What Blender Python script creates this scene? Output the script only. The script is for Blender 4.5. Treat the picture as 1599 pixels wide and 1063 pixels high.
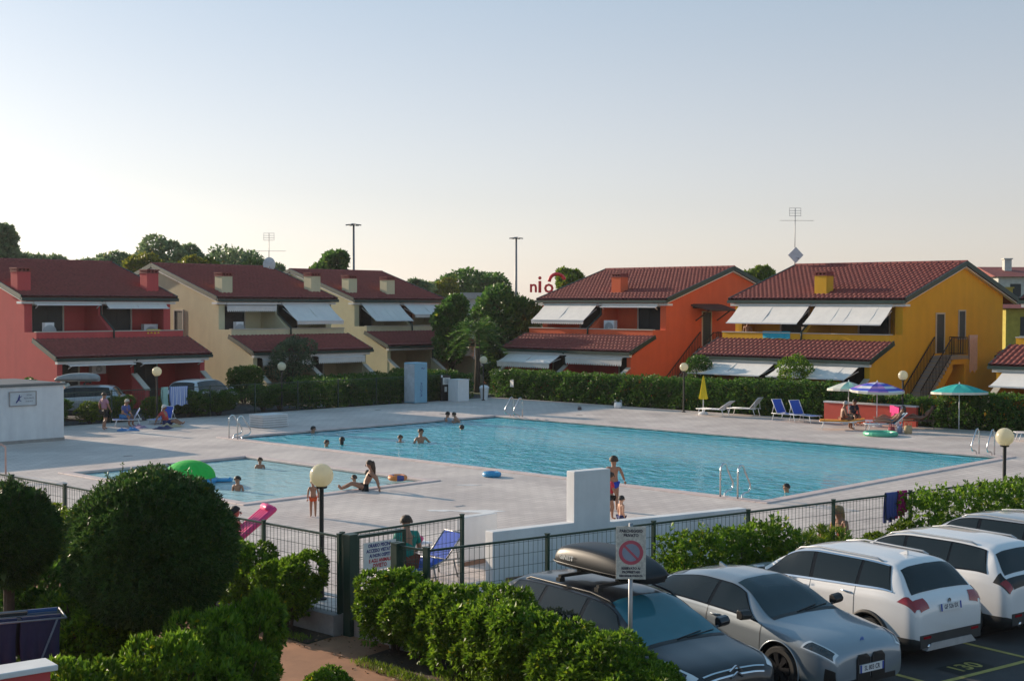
import bpy, bmesh, math, random
import numpy as np
from mathutils import Vector, Matrix
random.seed(7); RNG = np.random.default_rng(7)
R = math.radians
scene = bpy.context.scene
col = scene.collection
for o in list(bpy.data.objects): bpy.data.objects.remove(o)

# ------------------------------------------------------------------ camera
FPX, PITCH, YAW, ROLL, CAMZ = 2145.0, 0.02628, 0.75958, -0.003246, 5.35
_cy, _sy = math.cos(YAW), math.sin(YAW)
_M = np.array([[_sy, 0, _cy], [-_cy, 0, _sy], [0, 1, 0]]).T
_cp, _sp = math.cos(PITCH), math.sin(PITCH)
_P = np.array([[1, 0, 0], [0, _cp, _sp], [0, -_sp, _cp]])
_cr, _sr = math.cos(ROLL), math.sin(ROLL)
_Q = np.array([[_cr, -_sr, 0], [_sr, _cr, 0], [0, 0, 1]])
CM = _Q @ _P @ _M            # rows: camera right, up, forward in world
cam_d = bpy.data.cameras.new('camera'); cam = bpy.data.objects.new('camera', cam_d); col.objects.link(cam)
cam_d.sensor_width = 36.0; cam_d.lens = FPX / 1599.0 * 36.0; cam_d.clip_start = 0.1; cam_d.clip_end = 3000
mw = Matrix.Identity(4)
for i in range(3):
    mw[i][0] = CM[0][i]; mw[i][1] = CM[1][i]; mw[i][2] = -CM[2][i]
mw[2][3] = CAMZ
cam.matrix_world = mw
scene.camera = cam

def ray(x, y):
    return CM.T @ np.array([(x - 799.5) / FPX, -(y - 531.5) / FPX, 1.0])
def gnd(x, y, z=0.0):          # pixel -> point on the level plane z
    d = ray(x, y); t = (z - CAMZ) / d[2]
    return Vector((t * d[0], t * d[1], z))
def at_depth(x, y, dep):       # pixel -> point at a camera depth
    d = ray(x, y); return Vector((d[0] * dep, d[1] * dep, CAMZ + d[2] * dep))

# ------------------------------------------------------------------ sky, sun, exposure
SUN_H = Vector((-0.10, 0.995, 0)).normalized(); SUN_E = R(15.5)
world = bpy.data.worlds.new('World'); scene.world = world; world.use_nodes = True
wn = world.node_tree.nodes; wl = world.node_tree.links
bgn = wn['Background']; sky = wn.new('ShaderNodeTexSky'); sky.sky_type = 'NISHITA'; sky.sun_disc = False
sky.sun_elevation = SUN_E; sky.sun_rotation = math.atan2(SUN_H.x, SUN_H.y)
sky.air_density = 0.78; sky.dust_density = 0.7; sky.ozone_density = 1.2; sky.altitude = 0
hs = wn.new('ShaderNodeHueSaturation')
# summer haze: the sky loses colour towards the horizon
wt = wn.new('ShaderNodeTexCoord'); wsx = wn.new('ShaderNodeSeparateXYZ'); wl.new(wt.outputs['Generated'], wsx.inputs[0])
wmr = wn.new('ShaderNodeMapRange'); wmr.inputs[1].default_value = 0.0; wmr.inputs[2].default_value = 0.55; wmr.inputs[3].default_value = 0.42; wmr.inputs[4].default_value = 1.25; wl.new(wsx.outputs[2], wmr.inputs[0]); wl.new(wmr.outputs[0], hs.inputs['Saturation'])
wl.new(sky.outputs[0], hs.inputs['Color']); wl.new(hs.outputs[0], bgn.inputs[0]); bgn.inputs[1].default_value = 0.074
# even milky haze veil over the whole dome, added as fill for the shade
veil = wn.new('ShaderNodeBackground'); vr = wn.new('ShaderNodeValToRGB'); vr.color_ramp.elements[0].color = (0.22, 0.165, 0.14, 1); vr.color_ramp.elements[1].color = (0.105, 0.18, 0.225, 1); vr.color_ramp.elements[0].position = 0.02; vr.color_ramp.elements[1].position = 0.35
wl.new(wsx.outputs[2], vr.inputs[0]); wl.new(vr.outputs[0], veil.inputs[0]); veil.inputs[1].default_value = 1.0; addw = wn.new('ShaderNodeAddShader'); wl.new(bgn.outputs[0], addw.inputs[0]); wl.new(veil.outputs[0], addw.inputs[1]); wl.new(addw.outputs[0], wn['World Output'].inputs[0])
sun_d = bpy.data.lights.new('sun', 'SUN'); sun = bpy.data.objects.new('sun', sun_d); col.objects.link(sun)
sun_d.energy = 5.0; sun_d.angle = R(0.6); sun_d.color = (1.0, 0.82, 0.62)
sv = Vector((SUN_H.x * math.cos(SUN_E), SUN_H.y * math.cos(SUN_E), math.sin(SUN_E)))
sun.rotation_euler = sv.to_track_quat('Z', 'Y').to_euler(); sun.location = (0, 0, 60)
vs = scene.view_settings
vs.view_transform = 'Standard'; vs.look = 'None'; vs.gamma = 1.0; vs.exposure = 0.37; vs.use_curve_mapping = False
scene.render.engine = 'CYCLES'

# ------------------------------------------------------------------ helpers
def tag(o, label=None, cat=None, group=None, kind=None):
    if label: o['label'] = label
    if cat: o['category'] = cat
    if group: o['group'] = group
    if kind: o['kind'] = kind
    return o
def empty(name, loc=(0, 0, 0), rz=0.0, label=None, cat=None, group=None):
    o = bpy.data.objects.new(name, None); col.objects.link(o); o.empty_display_size = 0.2
    o.location = loc; o.rotation_euler = (0, 0, rz)
    return tag(o, label, cat, group)
def link(name, me, parent=None, loc=None, rz=None):
    o = bpy.data.objects.new(name, me); col.objects.link(o)
    if parent: o.parent = parent
    if loc is not None: o.location = loc
    if rz is not None: o.rotation_euler = (0, 0, rz)
    return o
def np_mesh(name, V, Fq, mats, smooth=False, midx=None):
    """V (n,3), Fq (m,k) faces of equal size"""
    V = np.asarray(V, dtype=np.float32); Fq = np.asarray(Fq, dtype=np.int32)
    me = bpy.data.meshes.new(name); k = Fq.shape[1]
    me.vertices.add(len(V)); me.vertices.foreach_set('co', V.ravel())
    me.loops.add(Fq.size); me.loops.foreach_set('vertex_index', Fq.ravel())
    me.polygons.add(len(Fq)); me.polygons.foreach_set('loop_start', np.arange(0, Fq.size, k, dtype=np.int32))
    if midx is not None: me.polygons.foreach_set('material_index', np.asarray(midx, dtype=np.int32))
    me.update(calc_edges=True); me.validate()
    if smooth: me.polygons.foreach_set('use_smooth', np.ones(len(Fq), dtype=bool))
    for m in (mats if isinstance(mats, (list, tuple)) else [mats]): me.materials.append(m)
    return me
def rings(pts):
    """frames along a polyline"""
    pts = [Vector(p) for p in pts]; out = []
    n = len(pts)
    t0 = (pts[1] - pts[0]).normalized()
    up = Vector((0, 0, 1)) if abs(t0.z) < 0.9 else Vector((1, 0, 0))
    a = t0.cross(up).normalized()
    for i in range(n):
        t = ((pts[min(i + 1, n - 1)] - pts[i]).normalized() + (pts[i] - pts[max(i - 1, 0)]).normalized())
        t = t.normalized() if t.length > 1e-6 else t0
        a = (a - t * a.dot(t)).normalized(); b = t.cross(a)
        out.append((pts[i], a, b))
    return out
class MB:
    def __init__(s): s.v = []; s.f = []; s.m = []; s.cur = 0; s.T = None
    def add(s, vs, fs):
        n = len(s.v)
        if s.T is not None: vs = [s.T @ Vector(p) for p in vs]
        s.v += [tuple(p) for p in vs]
        for f in fs: s.f.append(tuple(i + n for i in f)); s.m.append(s.cur)
        return s
    def box(s, x0, y0, z0, x1, y1, z1):
        if x0 > x1: x0, x1 = x1, x0
        if y0 > y1: y0, y1 = y1, y0
        if z0 > z1: z0, z1 = z1, z0
        return s.add([(x0,y0,z0),(x1,y0,z0),(x1,y1,z0),(x0,y1,z0),(x0,y0,z1),(x1,y0,z1),(x1,y1,z1),(x0,y1,z1)],
              [(0,3,2,1),(4,5,6,7),(0,1,5,4),(1,2,6,5),(2,3,7,6),(3,0,4,7)])
    def bar(s, a, b, w, h, up=(0, 0, 1)):
        a, b = Vector(a), Vector(b); t = (b - a).normalized(); up = Vector(up)
        if abs(t.dot(up)) > 0.99: up = Vector((1, 0, 0))
        r = t.cross(up).normalized() * w / 2; u = r.cross(t).normalized() * h / 2
        return s.add([a-r-u, a+r-u, a+r+u, a-r+u, b-r-u, b+r-u, b+r+u, b-r+u],
              [(0,1,2,3),(7,6,5,4),(0,4,5,1),(1,5,6,2),(2,6,7,3),(3,7,4,0)])
    def quad(s, a, b, c, d): return s.add([a, b, c, d], [(0, 1, 2, 3)])
    def poly(s, pts): return s.add(pts, [tuple(range(len(pts)))])
    def prism(s, pts, off):
        """closed polygon pts extruded by vector off"""
        n = len(pts); off = Vector(off); P2 = [Vector(p) + off for p in pts]
        return s.add([Vector(p) for p in pts] + P2, [tuple(reversed(range(n))), tuple(range(n, 2 * n))] +
              [(i, (i + 1) % n, n + (i + 1) % n, n + i) for i in range(n)])
    def tube(s, pts, r, n=8, cap=True):
        fr = rings(pts); k = len(fr); rr = r if isinstance(r, (list, tuple)) else [r] * k
        vs = []
        for (p, a, b), q in zip(fr, rr):
            vs += [p + (a * math.cos(2*math.pi*j/n) + b * math.sin(2*math.pi*j/n)) * q for j in range(n)]
        fs = [(i*n+j, i*n+(j+1)%n, (i+1)*n+(j+1)%n, (i+1)*n+j) for i in range(k-1) for j in range(n)]
        if cap: fs += [tuple(reversed(range(n))), tuple(range((k-1)*n, k*n))]
        return s.add(vs, fs)
    def lathe(s, prof, n=16, c=(0, 0, 0), axis='z', sx=1.0, sy=1.0):
        c = Vector(c); vs = []
        for (r, z) in prof:
            for j in range(n):
                a = 2*math.pi*j/n
                p = (r*math.cos(a)*sx, r*math.sin(a)*sy, z)
                if axis == 'x': p = (z, p[0], p[1])
                elif axis == 'y': p = (p[0], z, p[1])
                vs.append(c + Vector(p))
        k = len(prof)
        fs = [(i*n+j, i*n+(j+1)%n, (i+1)*n+(j+1)%n, (i+1)*n+j) for i in range(k-1) for j in range(n)]
        return s.add(vs, fs)
    def ball(s, c, rx, ry=None, rz=None, n=12, m=8):
        ry = ry or rx; rz = rz or rx
        pr = [(max(1e-4, math.sin(math.pi*i/m)), -math.cos(math.pi*i/m)) for i in range(m+1)]
        c = Vector(c); vs = []
        for (r, z) in pr: vs += [c + Vector((r*rx*math.cos(2*math.pi*j/n), r*ry*math.sin(2*math.pi*j/n), z*rz)) for j in range(n)]
        return s.add(vs, [(i*n+j, i*n+(j+1)%n, (i+1)*n+(j+1)%n, (i+1)*n+j) for i in range(m) for j in range(n)])
    def mesh(s, name, mats, smooth=False):
        me = bpy.data.meshes.new(name); me.from_pydata(s.v, [], s.f); 
        for m in (mats if isinstance(mats, (list, tuple)) else [mats]): me.materials.append(m)
        if any(s.m): me.polygons.foreach_set('material_index', s.m)
        bm = bmesh.new(); bm.from_mesh(me); bmesh.ops.recalc_face_normals(bm, faces=bm.faces); bm.to_mesh(me); bm.free()
        if smooth:
            me.polygons.foreach_set('use_smooth', [True] * len(me.polygons))
            if smooth == 'auto': me.set_sharp_from_angle(angle=R(38))
        me.update(); return me
    def build(s, name, mats, parent=None, smooth=False, loc=None, rz=None):
        return link(name, s.mesh(name, mats, smooth), parent, loc, rz)
def bevel(o, w=0.01, seg=2):
    m = o.modifiers.new('bevel', 'BEVEL'); m.width = w; m.segments = seg; m.limit_method = 'ANGLE'; m.angle_limit = R(40)
    return o
def copy_tree(o, parent=None):
    c = o.copy(); col.objects.link(c); c.parent = parent
    for ch in list(o.children): copy_tree(ch, c)
    return c
def text_mesh(body, size, mat, thick=0.0, bold=0.0, align='CENTER', sx=1.0):
    cu = bpy.data.curves.new('lettering', 'FONT'); cu.body = body; cu.size = size; cu.align_x = align; cu.align_y = 'CENTER'
    cu.extrude = thick; cu.offset = bold; cu.resolution_u = 2; cu.space_line = 0.9
    o = bpy.data.objects.new('lettering', cu); col.objects.link(o)
    dg = bpy.context.evaluated_depsgraph_get(); me = bpy.data.meshes.new_from_object(o.evaluated_get(dg))
    bpy.data.objects.remove(o); me.materials.clear(); me.materials.append(mat)
    if sx != 1.0:
        me.transform(Matrix.Diagonal((sx, 1, 1, 1)))
    return me

# ------------------------------------------------------------------ materials
MAT = {}
def lin(c): return tuple(((x/255.0)/12.92 if x/255.0 <= 0.04045 else ((x/255.0+0.055)/1.055)**2.4) for x in c)
def pm(name, c, rough=0.6, metal=0.0, var=0.15, scale=3.0, bump=0.0, bscale=40.0, coat=0.0, spec=0.5, stain=0.0, emit=None, hue=None):
    """procedural principled material: base colour broken up by noise, optional fine relief and stains"""
    if name in MAT: return MAT[name]
    m = bpy.data.materials.new(name); m.use_nodes = True; nt = m.node_tree; n = nt.nodes; l = nt.links
    b = n['Principled BSDF']; b.inputs['Roughness'].default_value = rough; b.inputs['Metallic'].default_value = metal
    b.inputs['Specular IOR Level'].default_value = spec
    b.inputs['Coat Weight'].default_value = coat; b.inputs['Coat Roughness'].default_value = 0.04
    tc = n.new('ShaderNodeTexCoord'); no = n.new('ShaderNodeTexNoise'); no.inputs['Scale'].default_value = scale
    no.inputs['Detail'].default_value = 6; no.inputs['Roughness'].default_value = 0.65
    l.new(tc.outputs['Object'], no.inputs['Vector'])
    cr = n.new('ShaderNodeValToRGB'); cr.color_ramp.elements[0].position = 0.3; cr.color_ramp.elements[1].position = 0.72
    d = hue if hue else tuple(x * (1 - var * 1.5) for x in c)
    cr.color_ramp.elements[0].color = (*d, 1); cr.color_ramp.elements[1].color = (*[min(1, x * (1 + var * 0.7)) for x in c], 1)
    l.new(no.outputs[0], cr.inputs[0]); out = cr.outputs[0]
    if stain:
        st = n.new('ShaderNodeTexNoise'); st.inputs['Scale'].default_value = 1.2; st.inputs['Detail'].default_value = 8
        mp = n.new('ShaderNodeMapping'); mp.inputs['Scale'].default_value = (1.6, 1.6, 0.25); l.new(tc.outputs['Object'], mp.inputs[0]); l.new(mp.outputs[0], st.inputs[0])
        rp = n.new('ShaderNodeValToRGB'); rp.color_ramp.elements[0].position = 0.42; rp.color_ramp.elements[1].position = 0.62
        rp.color_ramp.elements[0].color = (1 - stain, 1 - stain, 1 - stain * 0.9, 1); l.new(st.outputs[0], rp.inputs[0])
        mx = n.new('ShaderNodeMix'); mx.data_type = 'RGBA'; mx.blend_type = 'MULTIPLY'; mx.inputs[0].default_value = 1
        l.new(out, mx.inputs[6]); l.new(rp.outputs[0], mx.inputs[7]); out = mx.outputs[2]
    l.new(out, b.inputs['Base Color'])
    if bump:
        nb = n.new('ShaderNodeTexNoise'); nb.inputs['Scale'].default_value = bscale; nb.inputs['Detail'].default_value = 4
        l.new(tc.outputs['Object'], nb.inputs['Vector']); bp = n.new('ShaderNodeBump'); bp.inputs['Strength'].default_value = bump; bp.inputs['Distance'].default_value = 0.02
        l.new(nb.outputs[0], bp.inputs['Height']); l.new(bp.outputs[0], b.inputs['Normal'])
    if emit: b.inputs['Emission Color'].default_value = (*emit[0], 1); b.inputs['Emission Strength'].default_value = emit[1]
    MAT[name] = m; return m
def leafm(name, c, c2, trans=0.35, rough=0.45):
    if name in MAT: return MAT[name]
    m = bpy.data.materials.new(name); m.use_nodes = True; nt = m.node_tree; n = nt.nodes; l = nt.links
    b = n['Principled BSDF']; b.inputs['Roughness'].default_value = rough; b.inputs['Specular IOR Level'].default_value = 0.35
    g = n.new('ShaderNodeNewGeometry'); cr = n.new('ShaderNodeValToRGB')
    cr.color_ramp.elements[0].color = (*c, 1); cr.color_ramp.elements[1].color = (*c2, 1)
    e = cr.color_ramp.elements.new(0.97); e.color = (*c2, 1); cr.color_ramp.elements[2].color = (c2[0]*1.8, c2[1]*1.0, c2[2]*0.6, 1)
    l.new(g.outputs['Random Per Island'], cr.inputs[0])
    tc = n.new('ShaderNodeTexCoord'); no = n.new('ShaderNodeTexNoise'); no.inputs['Scale'].default_value = 1.4; l.new(tc.outputs['Object'], no.inputs[0])
    mr = n.new('ShaderNodeMapRange'); mr.inputs[1].default_value = 0.3; mr.inputs[2].default_value = 0.7; mr.inputs[3].default_value = 0.65; mr.inputs[4].default_value = 1.25
    l.new(no.outputs[0], mr.inputs[0]); mx = n.new('ShaderNodeMix'); mx.data_type = 'RGBA'; mx.blend_type = 'MULTIPLY'; mx.inputs[0].default_value = 1
    l.new(cr.outputs[0], mx.inputs[6]); l.new(mr.outputs[0], mx.inputs[7]); l.new(mx.outputs[2], b.inputs['Base Color'])
    t = n.new('ShaderNodeBsdfTranslucent'); l.new(mx.outputs[2], t.inputs[0]); ms = n.new('ShaderNodeMixShader'); ms.inputs[0].default_value = trans
    l.new(b.outputs[0], ms.inputs[1]); l.new(t.outputs[0], ms.inputs[2]); l.new(ms.outputs[0], n['Material Output'].inputs[0])
    MAT[name] = m; return m
def clothm(name, c, c2=None, freq=0.0, axis=0):
    """woven cloth, optionally striped"""
    m = pm(name, c, 0.85, var=0.08, scale=8, bump=0.15, bscale=30)
    if c2:
        nt = m.node_tree; n = nt.nodes; l = nt.links; b = n['Principled BSDF']
        tc = n.new('ShaderNodeTexCoord'); sp = n.new('ShaderNodeSeparateXYZ'); l.new(tc.outputs['Object'], sp.inputs[0])
        ma = n.new('ShaderNodeMath'); ma.operation = 'MULTIPLY'; ma.inputs[1].default_value = freq; l.new(sp.outputs[axis], ma.inputs[0])
        fr = n.new('ShaderNodeMath'); fr.operation = 'FRACT'; l.new(ma.outputs[0], fr.inputs[0])
        gt = n.new('ShaderNodeMath'); gt.operation = 'GREATER_THAN'; gt.inputs[1].default_value = 0.5; l.new(fr.outputs[0], gt.inputs[0])
        mx = n.new('ShaderNodeMix'); mx.data_type = 'RGBA'; l.new(gt.outputs[0], mx.inputs[0]); mx.inputs[6].default_value = (*c, 1); mx.inputs[7].default_value = (*c2, 1)
        l.new(mx.outputs[2], b.inputs['Base Color'])
    return m
def glassm(name, c=(0.02, 0.03, 0.035), rough=0.03):
    return pm(name, c, rough, var=0.05, spec=0.4, coat=0.0)
white_pl = pm('white_plaster', (0.72, 0.72, 0.72), 0.85, var=0.05, bump=0.1, bscale=60, stain=0.10)
green_metal = pm('dark_green_metal', (0.012, 0.045, 0.03), 0.45, var=0.2)
dgreen_gut = pm('gutter_green', (0.010, 0.040, 0.034), 0.5, var=0.15)
steel = pm('stainless_steel', (0.6, 0.6, 0.6), 0.18, 1.0, var=0.05)
iron = pm('dark_iron', (0.035, 0.03, 0.028), 0.55, 0.3, var=0.2)
black_m = pm('black_plastic', (0.012, 0.012, 0.013), 0.45, var=0.2)
white_m = pm('white_plastic', (0.75, 0.76, 0.77), 0.4, var=0.04)
white_cl = pm('awning_white', (0.80, 0.76, 0.71), 0.9, var=0.04, bump=0.05, stain=0.06)

# ------------------------------------------------------------------ ground, path, parking, deck, pools
TH = R(10.6); NX = Vector((math.cos(TH), -math.sin(TH), 0)); NY = Vector((math.sin(TH), math.cos(TH), 0))
def NP(a, b, z=-0.3): return NX * a + NY * b + Vector((0, 0, z))
NROT = -TH
def sheet(name, pts, z, mat, kind='structure', thick=0.0):
    mb = MB(); P = [(p[0], p[1], z) for p in pts]
    if thick: mb.prism([(p[0], p[1], z - thick) for p in pts], (0, 0, thick))
    else: mb.poly(P)
    return tag(mb.build(name, mat), kind=kind)
m_soil = pm('soil', (0.085, 0.055, 0.035), 0.95, var=0.35, scale=2.5, bump=0.8, bscale=18)
m_grass = pm('dry_lawn', (0.05, 0.075, 0.022), 0.95, var=0.35, scale=1.5, bump=0.7, bscale=30)
m_asph = pm('asphalt', (0.055, 0.055, 0.058), 0.9, var=0.22, scale=1.3, bump=0.5, bscale=120)
m_path = pm('terracotta_concrete', (0.42, 0.20, 0.105), 0.85, var=0.16, scale=1.2, bump=0.25, bscale=70, stain=0.12)
def deck_material():
    m = bpy.data.materials.new('deck_pavers'); m.use_nodes = True; n = m.node_tree.nodes; l = m.node_tree.links; b = n['Principled BSDF']
    tc = n.new('ShaderNodeTexCoord'); br = n.new('ShaderNodeTexBrick'); l.new(tc.outputs['Object'], br.inputs['Vector'])
    br.inputs['Color1'].default_value = (0.59, 0.515, 0.47, 1); br.inputs['Color2'].default_value = (0.67, 0.59, 0.54, 1); br.inputs['Mortar'].default_value = (0.42, 0.36, 0.33, 1)
    br.inputs['Scale'].default_value = 1.0; br.inputs['Mortar Size'].default_value = 0.014; br.inputs['Brick Width'].default_value = 0.5; br.inputs['Row Height'].default_value = 0.25
    no = n.new('ShaderNodeTexNoise'); no.inputs['Scale'].default_value = 0.5; no.inputs['Detail'].default_value = 9; l.new(tc.outputs['Object'], no.inputs[0])
    cr = n.new('ShaderNodeValToRGB'); cr.color_ramp.elements[0].position = 0.35; cr.color_ramp.elements[1].position = 0.65
    cr.color_ramp.elements[0].color = (0.82, 0.79, 0.78, 1); cr.color_ramp.elements[1].color = (1.05, 1.04, 1.03, 1); l.new(no.outputs[0], cr.inputs[0])
    mx = n.new('ShaderNodeMix'); mx.data_type = 'RGBA'; mx.blend_type = 'MULTIPLY'; mx.inputs[0].default_value = 1; l.new(br.outputs[0], mx.inputs[6]); l.new(cr.outputs[0], mx.inputs[7])
    l.new(mx.outputs[2], b.inputs['Base Color'])
    rr = n.new('ShaderNodeMapRange'); rr.inputs[3].default_value = 0.42; rr.inputs[4].default_value = 0.72; l.new(no.outputs[0], rr.inputs[0]); l.new(rr.outputs[0], b.inputs['Roughness'])
    bp = n.new('ShaderNodeBump'); bp.inputs['Strength'].default_value = 0.35; bp.inputs['Distance'].default_value = 0.006
    inv = n.new('ShaderNodeMath'); inv.operation = 'SUBTRACT'; inv.inputs[0].default_value = 1; l.new(br.outputs['Fac'], inv.inputs[1]); l.new(inv.outputs[0], bp.inputs['Height']); l.new(bp.outputs[0], b.inputs['Normal'])
    return m
m_deck = deck_material()
m_coping = pm('pool_coping', (0.62, 0.50, 0.47), 0.6, var=0.12, scale=2)
m_basin = pm('pool_tiles', (0.12, 0.60, 0.75), 0.4, var=0.08, scale=2)
m_basin2 = pm('paddling_tiles', (0.50, 0.74, 0.80), 0.4, var=0.06, scale=2)
sheet('ground', [(-900, -900), (1400, -900), (1400, 1400), (-900, 1400)], -0.32, m_grass)
POOL = (31.85, 20.75, 47.1, 45.85); PAD = (21.7, 30.4, 28.3, 39.7)
FA = NP(12.35, 18.6); FB = NP(29.5, 18.45)      # front fence line
FC = Vector((15.04, 16.2, 0))
def deck():
    # slab with the two basins left open: tiles of rectangles around the openings
    bm = bmesh.new()
    outer = [(14.8, 18.2), (15.0, 18.2), (15.0, 16.1), (FC.x + 0.02, FC.y - 0.06), (60.0, 7.7), (60, 54.9), (57, 55.2), (14.8, 55.2)]
    xs = [14.8, 15.0, PAD[0], PAD[2], POOL[0], POOL[2], 56.6]; 
    mb = MB()
    x0, y0, x1, y1 = 14.8, 18.2, 56.6, 55.2
    def rect(a, b, c, d): mb.box(a, b, -0.35, c, d, 0)
    rect(x0, y0, PAD[0], y1); rect(PAD[0], y0, PAD[2], PAD[1]); rect(PAD[0], PAD[3], PAD[2], y1)
    rect(PAD[2], y0, POOL[0], y1); rect(POOL[0], y0, POOL[2], POOL[1]); rect(POOL[0], POOL[3], POOL[2], y1); rect(POOL[2], y0, x1, y1)
    mb.prism([(15.0, 18.2, -0.35), (FC.x - 0.04, FC.y - 0.05, -0.35), (40, FC.y - 0.05 - (40 - FC.x) * 0.1895, -0.35), (56.6, 8.3, -0.35), (56.6, 18.2, -0.35)], (0, 0, 0.35))
    return tag(mb.build('pool_deck', m_deck), kind='structure')
deck()
def basin(name, P, depth, mt, coping):
    x0, y0, x1, y1 = P; mb = MB()
    mb.quad((x0,y0,-depth),(x1,y0,-depth),(x1,y1,-depth),(x0,y1,-depth))
    for a, b in (((x0,y0),(x1,y0)),((x1,y0),(x1,y1)),((x1,y1),(x0,y1)),((x0,y1),(x0,y0))): mb.quad((*a,-depth),(*b,-depth),(*b,-0.02),(*a,-0.02))
    tag(mb.build(name + '_basin', mt), kind='structure')
    w = coping; c = MB(); e = 0.03
    c.box(x0-w,y0-w,-0.05,x1+w,y0+e,0.035); c.box(x0-w,y1-e,-0.05,x1+w,y1+w,0.035); c.box(x0-w,y0+e,-0.05,x0+e,y1-e,0.035); c.box(x1-e,y0+e,-0.05,x1+w,y1-e,0.035)
    o = c.build(name + '_coping', m_coping); bevel(o, 0.02, 2); tag(o, kind='structure')
basin('swimming_pool', POOL, 1.35, m_basin, 0.33); basin('paddling_pool', PAD, 0.5, m_basin2, 0.30)
def water_mat(name, tint, bump, sc, body=(0.012, 0.66, 0.78), turb=0.88):
    m = bpy.data.materials.new(name); m.use_nodes = True; n = m.node_tree.nodes; l = m.node_tree.links
    n.remove(n['Principled BSDF']); tr = n.new('ShaderNodeBsdfTransparent'); tr.inputs[0].default_value = (*tint, 1)
    gl = n.new('ShaderNodeBsdfGlossy'); gl.inputs['Roughness'].default_value = 0.03
    fr = n.new('ShaderNodeFresnel'); fr.inputs[0].default_value = 1.33; ms = n.new('ShaderNodeMixShader')
    tc = n.new('ShaderNodeTexCoord'); mp = n.new('ShaderNodeMapping'); l.new(tc.outputs['Object'], mp.inputs[0]); mp.inputs['Rotation'].default_value = (0, 0, R(44)); mp.inputs['Scale'].default_value = (1.0, 0.62, 1)
    a = n.new('ShaderNodeTexNoise'); a.inputs['Scale'].default_value = sc; a.inputs['Detail'].default_value = 4; a.inputs['Roughness'].default_value = 0.55; a.inputs['Distortion'].default_value = 0.6; l.new(mp.outputs[0], a.inputs[0])
    a2 = n.new('ShaderNodeTexNoise'); a2.inputs['Scale'].default_value = sc * 3.1; a2.inputs['Detail'].default_value = 2; l.new(mp.outputs[0], a2.inputs[0]); ad = n.new('ShaderNodeMath'); ad.operation = 'MULTIPLY_ADD'; ad.inputs[1].default_value = 0.3; l.new(a2.outputs[0], ad.inputs[0]); l.new(a.outputs[0], ad.inputs[2])
    bp = n.new('ShaderNodeBump'); bp.inputs['Strength'].default_value = 1.0; bp.inputs['Distance'].default_value = bump; l.new(ad.outputs[0], bp.inputs['Height'])
    l.new(bp.outputs[0], gl.inputs['Normal']); l.new(bp.outputs[0], fr.inputs['Normal'])
    df = n.new('ShaderNodeBsdfDiffuse'); df.inputs[0].default_value = (*body, 1); bp2 = n.new('ShaderNodeBump'); bp2.inputs['Strength'].default_value = 0.8; bp2.inputs['Distance'].default_value = bump * 0.55; l.new(ad.outputs[0], bp2.inputs['Height']); l.new(bp2.outputs[0], df.inputs['Normal']); mb_ = n.new('ShaderNodeMixShader'); mb_.inputs[0].default_value = turb
    l.new(tr.outputs[0], mb_.inputs[1]); l.new(df.outputs[0], mb_.inputs[2]); k = n.new('ShaderNodeMath'); k.operation = 'MULTIPLY'; k.inputs[1].default_value = 0.70; l.new(fr.outputs[0], k.inputs[0])
    l.new(k.outputs[0], ms.inputs[0]); l.new(mb_.outputs[0], ms.inputs[1]); l.new(gl.outputs[0], ms.inputs[2]); l.new(ms.outputs[0], n['Material Output'].inputs[0])
    return m
def water(name, P, z, mt):
    mb = MB(); mb.quad((P[0],P[1],z),(P[2],P[1],z),(P[2],P[3],z),(P[0],P[3],z)); tag(mb.build(name, mt), kind='structure')
water('pool_water', POOL, -0.07, water_mat('pool_water_surface', (0.62, 0.92, 0.96), 0.34, 1.5))
water('paddling_water', PAD, -0.06, water_mat('paddling_water_surface', (0.85, 0.97, 0.98), 0.10, 2.0, (0.52, 0.83, 0.88), 0.7))
# raised lawn round the houses, far tarmac lane behind the left fence
sheet('lawn', [(57.9, 6), (190, 6), (190, 190), (15, 190), (15, 62), (57.9, 62)], -0.03, m_grass, thick=0.25)
sheet('back_lane', [(13, 55.25), (58, 55.25), (58, 61.9), (13, 61.9)], -0.04, m_asph, thick=0.2)
sheet('parking', [NP(11.9, 5), NP(36, 5), NP(36, 18.0), NP(11.9, 18.0)], -0.3, m_asph)
sheet('path', [(9.0, 8.0), (13.5, 8.0), (13.86, 15.12), (14.12, 16.72), (15.02, 16.9), (15.02, 18.1), (14.62, 18.15), (14.1, 18.05), (14.14, 27), (13.2, 27), (12.35, 16.75), (9.4, 11.5)], -0.296, m_path)
sheet('soil_bed', [(14.12, 18.1), (14.84, 18.16), (14.84, 45), (14.12, 45)], -0.285, m_soil)
sheet('hedge_bed', [(14.13, 16.72), (15.0, 16.85), NP(12.35, 18.55)[:2], NP(12.05, 17.9)[:2], NP(12.05, 12.6)[:2], (12.9, 12.0), (13.55, 12.2), (13.86, 15.12)], -0.285, m_soil)
sheet('fence_bed', [NP(12.0, 17.95), NP(36, 17.95), NP(36, 18.75), NP(12.0, 18.75)], -0.287, m_soil)
m_garden = pm('garden_paving', (0.16, 0.14, 0.13), 0.9, var=0.2, scale=1.5, bump=0.3)
sheet('garden', [(2, 9), (9.3, 11.4), (12.3, 16.7), (13.1, 27), (13.1, 40), (2, 40)], -0.29, m_garden)
m_yel = pm('faded_yellow_paint', (0.42, 0.36, 0.10), 0.8, var=0.25, scale=6)
for k, n1 in enumerate((14.5, 17.04, 19.57, 22.1, 24.63)):
    mb = MB(); mb.poly([NP(n1-0.05, 12.85, 0), NP(n1+0.05, 12.85, 0), NP(n1+0.05, 17.8, 0), NP(n1-0.05, 17.8, 0)])
    tag(mb.build('stall_line', m_yel, loc=(0, 0, -0.292)), kind='structure')
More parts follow.
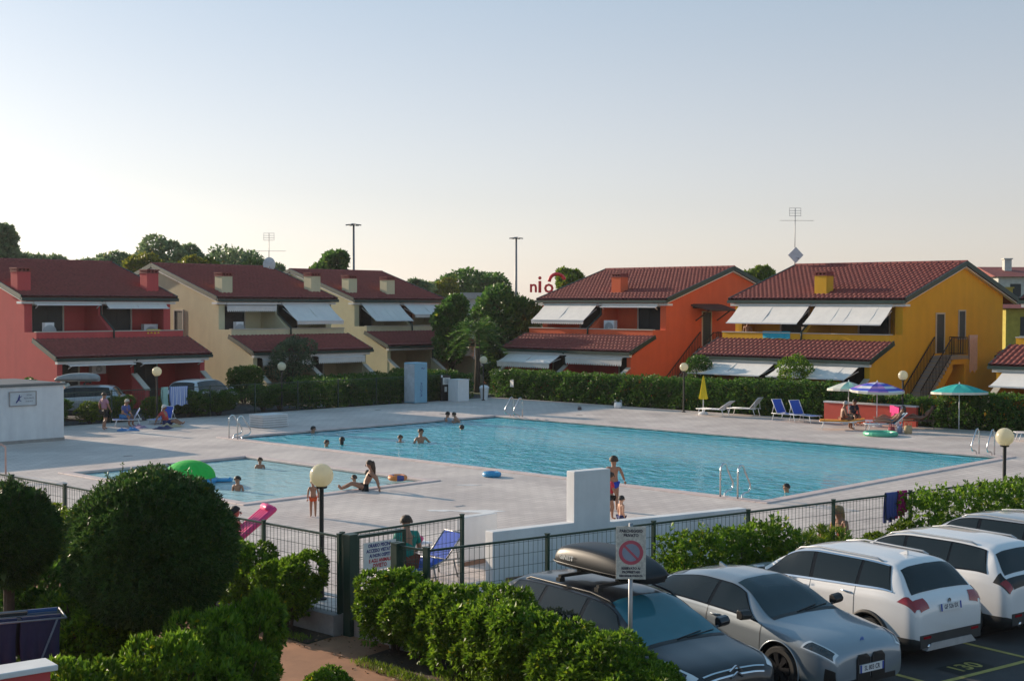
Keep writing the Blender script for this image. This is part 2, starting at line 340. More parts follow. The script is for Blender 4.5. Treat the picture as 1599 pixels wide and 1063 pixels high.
mb = MB(); mb.poly([NP(11.95, 12.75, 0), NP(36, 12.75, 0), NP(36, 12.85, 0), NP(11.95, 12.85, 0)]); tag(mb.build('stall_line', m_yel, loc=(0, 0, -0.292)), kind='structure')
m_blk = pm('black_road_paint', (0.015, 0.015, 0.015), 0.8, var=0.2)
mb = MB(); mb.poly([NP(17.82, 12.9, 0), NP(18.7, 12.9, 0), NP(18.7, 13.36, 0), NP(17.82, 13.36, 0)]); tag(mb.build('stall_number_panel', m_blk, loc=(0, 0, -0.292)), kind='structure')
o = link('stall_number', text_mesh('130', 0.44, m_yel, bold=0.01), loc=NP(18.26, 13.12, -0.286), rz=NROT); tag(o, kind='structure')
# ------------------------------------------------------------------ houses
m_tile = pm('red_roof_tiles', (0.27, 0.062, 0.052), 0.8, var=0.25, scale=5, bump=0.2, bscale=25)
m_shut = pm('dark_shutter', (0.012, 0.020, 0.024), 0.5, var=0.2)
m_cream = pm('cream_frame', (0.55, 0.50, 0.42), 0.7, var=0.06)
m_slab = pm('balcony_concrete', (0.35, 0.32, 0.29), 0.85, var=0.1)
m_brown = pm('brown_canopy', (0.06, 0.035, 0.028), 0.7, var=0.15)
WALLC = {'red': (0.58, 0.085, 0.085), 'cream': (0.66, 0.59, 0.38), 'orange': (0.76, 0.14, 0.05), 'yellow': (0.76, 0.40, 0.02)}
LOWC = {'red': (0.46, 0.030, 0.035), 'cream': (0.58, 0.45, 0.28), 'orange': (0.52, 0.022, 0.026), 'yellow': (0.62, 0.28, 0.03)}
def tiles(s0, s1, t0, z0, t1, z1, per=0.27, course=0.40):
    """corrugated, stepped tile field from the eave (t0,z0) up to the ridge (t1,z1)"""
    nc = max(2, int((s1 - s0) / per)); ns = nc * 6 + 1
    ln = math.hypot(t1 - t0, z1 - z0); nr = max(1, int(ln / course))
    s = np.linspace(s0, s1, ns); prof = 0.06 * np.abs(np.cos(np.pi * nc * (s - s0) / (s1 - s0))) ** 0.8
    nrm = np.array([-(z1 - z0), (t1 - t0)]) / ln
    if nrm[1] < 0: nrm = -nrm
    V = []; F = []
    for r in range(nr):
        for e, lift in ((0, 0.05), (1, 0.0)):
            k = (r + e) / nr; jit = (RNG.random(nc + 1)[np.minimum((np.arange(ns) // 6), nc)] - 0.5) * 0.012
            h = prof + lift + jit
            V.append(np.stack([s, t0 + (t1 - t0) * k + nrm[0] * h, z0 + (z1 - z0) * k + nrm[1] * h], 1))
    V = np.concatenate(V); rows = 2 * nr
    a = np.arange(ns - 1)
    for r in range(rows - 1): F.append(np.stack([r*ns + a, r*ns + a + 1, (r+1)*ns + a + 1, (r+1)*ns + a], 1))
    return V, np.concatenate(F)
def house(label, kind, loc, swap, L, aw, opts=()):
    root = empty('house', loc, 0, label, 'house', 'two-storey houses round the pool')
    T = Matrix(((0,1,0,0),(1,0,0,0),(0,0,1,0),(0,0,0,1))) if swap else Matrix.Identity(4)
    def B(): b = MB(); b.T = T; return b
    def Tm(v): return T @ Vector(v)
    wm = pm('wall_' + kind, WALLC[kind], 0.9, var=0.05, scale=1.2, bump=0.12, bscale=80, stain=0.05)
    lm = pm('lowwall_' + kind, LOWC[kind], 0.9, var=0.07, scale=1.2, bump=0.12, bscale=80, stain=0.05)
    SL = 0.295; TE = 1.0; ZE = 5.62; TR = 7.85; ZR = ZE + (TR - TE) * SL; TB = 13.0
    zr = lambda t: ZE + (min(t, 2 * TR - t) - TE) * SL
    w = 0.28; g = B()
    def gable(s0, s1):
        pts = [(-2.05, -0.05), (-2.05, 2.36), (0, 3.26), (0, 3.86), (1.25, 3.86), (1.25, zr(1.25) - 0.1), (TR, ZR - 0.1), (TB, zr(TB) - 0.1), (TB, -0.05)]
        g.prism([(s0, t, z) for t, z in pts], (s1 - s0, 0, 0))
    gable(0, w); gable(L - w, L)
    g.box(w, TB - 0.25, -0.05, L - w, TB - 0.003, 5.6)
    g.box(w, 2.7, 2.8, L - w, 2.9, 5.6)                       # loggia wall
    for a, b in ((w, w + 0.14), (L - w - 0.14, L - w)): g.box(a, 1.253, 3.0, b, 1.6, 5.45)   # end piers
    mid = L / 2
    g.prism([(mid - 0.11, t, z) for t, z in ((0.15, 2.8), (0.15, 3.92), (1.25, 4.7), (1.25, 5.5), (2.7, 5.5), (2.7, 2.8))], (0.22, 0, 0))
    g.box(w, 0.003, 3.0, L - w, 0.15, 3.855)                   # parapet
    wall = g.build('wall', wm, root)
    b = B(); b.box(w, 0.15, 2.72, L - w, 2.7, 2.86); b.build('balcony_floor', m_slab, root)
    b = B(); b.box(-0.02, -0.04, 3.863, L + 0.02, 0.2, 3.91); b.build('parapet_coping', m_cream, root)
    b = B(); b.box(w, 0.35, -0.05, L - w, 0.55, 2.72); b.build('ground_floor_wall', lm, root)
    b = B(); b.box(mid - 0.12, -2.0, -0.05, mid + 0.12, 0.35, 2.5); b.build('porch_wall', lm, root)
    for s0, s1 in ((0.02, 0.26), (mid - 0.12, mid + 0.12), (L - 0.26, L - 0.02)):
        b = B(); b.prism([(s0, t, z) for t, z in ((-2.053, -0.05), (-2.053, 1.7), (-3.3, 0.95), (-3.3, -0.05))], (s1 - s0, 0, 0)); wg = b.build('wing_wall', wm, root)
        b = B(); b.bar(Tm((0,0,0)) * 0 + Vector(((s0+s1)/2, -2.06, 1.74)), Vector(((s0+s1)/2, -3.36, 0.96)), 0.32, 0.06); b.build('coping', m_cream, wg)
    # roofs
    def field(parent, name, *a):
        V, F = tiles(*a); V = V @ np.array(T.to_3x3()).T
        link(name, np_mesh(name, V, F, m_tile), parent)
    ov = 0.28
    b = B(); b.prism([(-ov + 0.02, t, z) for t, z in ((TE, ZE - 0.12), (TR, ZR - 0.12), (2*TR - TE, ZE - 0.12), (2*TR - TE, ZE), (TR, ZR), (TE, ZE))], (L + 2*ov - 0.04, 0, 0))
    rf = b.build('roof', m_tile, root)
    field(rf, 'roof_tiles', -ov, L + ov, TE - 0.02, ZE + 0.02, TR, ZR + 0.02); field(rf, 'roof_tiles', -ov, L + ov, 2*TR - TE + 0.02, ZE + 0.02, TR, ZR + 0.02)
    b = B(); n = int((L + 2*ov) / 0.4)
    for k in range(n):
        s = -ov + (k + 0.5) * (L + 2*ov) / n
        b.tube([(s - 0.22, TR, ZR + 0.04), (s + 0.22, TR, ZR + 0.065)], [0.13, 0.10], 8)
    b.build('ridge_tiles', m_tile, rf)
    for e in (-ov, L + ov):                                                                      # verge boards
        for t0, t1 in ((TE, TR), (2*TR - TE, TR)):
            b = B(); b.bar((e, t0, ZE + 0.0), (e, t1, ZR + 0.0), 0.07, 0.26); b.build('verge_board', dgreen_gut, rf)
            b = B(); i = 0.17 if e < 0 else -0.17
            b.bar((e + i, t0 + 0.1*(1 if t1 > t0 else -1), ZE - 0.19 + 0.03), (e + i, t1, ZR - 0.19), 0.24, 0.05); b.build('soffit', white_m, rf)
    for t in (TE - 0.07, 2*TR - TE + 0.07):
        b = B(); b.box(-ov - 0.03, t - 0.07, ZE - 0.17, L + ov + 0.03, t + 0.07, ZE - 0.0); b.build('gutter', dgreen_gut, rf)
    b = B(); b.box(-ov + 0.05, TE + 0.08, ZE - 0.32, L + ov - 0.05, 1.6, ZE - 0.20); b.build('eave_board', white_m, rf)
    tl0, zl0, tl1, zl1 = -2.35, 2.62, -0.02, 3.50
    b = B(); b.prism([(-0.2, t, z) for t, z in ((tl0, zl0 - 0.1), (tl1, zl1 - 0.1), (tl1, zl1), (tl0, zl0))], (L + 0.4, 0, 0)); pr = b.build('porch_roof', m_tile, root)
    field(pr, 'roof_tiles', -0.22, L + 0.22, tl0 - 0.02, zl0 + 0.02, tl1, zl1 + 0.02)
    for e in (-0.22, L + 0.22):
        b = B(); b.bar((e, tl0 - 0.02, zl0 - 0.02), (e, tl1, zl1 - 0.02), 0.07, 0.24); b.build('verge_board', dgreen_gut, pr)
    b = B(); b.box(-0.25, tl0 - 0.13, zl0 - 0.14, L + 0.25, tl0 + 0.01, zl0 + 0.01); b.build('gutter', dgreen_gut, pr)
    b = B(); b.box(-0.1, tl0 + 0.05, zl0 - 0.28, L + 0.1, -2.06, zl0 - 0.13); b.build('eave_board', white_m, pr)
    # downpipes
    b = B(); b.tube([(mid + 0.02, TE - 0.07, ZE - 0.1), (mid + 0.02, 1.2, 5.4), (mid + 0.02, 1.2, 4.75), (mid + 0.02, -0.08, 3.95), (mid + 0.02, -0.08, 3.5)], 0.05, 8); b.build('downpipe', dgreen_gut, root, True)
    b = B(); b.tube([(mid + 0.0, tl0 - 0.03, zl0 - 0.1), (mid, -2.12, 2.3), (mid, -2.12, 1.75)], 0.045, 8); b.build('downpipe', dgreen_gut, root, True)
    # windows and doors
    def opening(name, s0, s1, t, z0, z1, fm=m_cream, d=0.05, leaf=0):
        b = B(); f = 0.09
        b.box(s0 - f, t - d, z0, s0, t, z1 + f); b.box(s1, t - d, z0, s1 + f, t, z1 + f); b.box(s0, t - d, z1, s1, t, z1 + f)
        fr = b.build(name, fm, root); b = B()
        n = 2; ww = (s1 - s0) / n
        for i in range(n):
            b.box(s0 + i*ww + 0.005, t - 0.02, z0, s0 + (i+1)*ww - 0.005, t - 0.003, z1)
            for k in range(int((z1 - z0) / 0.12)): b.box(s0 + i*ww + 0.06, t - 0.032, z0 + 0.05 + k*0.12, s0 + (i+1)*ww - 0.06, t - 0.0205, z0 + 0.11 + k*0.12)
        b.build('shutter', m_shut, fr)
    us = [mid * 0.47, mid + mid * 0.42]
    for i, c in enumerate(us): opening('window', c - 0.85, c + 0.85, 2.7, 2.9, 5.2)
    for i, c in enumerate([mid * 0.42, mid * 1.5]): opening('door', c - 0.65, c + 0.65, 0.35, 0.0, 2.25)
    if kind == 'cream' or kind == 'red': opening('window', mid * 1.16, mid * 1.16 + 0.5, 0.35, 1.0, 2.1)
    # gable openings: seen on the end that faces the pool side
    def gopen(name, t0, t1, z0, z1):
        b = B(); f = 0.08
        b.box(-0.05, t0 - f, z0, -0.003, t0, z1 + f); b.box(-0.05, t1, z0, -0.003, t1 + f, z1 + f); b.box(-0.05, t0, z1, -0.003, t1, z1 + f)
        if name == 'window': b.box(-0.09, t0 - 0.12, z0 - 0.06, -0.003, t1 + 0.12, z0 - 0.001)
        fr = b.build(name, m_cream, root); b = B(); b.box(-0.02, t0, z0, -0.004, t1, z1); b.build('shutter', m_shut, fr)
    gopen('door', 4.9, 5.75, 2.85, 4.9)
    if kind != 'orange': gopen('window', 7.5, 8.2, 3.6, 5.05)
    # chimneys
    for cs, ct in opts.get('chim', []):
        zc = zr(ct) + 0.95; b = B(); b.box(cs - 0.36, ct - 0.36, zr(ct) - 0.35, cs + 0.36, ct + 0.36, zc); ch = b.build('chimney', wm, root)
        b = B(); b.box(cs - 0.40, ct - 0.40, zc + 0.001, cs + 0.40, ct + 0.40, zc + 0.05)
        for dx in (-0.32, -0.11, 0.11, 0.32):
            b.box(cs + dx - 0.05, ct - 0.36, zc + 0.05, cs + dx + 0.05, ct + 0.36, zc + 0.16)
        b.box(cs - 0.41, ct - 0.41, zc + 0.16, cs + 0.41, ct + 0.41, zc + 0.22); b.build('chimney_cap', m_tile, ch)
    # awnings
    def awning(u, low, ext, drop, val):
        s0, s1 = (0.42, mid - 0.2) if u == 0 else (mid + 0.2, L - 0.42)
        t0, z0 = (-2.1, 2.36) if low else (1.18, 5.32)
        b = B(); b.box(s0, t0 - 0.16, z0 - 0.05, s1, t0 - 0.02, z0 + 0.1); a = b.build('awning', white_m, root)
        t1, z1 = t0 - 0.14 - ext, z0 - drop
        b = B(); n = 24
        if ext > 0.05:
            for k in range(6):
                x0 = s0 + (s1 - s0)*k/6; x1 = s0 + (s1 - s0)*(k+1)/6; sg = 0.02 * math.sin(k * 2.1 + u)
                b.prism([(x0, t0 - 0.14, z0 + 0.03), (x1, t0 - 0.14, z0 + 0.03), (x1, (t0-0.14+t1)/2, (z0+z1)/2 - 0.03 + sg), (x0, (t0-0.14+t1)/2, (z0+z1)/2 - 0.03 + sg)], (0, 0, 0.012))
                b.prism([(x0, (t0-0.14+t1)/2, (z0+z1)/2 - 0.03 + sg), (x1, (t0-0.14+t1)/2, (z0+z1)/2 - 0.03 + sg), (x1, t1, z1), (x0, t1, z1)], (0, 0, 0.012))
        if val:
            for k in range(n):
                x0 = s0 + (s1 - s0)*k/n; x1 = s0 + (s1 - s0)*(k+1)/n
                b.prism([(x0, t1 - 0.005, z1 + 0.0), (x1, t1 - 0.005, z1 + 0.0), (x1, t1 - 0.005, z1 - val*0.7), ((x0*0.3+x1*0.7), t1 - 0.005, z1 - val), ((x0*0.7+x1*0.3), t1 - 0.005, z1 - val), (x0, t1 - 0.005, z1 - val*0.7)], (0, -0.01, 0))
        if b.v: b.build('fabric', white_cl, a)
        b = B(); b.box(s0, t1 - 0.04, z1 - 0.02, s1, t1 + 0.04, z1 + 0.045); 
        if ext > 0.05:
            for x in (s0 + 0.1, s1 - 0.1): b.bar((x, t0 - 0.1, z0 - 0.25), (x, t1, z1 - 0.01), 0.03, 0.04)
        b.build('front_bar', white_m, a)
    for a in aw: awning(*a)
    # things that belong to this end
    if 'stairs' in opts:
        b = B(); n = 15; tA, tB_, zT = 1.2, 4.6, 2.72; wd = 1.1
        for k in range(n):
            ta = tA + (tB_ - tA) * k / n; tb = tA + (tB_ - tA) * (k + 1) / n; zz = zT * (k + 1) / n
            b.box(-wd, ta, zz - 0.17 if k else 0, -0.005, tb, zz)
        st = b.build('stairs', m_slab, root)
        b = B(); b.prism([(-wd + 0.02, t, z) for t, z in ((tA, -0.05), (tA + 0.05, 0.0), (tB_, zT - 0.2), (tB_, 2.0), (tA + 0.9, -0.05))], (wd - 0.04, 0, 0))
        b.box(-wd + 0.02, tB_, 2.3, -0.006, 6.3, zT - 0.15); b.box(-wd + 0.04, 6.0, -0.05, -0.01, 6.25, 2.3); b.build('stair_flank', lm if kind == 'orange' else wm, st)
        b = B(); b.box(-wd, tB_, zT - 0.15, -0.005, 6.4, zT + 0.02); b.build('landing', m_slab, st)
        b = B()
        def rail(p, q, npk):
            p, q = Vector(p), Vector(q); up = Vector((0, 0, 0.95))
            b.bar(p + up, q + up, 0.045, 0.045); b.bar(p + Vector((0,0,0.1)), q + Vector((0,0,0.1)), 0.03, 0.03)
            for k in range(npk + 1): c = p.lerp(q, k / npk); b.bar(c + Vector((0,0,0.05)), c + up, 0.022, 0.022)
        rail((-wd + 0.05, tA - 0.0, 0.15), (-wd + 0.05, tB_, zT + 0.05), 22); rail((-wd + 0.05, tB_, zT + 0.02), (-wd + 0.05, 6.35, zT + 0.02), 12); rail((-wd + 0.05, 6.35, zT + 0.02), (-0.05, 6.35, zT + 0.02), 8)
        rail((-0.08, tA, 0.15), (-0.08, tB_, zT + 0.05), 22)
        b.build('railing', iron, st)
    elif kind == 'cream':
        b = B()
        for k in range(18): t = 2.2 + k * 0.16; b.bar((-0.9, t, 0.1 + k*0.09), (-0.9, t, 1.0 + k*0.09), 0.022, 0.022)
        b.bar((-0.9, 2.2, 1.0), (-0.9, 5.0, 2.6), 0.045, 0.045); b.build('railing', iron, root)
    if 'canopy' in opts:
        b = B(); b.prism([(-0.004, t, z) for t, z in ((3.9, 5.15), (6.6, 5.15), (6.6, 5.22), (3.9, 5.22))], (-0.01, 0, 0.2))
        for a0, a1 in ((3.7, 6.9),):
            b.prism([(-0.01, a0, 5.30), (-0.01, a1, 5.30), (-1.25, a1 - 0.25, 4.98), (-1.25, a0 + 0.25, 4.98)], (0, 0, 0.09))
        for t in (4.2, 6.4): b.bar((-0.02, t, 4.4), (-1.0, t, 5.02), 0.06, 0.07)
        b.build('door_canopy', m_brown, root)
    for (s, t, z, dx, dz) in opts.get('ac', []):
        b = B(); b.box(s - dx/2, t - 0.15, z, s + dx/2, t + 0.15, z + dz); a = b.build('air_conditioner', white_m, root)
        b = B(); b.lathe([(0.04, 0), (dz*0.36, 0.0), (dz*0.38, 0.02), (dz*0.4, 0.0)], 14, (s, t - 0.16, z + dz/2), 'y'); b.build('fan_grille', pm('grey_grille', (0.4,0.42,0.44), 0.5), a)
    return root
def onX(x, y, X): d = ray(x, y); t = X / d[0]; return Vector((X, t * d[1], CAMZ + t * d[2]))
def onY(x, y, Y): d = ray(x, y); t = Y / d[1]; return Vector((t * d[0], Y, CAMZ + t * d[2]))
house('red house with retracted awnings behind the white pool building', 'red', (33.4, 64.5, 0), False, 8.5,
      [(0, 0, 0.25, 0.08, 0), (1, 0, 0.35, 0.25, 0), (0, 1, 0.3, 0.1, 0), (1, 1, 0.3, 0.1, 0)], {'chim': [(0.3, 2.2), (7.9, 2.4)], 'ac': [(0.95, 0.6, 3.4, 0.5, 0.95), (7.6, 1.9, 3.1, 0.85, 1.1), (3.3, -0.1, 1.7, 0.8, 0.5)]})
house('cream house with a satellite dish on its roof and one open awning', 'cream', (45.4, 65.0, 0), False, 8.2,
      [(0, 0, 0.02, 0.15, 0.3), (1, 0, 1.5, 1.0, 0.2), (0, 1, 0.15, 0.15, 0.35), (1, 1, 0.2, 0.12, 0.35)], {'chim': [(1.0, 2.2), (7.8, 2.6)], 'ac': [(0.9, 0.6, 3.4, 0.5, 0.9)]})
house('cream house with two open white upper awnings, farthest left of the gap', 'cream', (58.8, 69.0, 0), False, 7.9,
      [(0, 0, 1.5, 1.1, 0.0), (1, 0, 1.2, 0.7, 0.2), (1, 1, 0.1, 0.2, 0.35)], {'chim': [(0.7, 2.6), (3.9, 2.4)]})
house('orange house with an outside staircase and brown door canopy', 'orange', (63.6, 49.1, 0), True, 9.8,
      [(0, 0, 0.2, 0.12, 0), (1, 0, 1.3, 0.95, 0.22), (0, 1, 0.1, 0.15, 0.38), (1, 1, 1.1, 0.5, 0.3)], {'stairs': 1, 'canopy': 1, 'chim': [(4.6, 2.6)], 'ac': [(4.0, 1.0, 3.5, 0.8, 0.9)]})
house('yellow house with four open awnings and a tall roof antenna', 'yellow', (62.7, 33.5, 0), True, 10.1,
      [(0, 0, 1.3, 0.95, 0), (1, 0, 1.3, 0.95, 0), (0, 1, 1.5, 0.6, 0), (1, 1, 1.5, 0.6, 0)], {'stairs': 1, 'chim': [(5.1, 2.2)], 'ac': [(5.6, 1.6, 3.3, 0.8, 0.9)]})
ye = onX(1545, 570, 60.35).y
house('yellow house cut off by the right edge, only its far end in view', 'yellow', (62.7, ye - 10.3, 0), True, 10.1,
      [(1, 1, 1.5, 0.6, 0), (1, 0, 0.2, 0.1, 0)], {'chim': []})
# ------------------------------------------------------------------ vegetation
L_PITT = leafm('pittosporum_leaf', (0.05, 0.125, 0.010), (0.20, 0.33, 0.022), 0.5)
L_DARK = leafm('dark_topiary_leaf', (0.026, 0.075, 0.018), (0.085, 0.155, 0.030), 0.35)
L_HEDGE = leafm('laurel_hedge_leaf', (0.028, 0.095, 0.012), (0.11, 0.22, 0.028), 0.45)
L_LIME = leafm('lime_shrub_leaf', (0.07, 0.15, 0.010), (0.22, 0.30, 0.02), 0.45)  # bright yellow-green is the leaf's own colour
L_TREE = leafm('tree_leaf', (0.035, 0.11, 0.018), (0.13, 0.25, 0.045), 0.45)
L_GREY = leafm('hazy_poplar_leaf', (0.10, 0.17, 0.075), (0.24, 0.33, 0.16), 0.45)  # grey-green leaf with distance haze lightened into the colour
L_YELT = leafm('yellow_tree_leaf', (0.09, 0.13, 0.010), (0.26, 0.26, 0.02), 0.4)
L_OLIVE = leafm('olive_leaf', (0.045, 0.085, 0.040), (0.11, 0.17, 0.085), 0.35)
m_bark = pm('bark', (0.09, 0.065, 0.045), 0.95, var=0.3, scale=6, bump=0.6, bscale=20)
def unit(n):
    v = RNG.normal(size=(n, 3)); return v / np.linalg.norm(v, axis=1, keepdims=True)
def leaf_quads(P, D, l, w, curl=0.25):
    """P base points, D directions; returns verts/faces of one folded quad per leaf"""
    n = len(P); l = np.asarray(l).reshape(-1, 1) * (0.7 + 0.6 * RNG.random((n, 1))); w = l * w
    D = D / np.linalg.norm(D, axis=1, keepdims=True)
    S = np.cross(D, unit(n)); S /= np.linalg.norm(S, axis=1, keepdims=True) + 1e-9; N = np.cross(S, D)
    V = np.stack([P, P + D*l*0.5 + S*w*0.5 + N*l*curl*0.3, P + D*l - N*l*curl*0.3, P + D*l*0.5 - S*w*0.5 + N*l*curl*0.3], 1).reshape(-1, 3)
    return V, np.arange(4 * n).reshape(-1, 4)
def blob_cloud(blobs, n, shell=(0.80, 1.04), up=0.0):
    C = np.array([b[0] for b in blobs]); Rr = np.array([b[1] if hasattr(b[1], '__len__') else (b[1],)*3 for b in blobs])
    wt = (Rr.prod(1)) ** (2/3); wt /= wt.sum()
    i = RNG.choice(len(blobs), n, p=wt); d = unit(n)
    if up: d[:, 2] = np.where(RNG.random(n) < up, np.abs(d[:, 2]), d[:, 2])
    k = RNG.uniform(*shell, (n, 1)); P = C[i] + Rr[i] * d * k
    keep = np.ones(n, bool)
    for j in range(len(blobs)):
        q = (((P - C[j]) / Rr[j]) ** 2).sum(1); keep &= ~((q < 0.55) & (i != j))
    return P[keep], d[keep]
def rosettes(P, D, k, l, w, spread=0.9):
    P2 = np.repeat(P, k, 0); D2 = np.repeat(D, k, 0) + unit(len(P) * k) * spread
    return leaf_quads(P2, D2, l, w)
def foliage_mesh(name, P, D, mat, l=0.07, w=0.42, k=1, spread=0.9):
    V, F = rosettes(P, D, k, l, w, spread); return np_mesh(name, V, F, mat)
def stems(mb, h, n, spread, r=0.018):
    for i in range(n):
        a = random.uniform(0, 6.28); q = spread * random.uniform(0.3, 1)
        mb.tube([(0.05*math.cos(a), 0.05*math.sin(a), 0), (q*0.5*math.cos(a), q*0.5*math.sin(a), h*0.45), (q*math.cos(a+0.3), q*math.sin(a+0.3), h*0.85)], [r, r*0.8, r*0.4], 5)
def bush_protos(tagname, mat, rx, h, nb, n, l, w, k, spread, count=3, bottom=0.25):
    out = []
    for q in range(count):
        bl = [((0, 0, h*0.58), (rx*0.72, rx*0.72, h*0.40))]
        for i in range(nb):
            a = RNG.uniform(0, 6.28); z = RNG.uniform(bottom, 0.86); rr = rx*0.62*math.sqrt(max(0.1, 1 - abs(z-0.55)**2*2.2))
            bl.append(((rr*math.cos(a), rr*math.sin(a), z*h), rx*RNG.uniform(0.28, 0.42)))
        P, D = blob_cloud(bl, n, up=0.35); s = MB(); stems(s, h, 9, rx*0.7)
        # dark twiggy interior
        P2, D2 = blob_cloud([((0, 0, h*0.52), (rx*0.75, rx*0.75, h*0.42))], int(n*0.25), (0.3, 0.9))
        V1, F1 = rosettes(P, D, k, l, w, spread); V2, F2 = rosettes(P2, D2, k, l, w, 1.5)
        out.append((np_mesh('foliage', np.concatenate([V1, V2]), np.concatenate([F1, F2 + len(V1)]), mat), s.mesh('stem', m_bark)))
    return out
PB = bush_protos('p', L_PITT, 0.72, 1.45, 16, 2600, 0.085, 0.40, 6, 0.95, 4)
LB = bush_protos('l', L_LIME, 0.55, 1.2, 10, 900, 0.09, 0.38, 5, 0.95, 2)
HB = bush_protos('h', L_HEDGE, 0.8, 1.5, 12, 2200, 0.10, 0.42, 4, 1.0, 3)
OB = bush_protos('o', L_LIME, 0.55, 1.3, 8, 420, 0.16, 0.16, 5, 0.8, 2)
def bush(name, label, loc, proto, sc=(1, 1, 1), group=None, cat='bush'):
    r = empty(name, loc, random.uniform(0, 6.28), label, cat, group); r.scale = sc
    link('foliage', proto[0], r); link('stem', proto[1], r); return r
def hedge_box(name, label, p0, p1, width, h, n, mat, l=0.10, k=4, group=None, z0=0.0, lump=0.08, w=0.45, shoots=0):
    """clipped hedge between two ground points: leafy skin over a twiggy core"""
    p0, p1 = Vector(p0), Vector(p1); d = p1 - p0; Ln = d.length; root = empty(name, (p0 + p1) / 2, math.atan2(d.y, d.x), label, 'hedge', group)
    A = np.array([Ln * h, Ln * h, Ln * width, width * h, width * h]); f = RNG.choice(5, n, p=A / A.sum())
    u = RNG.uniform(-0.5, 0.5, n); v = RNG.random(n); P = np.zeros((n, 3)); D = np.zeros((n, 3))
    for s, sg in ((0, -1), (1, 1)):
        m = f == s; P[m] = np.stack([u[m]*Ln, np.full(m.sum(), sg*width/2), v[m]*h], 1); D[m] = (0, sg, 0.15)
    m = f == 2; P[m] = np.stack([u[m]*Ln, (v[m]-0.5)*width, np.full(m.sum(), h)], 1); D[m] = (0, 0, 1)
    for s, sg in ((3, -1), (4, 1)):
        m = f == s; P[m] = np.stack([np.full(m.sum(), sg*Ln/2), u[m]*width, v[m]*h], 1); D[m] = (sg, 0, 0.15)
    nz = np.sin(P[:, 0]*2.3 + P[:, 2]*3) * np.cos(P[:, 0]*0.9 + P[:, 1]*4 + 1) + 0.6*np.sin(P[:, 0]*6.1 + P[:, 2]*5.3)
    P += D * (nz * lump + RNG.uniform(-0.14, 0.03, n))[:, None]; P[:, 2] = np.maximum(P[:, 2], 0.05)
    V, F = rosettes(P, D, k, l, w, 1.0)
    # interior twigs and leaves so that no daylight shows
    q = int(n * 0.35); Pi = np.stack([RNG.uniform(-0.48, 0.48, q)*Ln, RNG.uniform(-0.35, 0.35, q)*width, RNG.uniform(0.03, 0.93, q)*h], 1); V2, F2 = rosettes(Pi, unit(q), 2, l*1.9, 0.7, 1.5)
    if shoots:
        sx_ = np.repeat(np.stack([RNG.uniform(-0.5, 0.5, shoots)*Ln, RNG.uniform(-0.45, 0.45, shoots)*width, np.full(shoots, h - 0.05)], 1), 12, 0); sx_[:, 2] += RNG.random(len(sx_))*np.repeat(RNG.uniform(0.1, 0.3, shoots), 12); V3, F3 = leaf_quads(sx_, unit(len(sx_)) + np.array([0, 0, 0.8]), l*1.1, w); V2, F2 = np.concatenate([V2, V3]), np.concatenate([F2, F3 + len(V2)])
    link('foliage', np_mesh('foliage', np.concatenate([V, V2]), np.concatenate([F, F2 + len(V)]), mat), root)
    s = MB()
    for i in range(max(4, int(Ln / 0.45))):
        x = -Ln/2 + (i + 0.5) * Ln / max(4, int(Ln / 0.45)); s.tube([(x, 0, 0), (x + random.uniform(-.1, .1), random.uniform(-.15, .15), h*0.5), (x + random.uniform(-.2, .2), random.uniform(-.2, .2), h*0.85)], [0.025, 0.018, 0.008], 5)
    link('stem', s.mesh('stem', m_bark), root); return root
# --- near shrubs along the fences
GP = 'glossy shrubs planted along the gate path'
lb = ['glossy shrub left of the gate, beside the gate post', 'glossy shrub second from the gate on the left fence', 'glossy shrub behind the pink float, third from the gate']
for i, y in enumerate((18.95, 20.05, 21.3)): bush('glossy_shrub', lb[i], (14.42, y, -0.29), PB[i % 4], (0.92, 0.92, 0.92), GP)
for i, y in enumerate((23.0, 24.6, 26.2, 27.6, 29.2)): bush('glossy_shrub', ['glossy shrub hidden behind the big clipped ball', 'glossy shrub half hidden by the big clipped ball', 'bright shrub seen between the two clipped balls', 'bright shrub by the fence post between the clipped balls', 'bright shrub at the left end of the fence'][i], (14.35, y, -0.29), LB[i % 2] if i > 1 else PB[i % 4], (1.2, 1.2, 1.12), GP)
rl = ['glossy shrub right of the gate with bare stems', 'second glossy shrub right of the gate', 'third glossy shrub from the gate, before the estate car', 'fourth glossy shrub, before the estate car rear', 'fifth glossy shrub, before the estate car doors', 'sixth glossy shrub, left of the no parking pole', 'glossy shrub below the no parking sign', 'nearest glossy shrub at the estate car bonnet']
for i, (a, b_, s) in enumerate(((11.5, 19.1, 0.92), (11.45, 18.2, 0.9), (11.5, 17.25, 0.95), (11.5, 16.3, 0.97), (11.5, 15.4, 0.95), (11.5, 14.5, 0.95), (11.45, 13.7, 0.92), (11.5, 13.05, 0.78))):
    bush('glossy_shrub', rl[i], NP(a, b_, -0.29), PB[(i + 1) % 4], (s * 1.05, s * 1.05, s), GP)
hl = ['low shrub hedge plant left of the path, farthest', 'low shrub left of the path, by the bush', 'low shrub left of the path behind the iron bars', 'shrub at the bottom edge left of the path', 'yellowish shrub at the bottom edge below the clipped ball', 'shrub at the bottom edge right of the red wall']
for i, (px, py, dp, s) in enumerate(((375, 1010, 17.4, 1.3), (335, 1030, 16.9, 1.28), (355, 1075, 16.2, 1.2), (275, 1085, 15.7, 1.27), (205, 1090, 15.3, 1.3), (130, 1095, 14.9, 1.15))):
    q = at_depth(px, py, dp); bush('path_shrub', hl[i], (q.x, q.y, -0.29), [PB, PB, PB, PB, LB, PB][i][i % 2], (0.85, 0.85, s), 'shrubs left of the path')
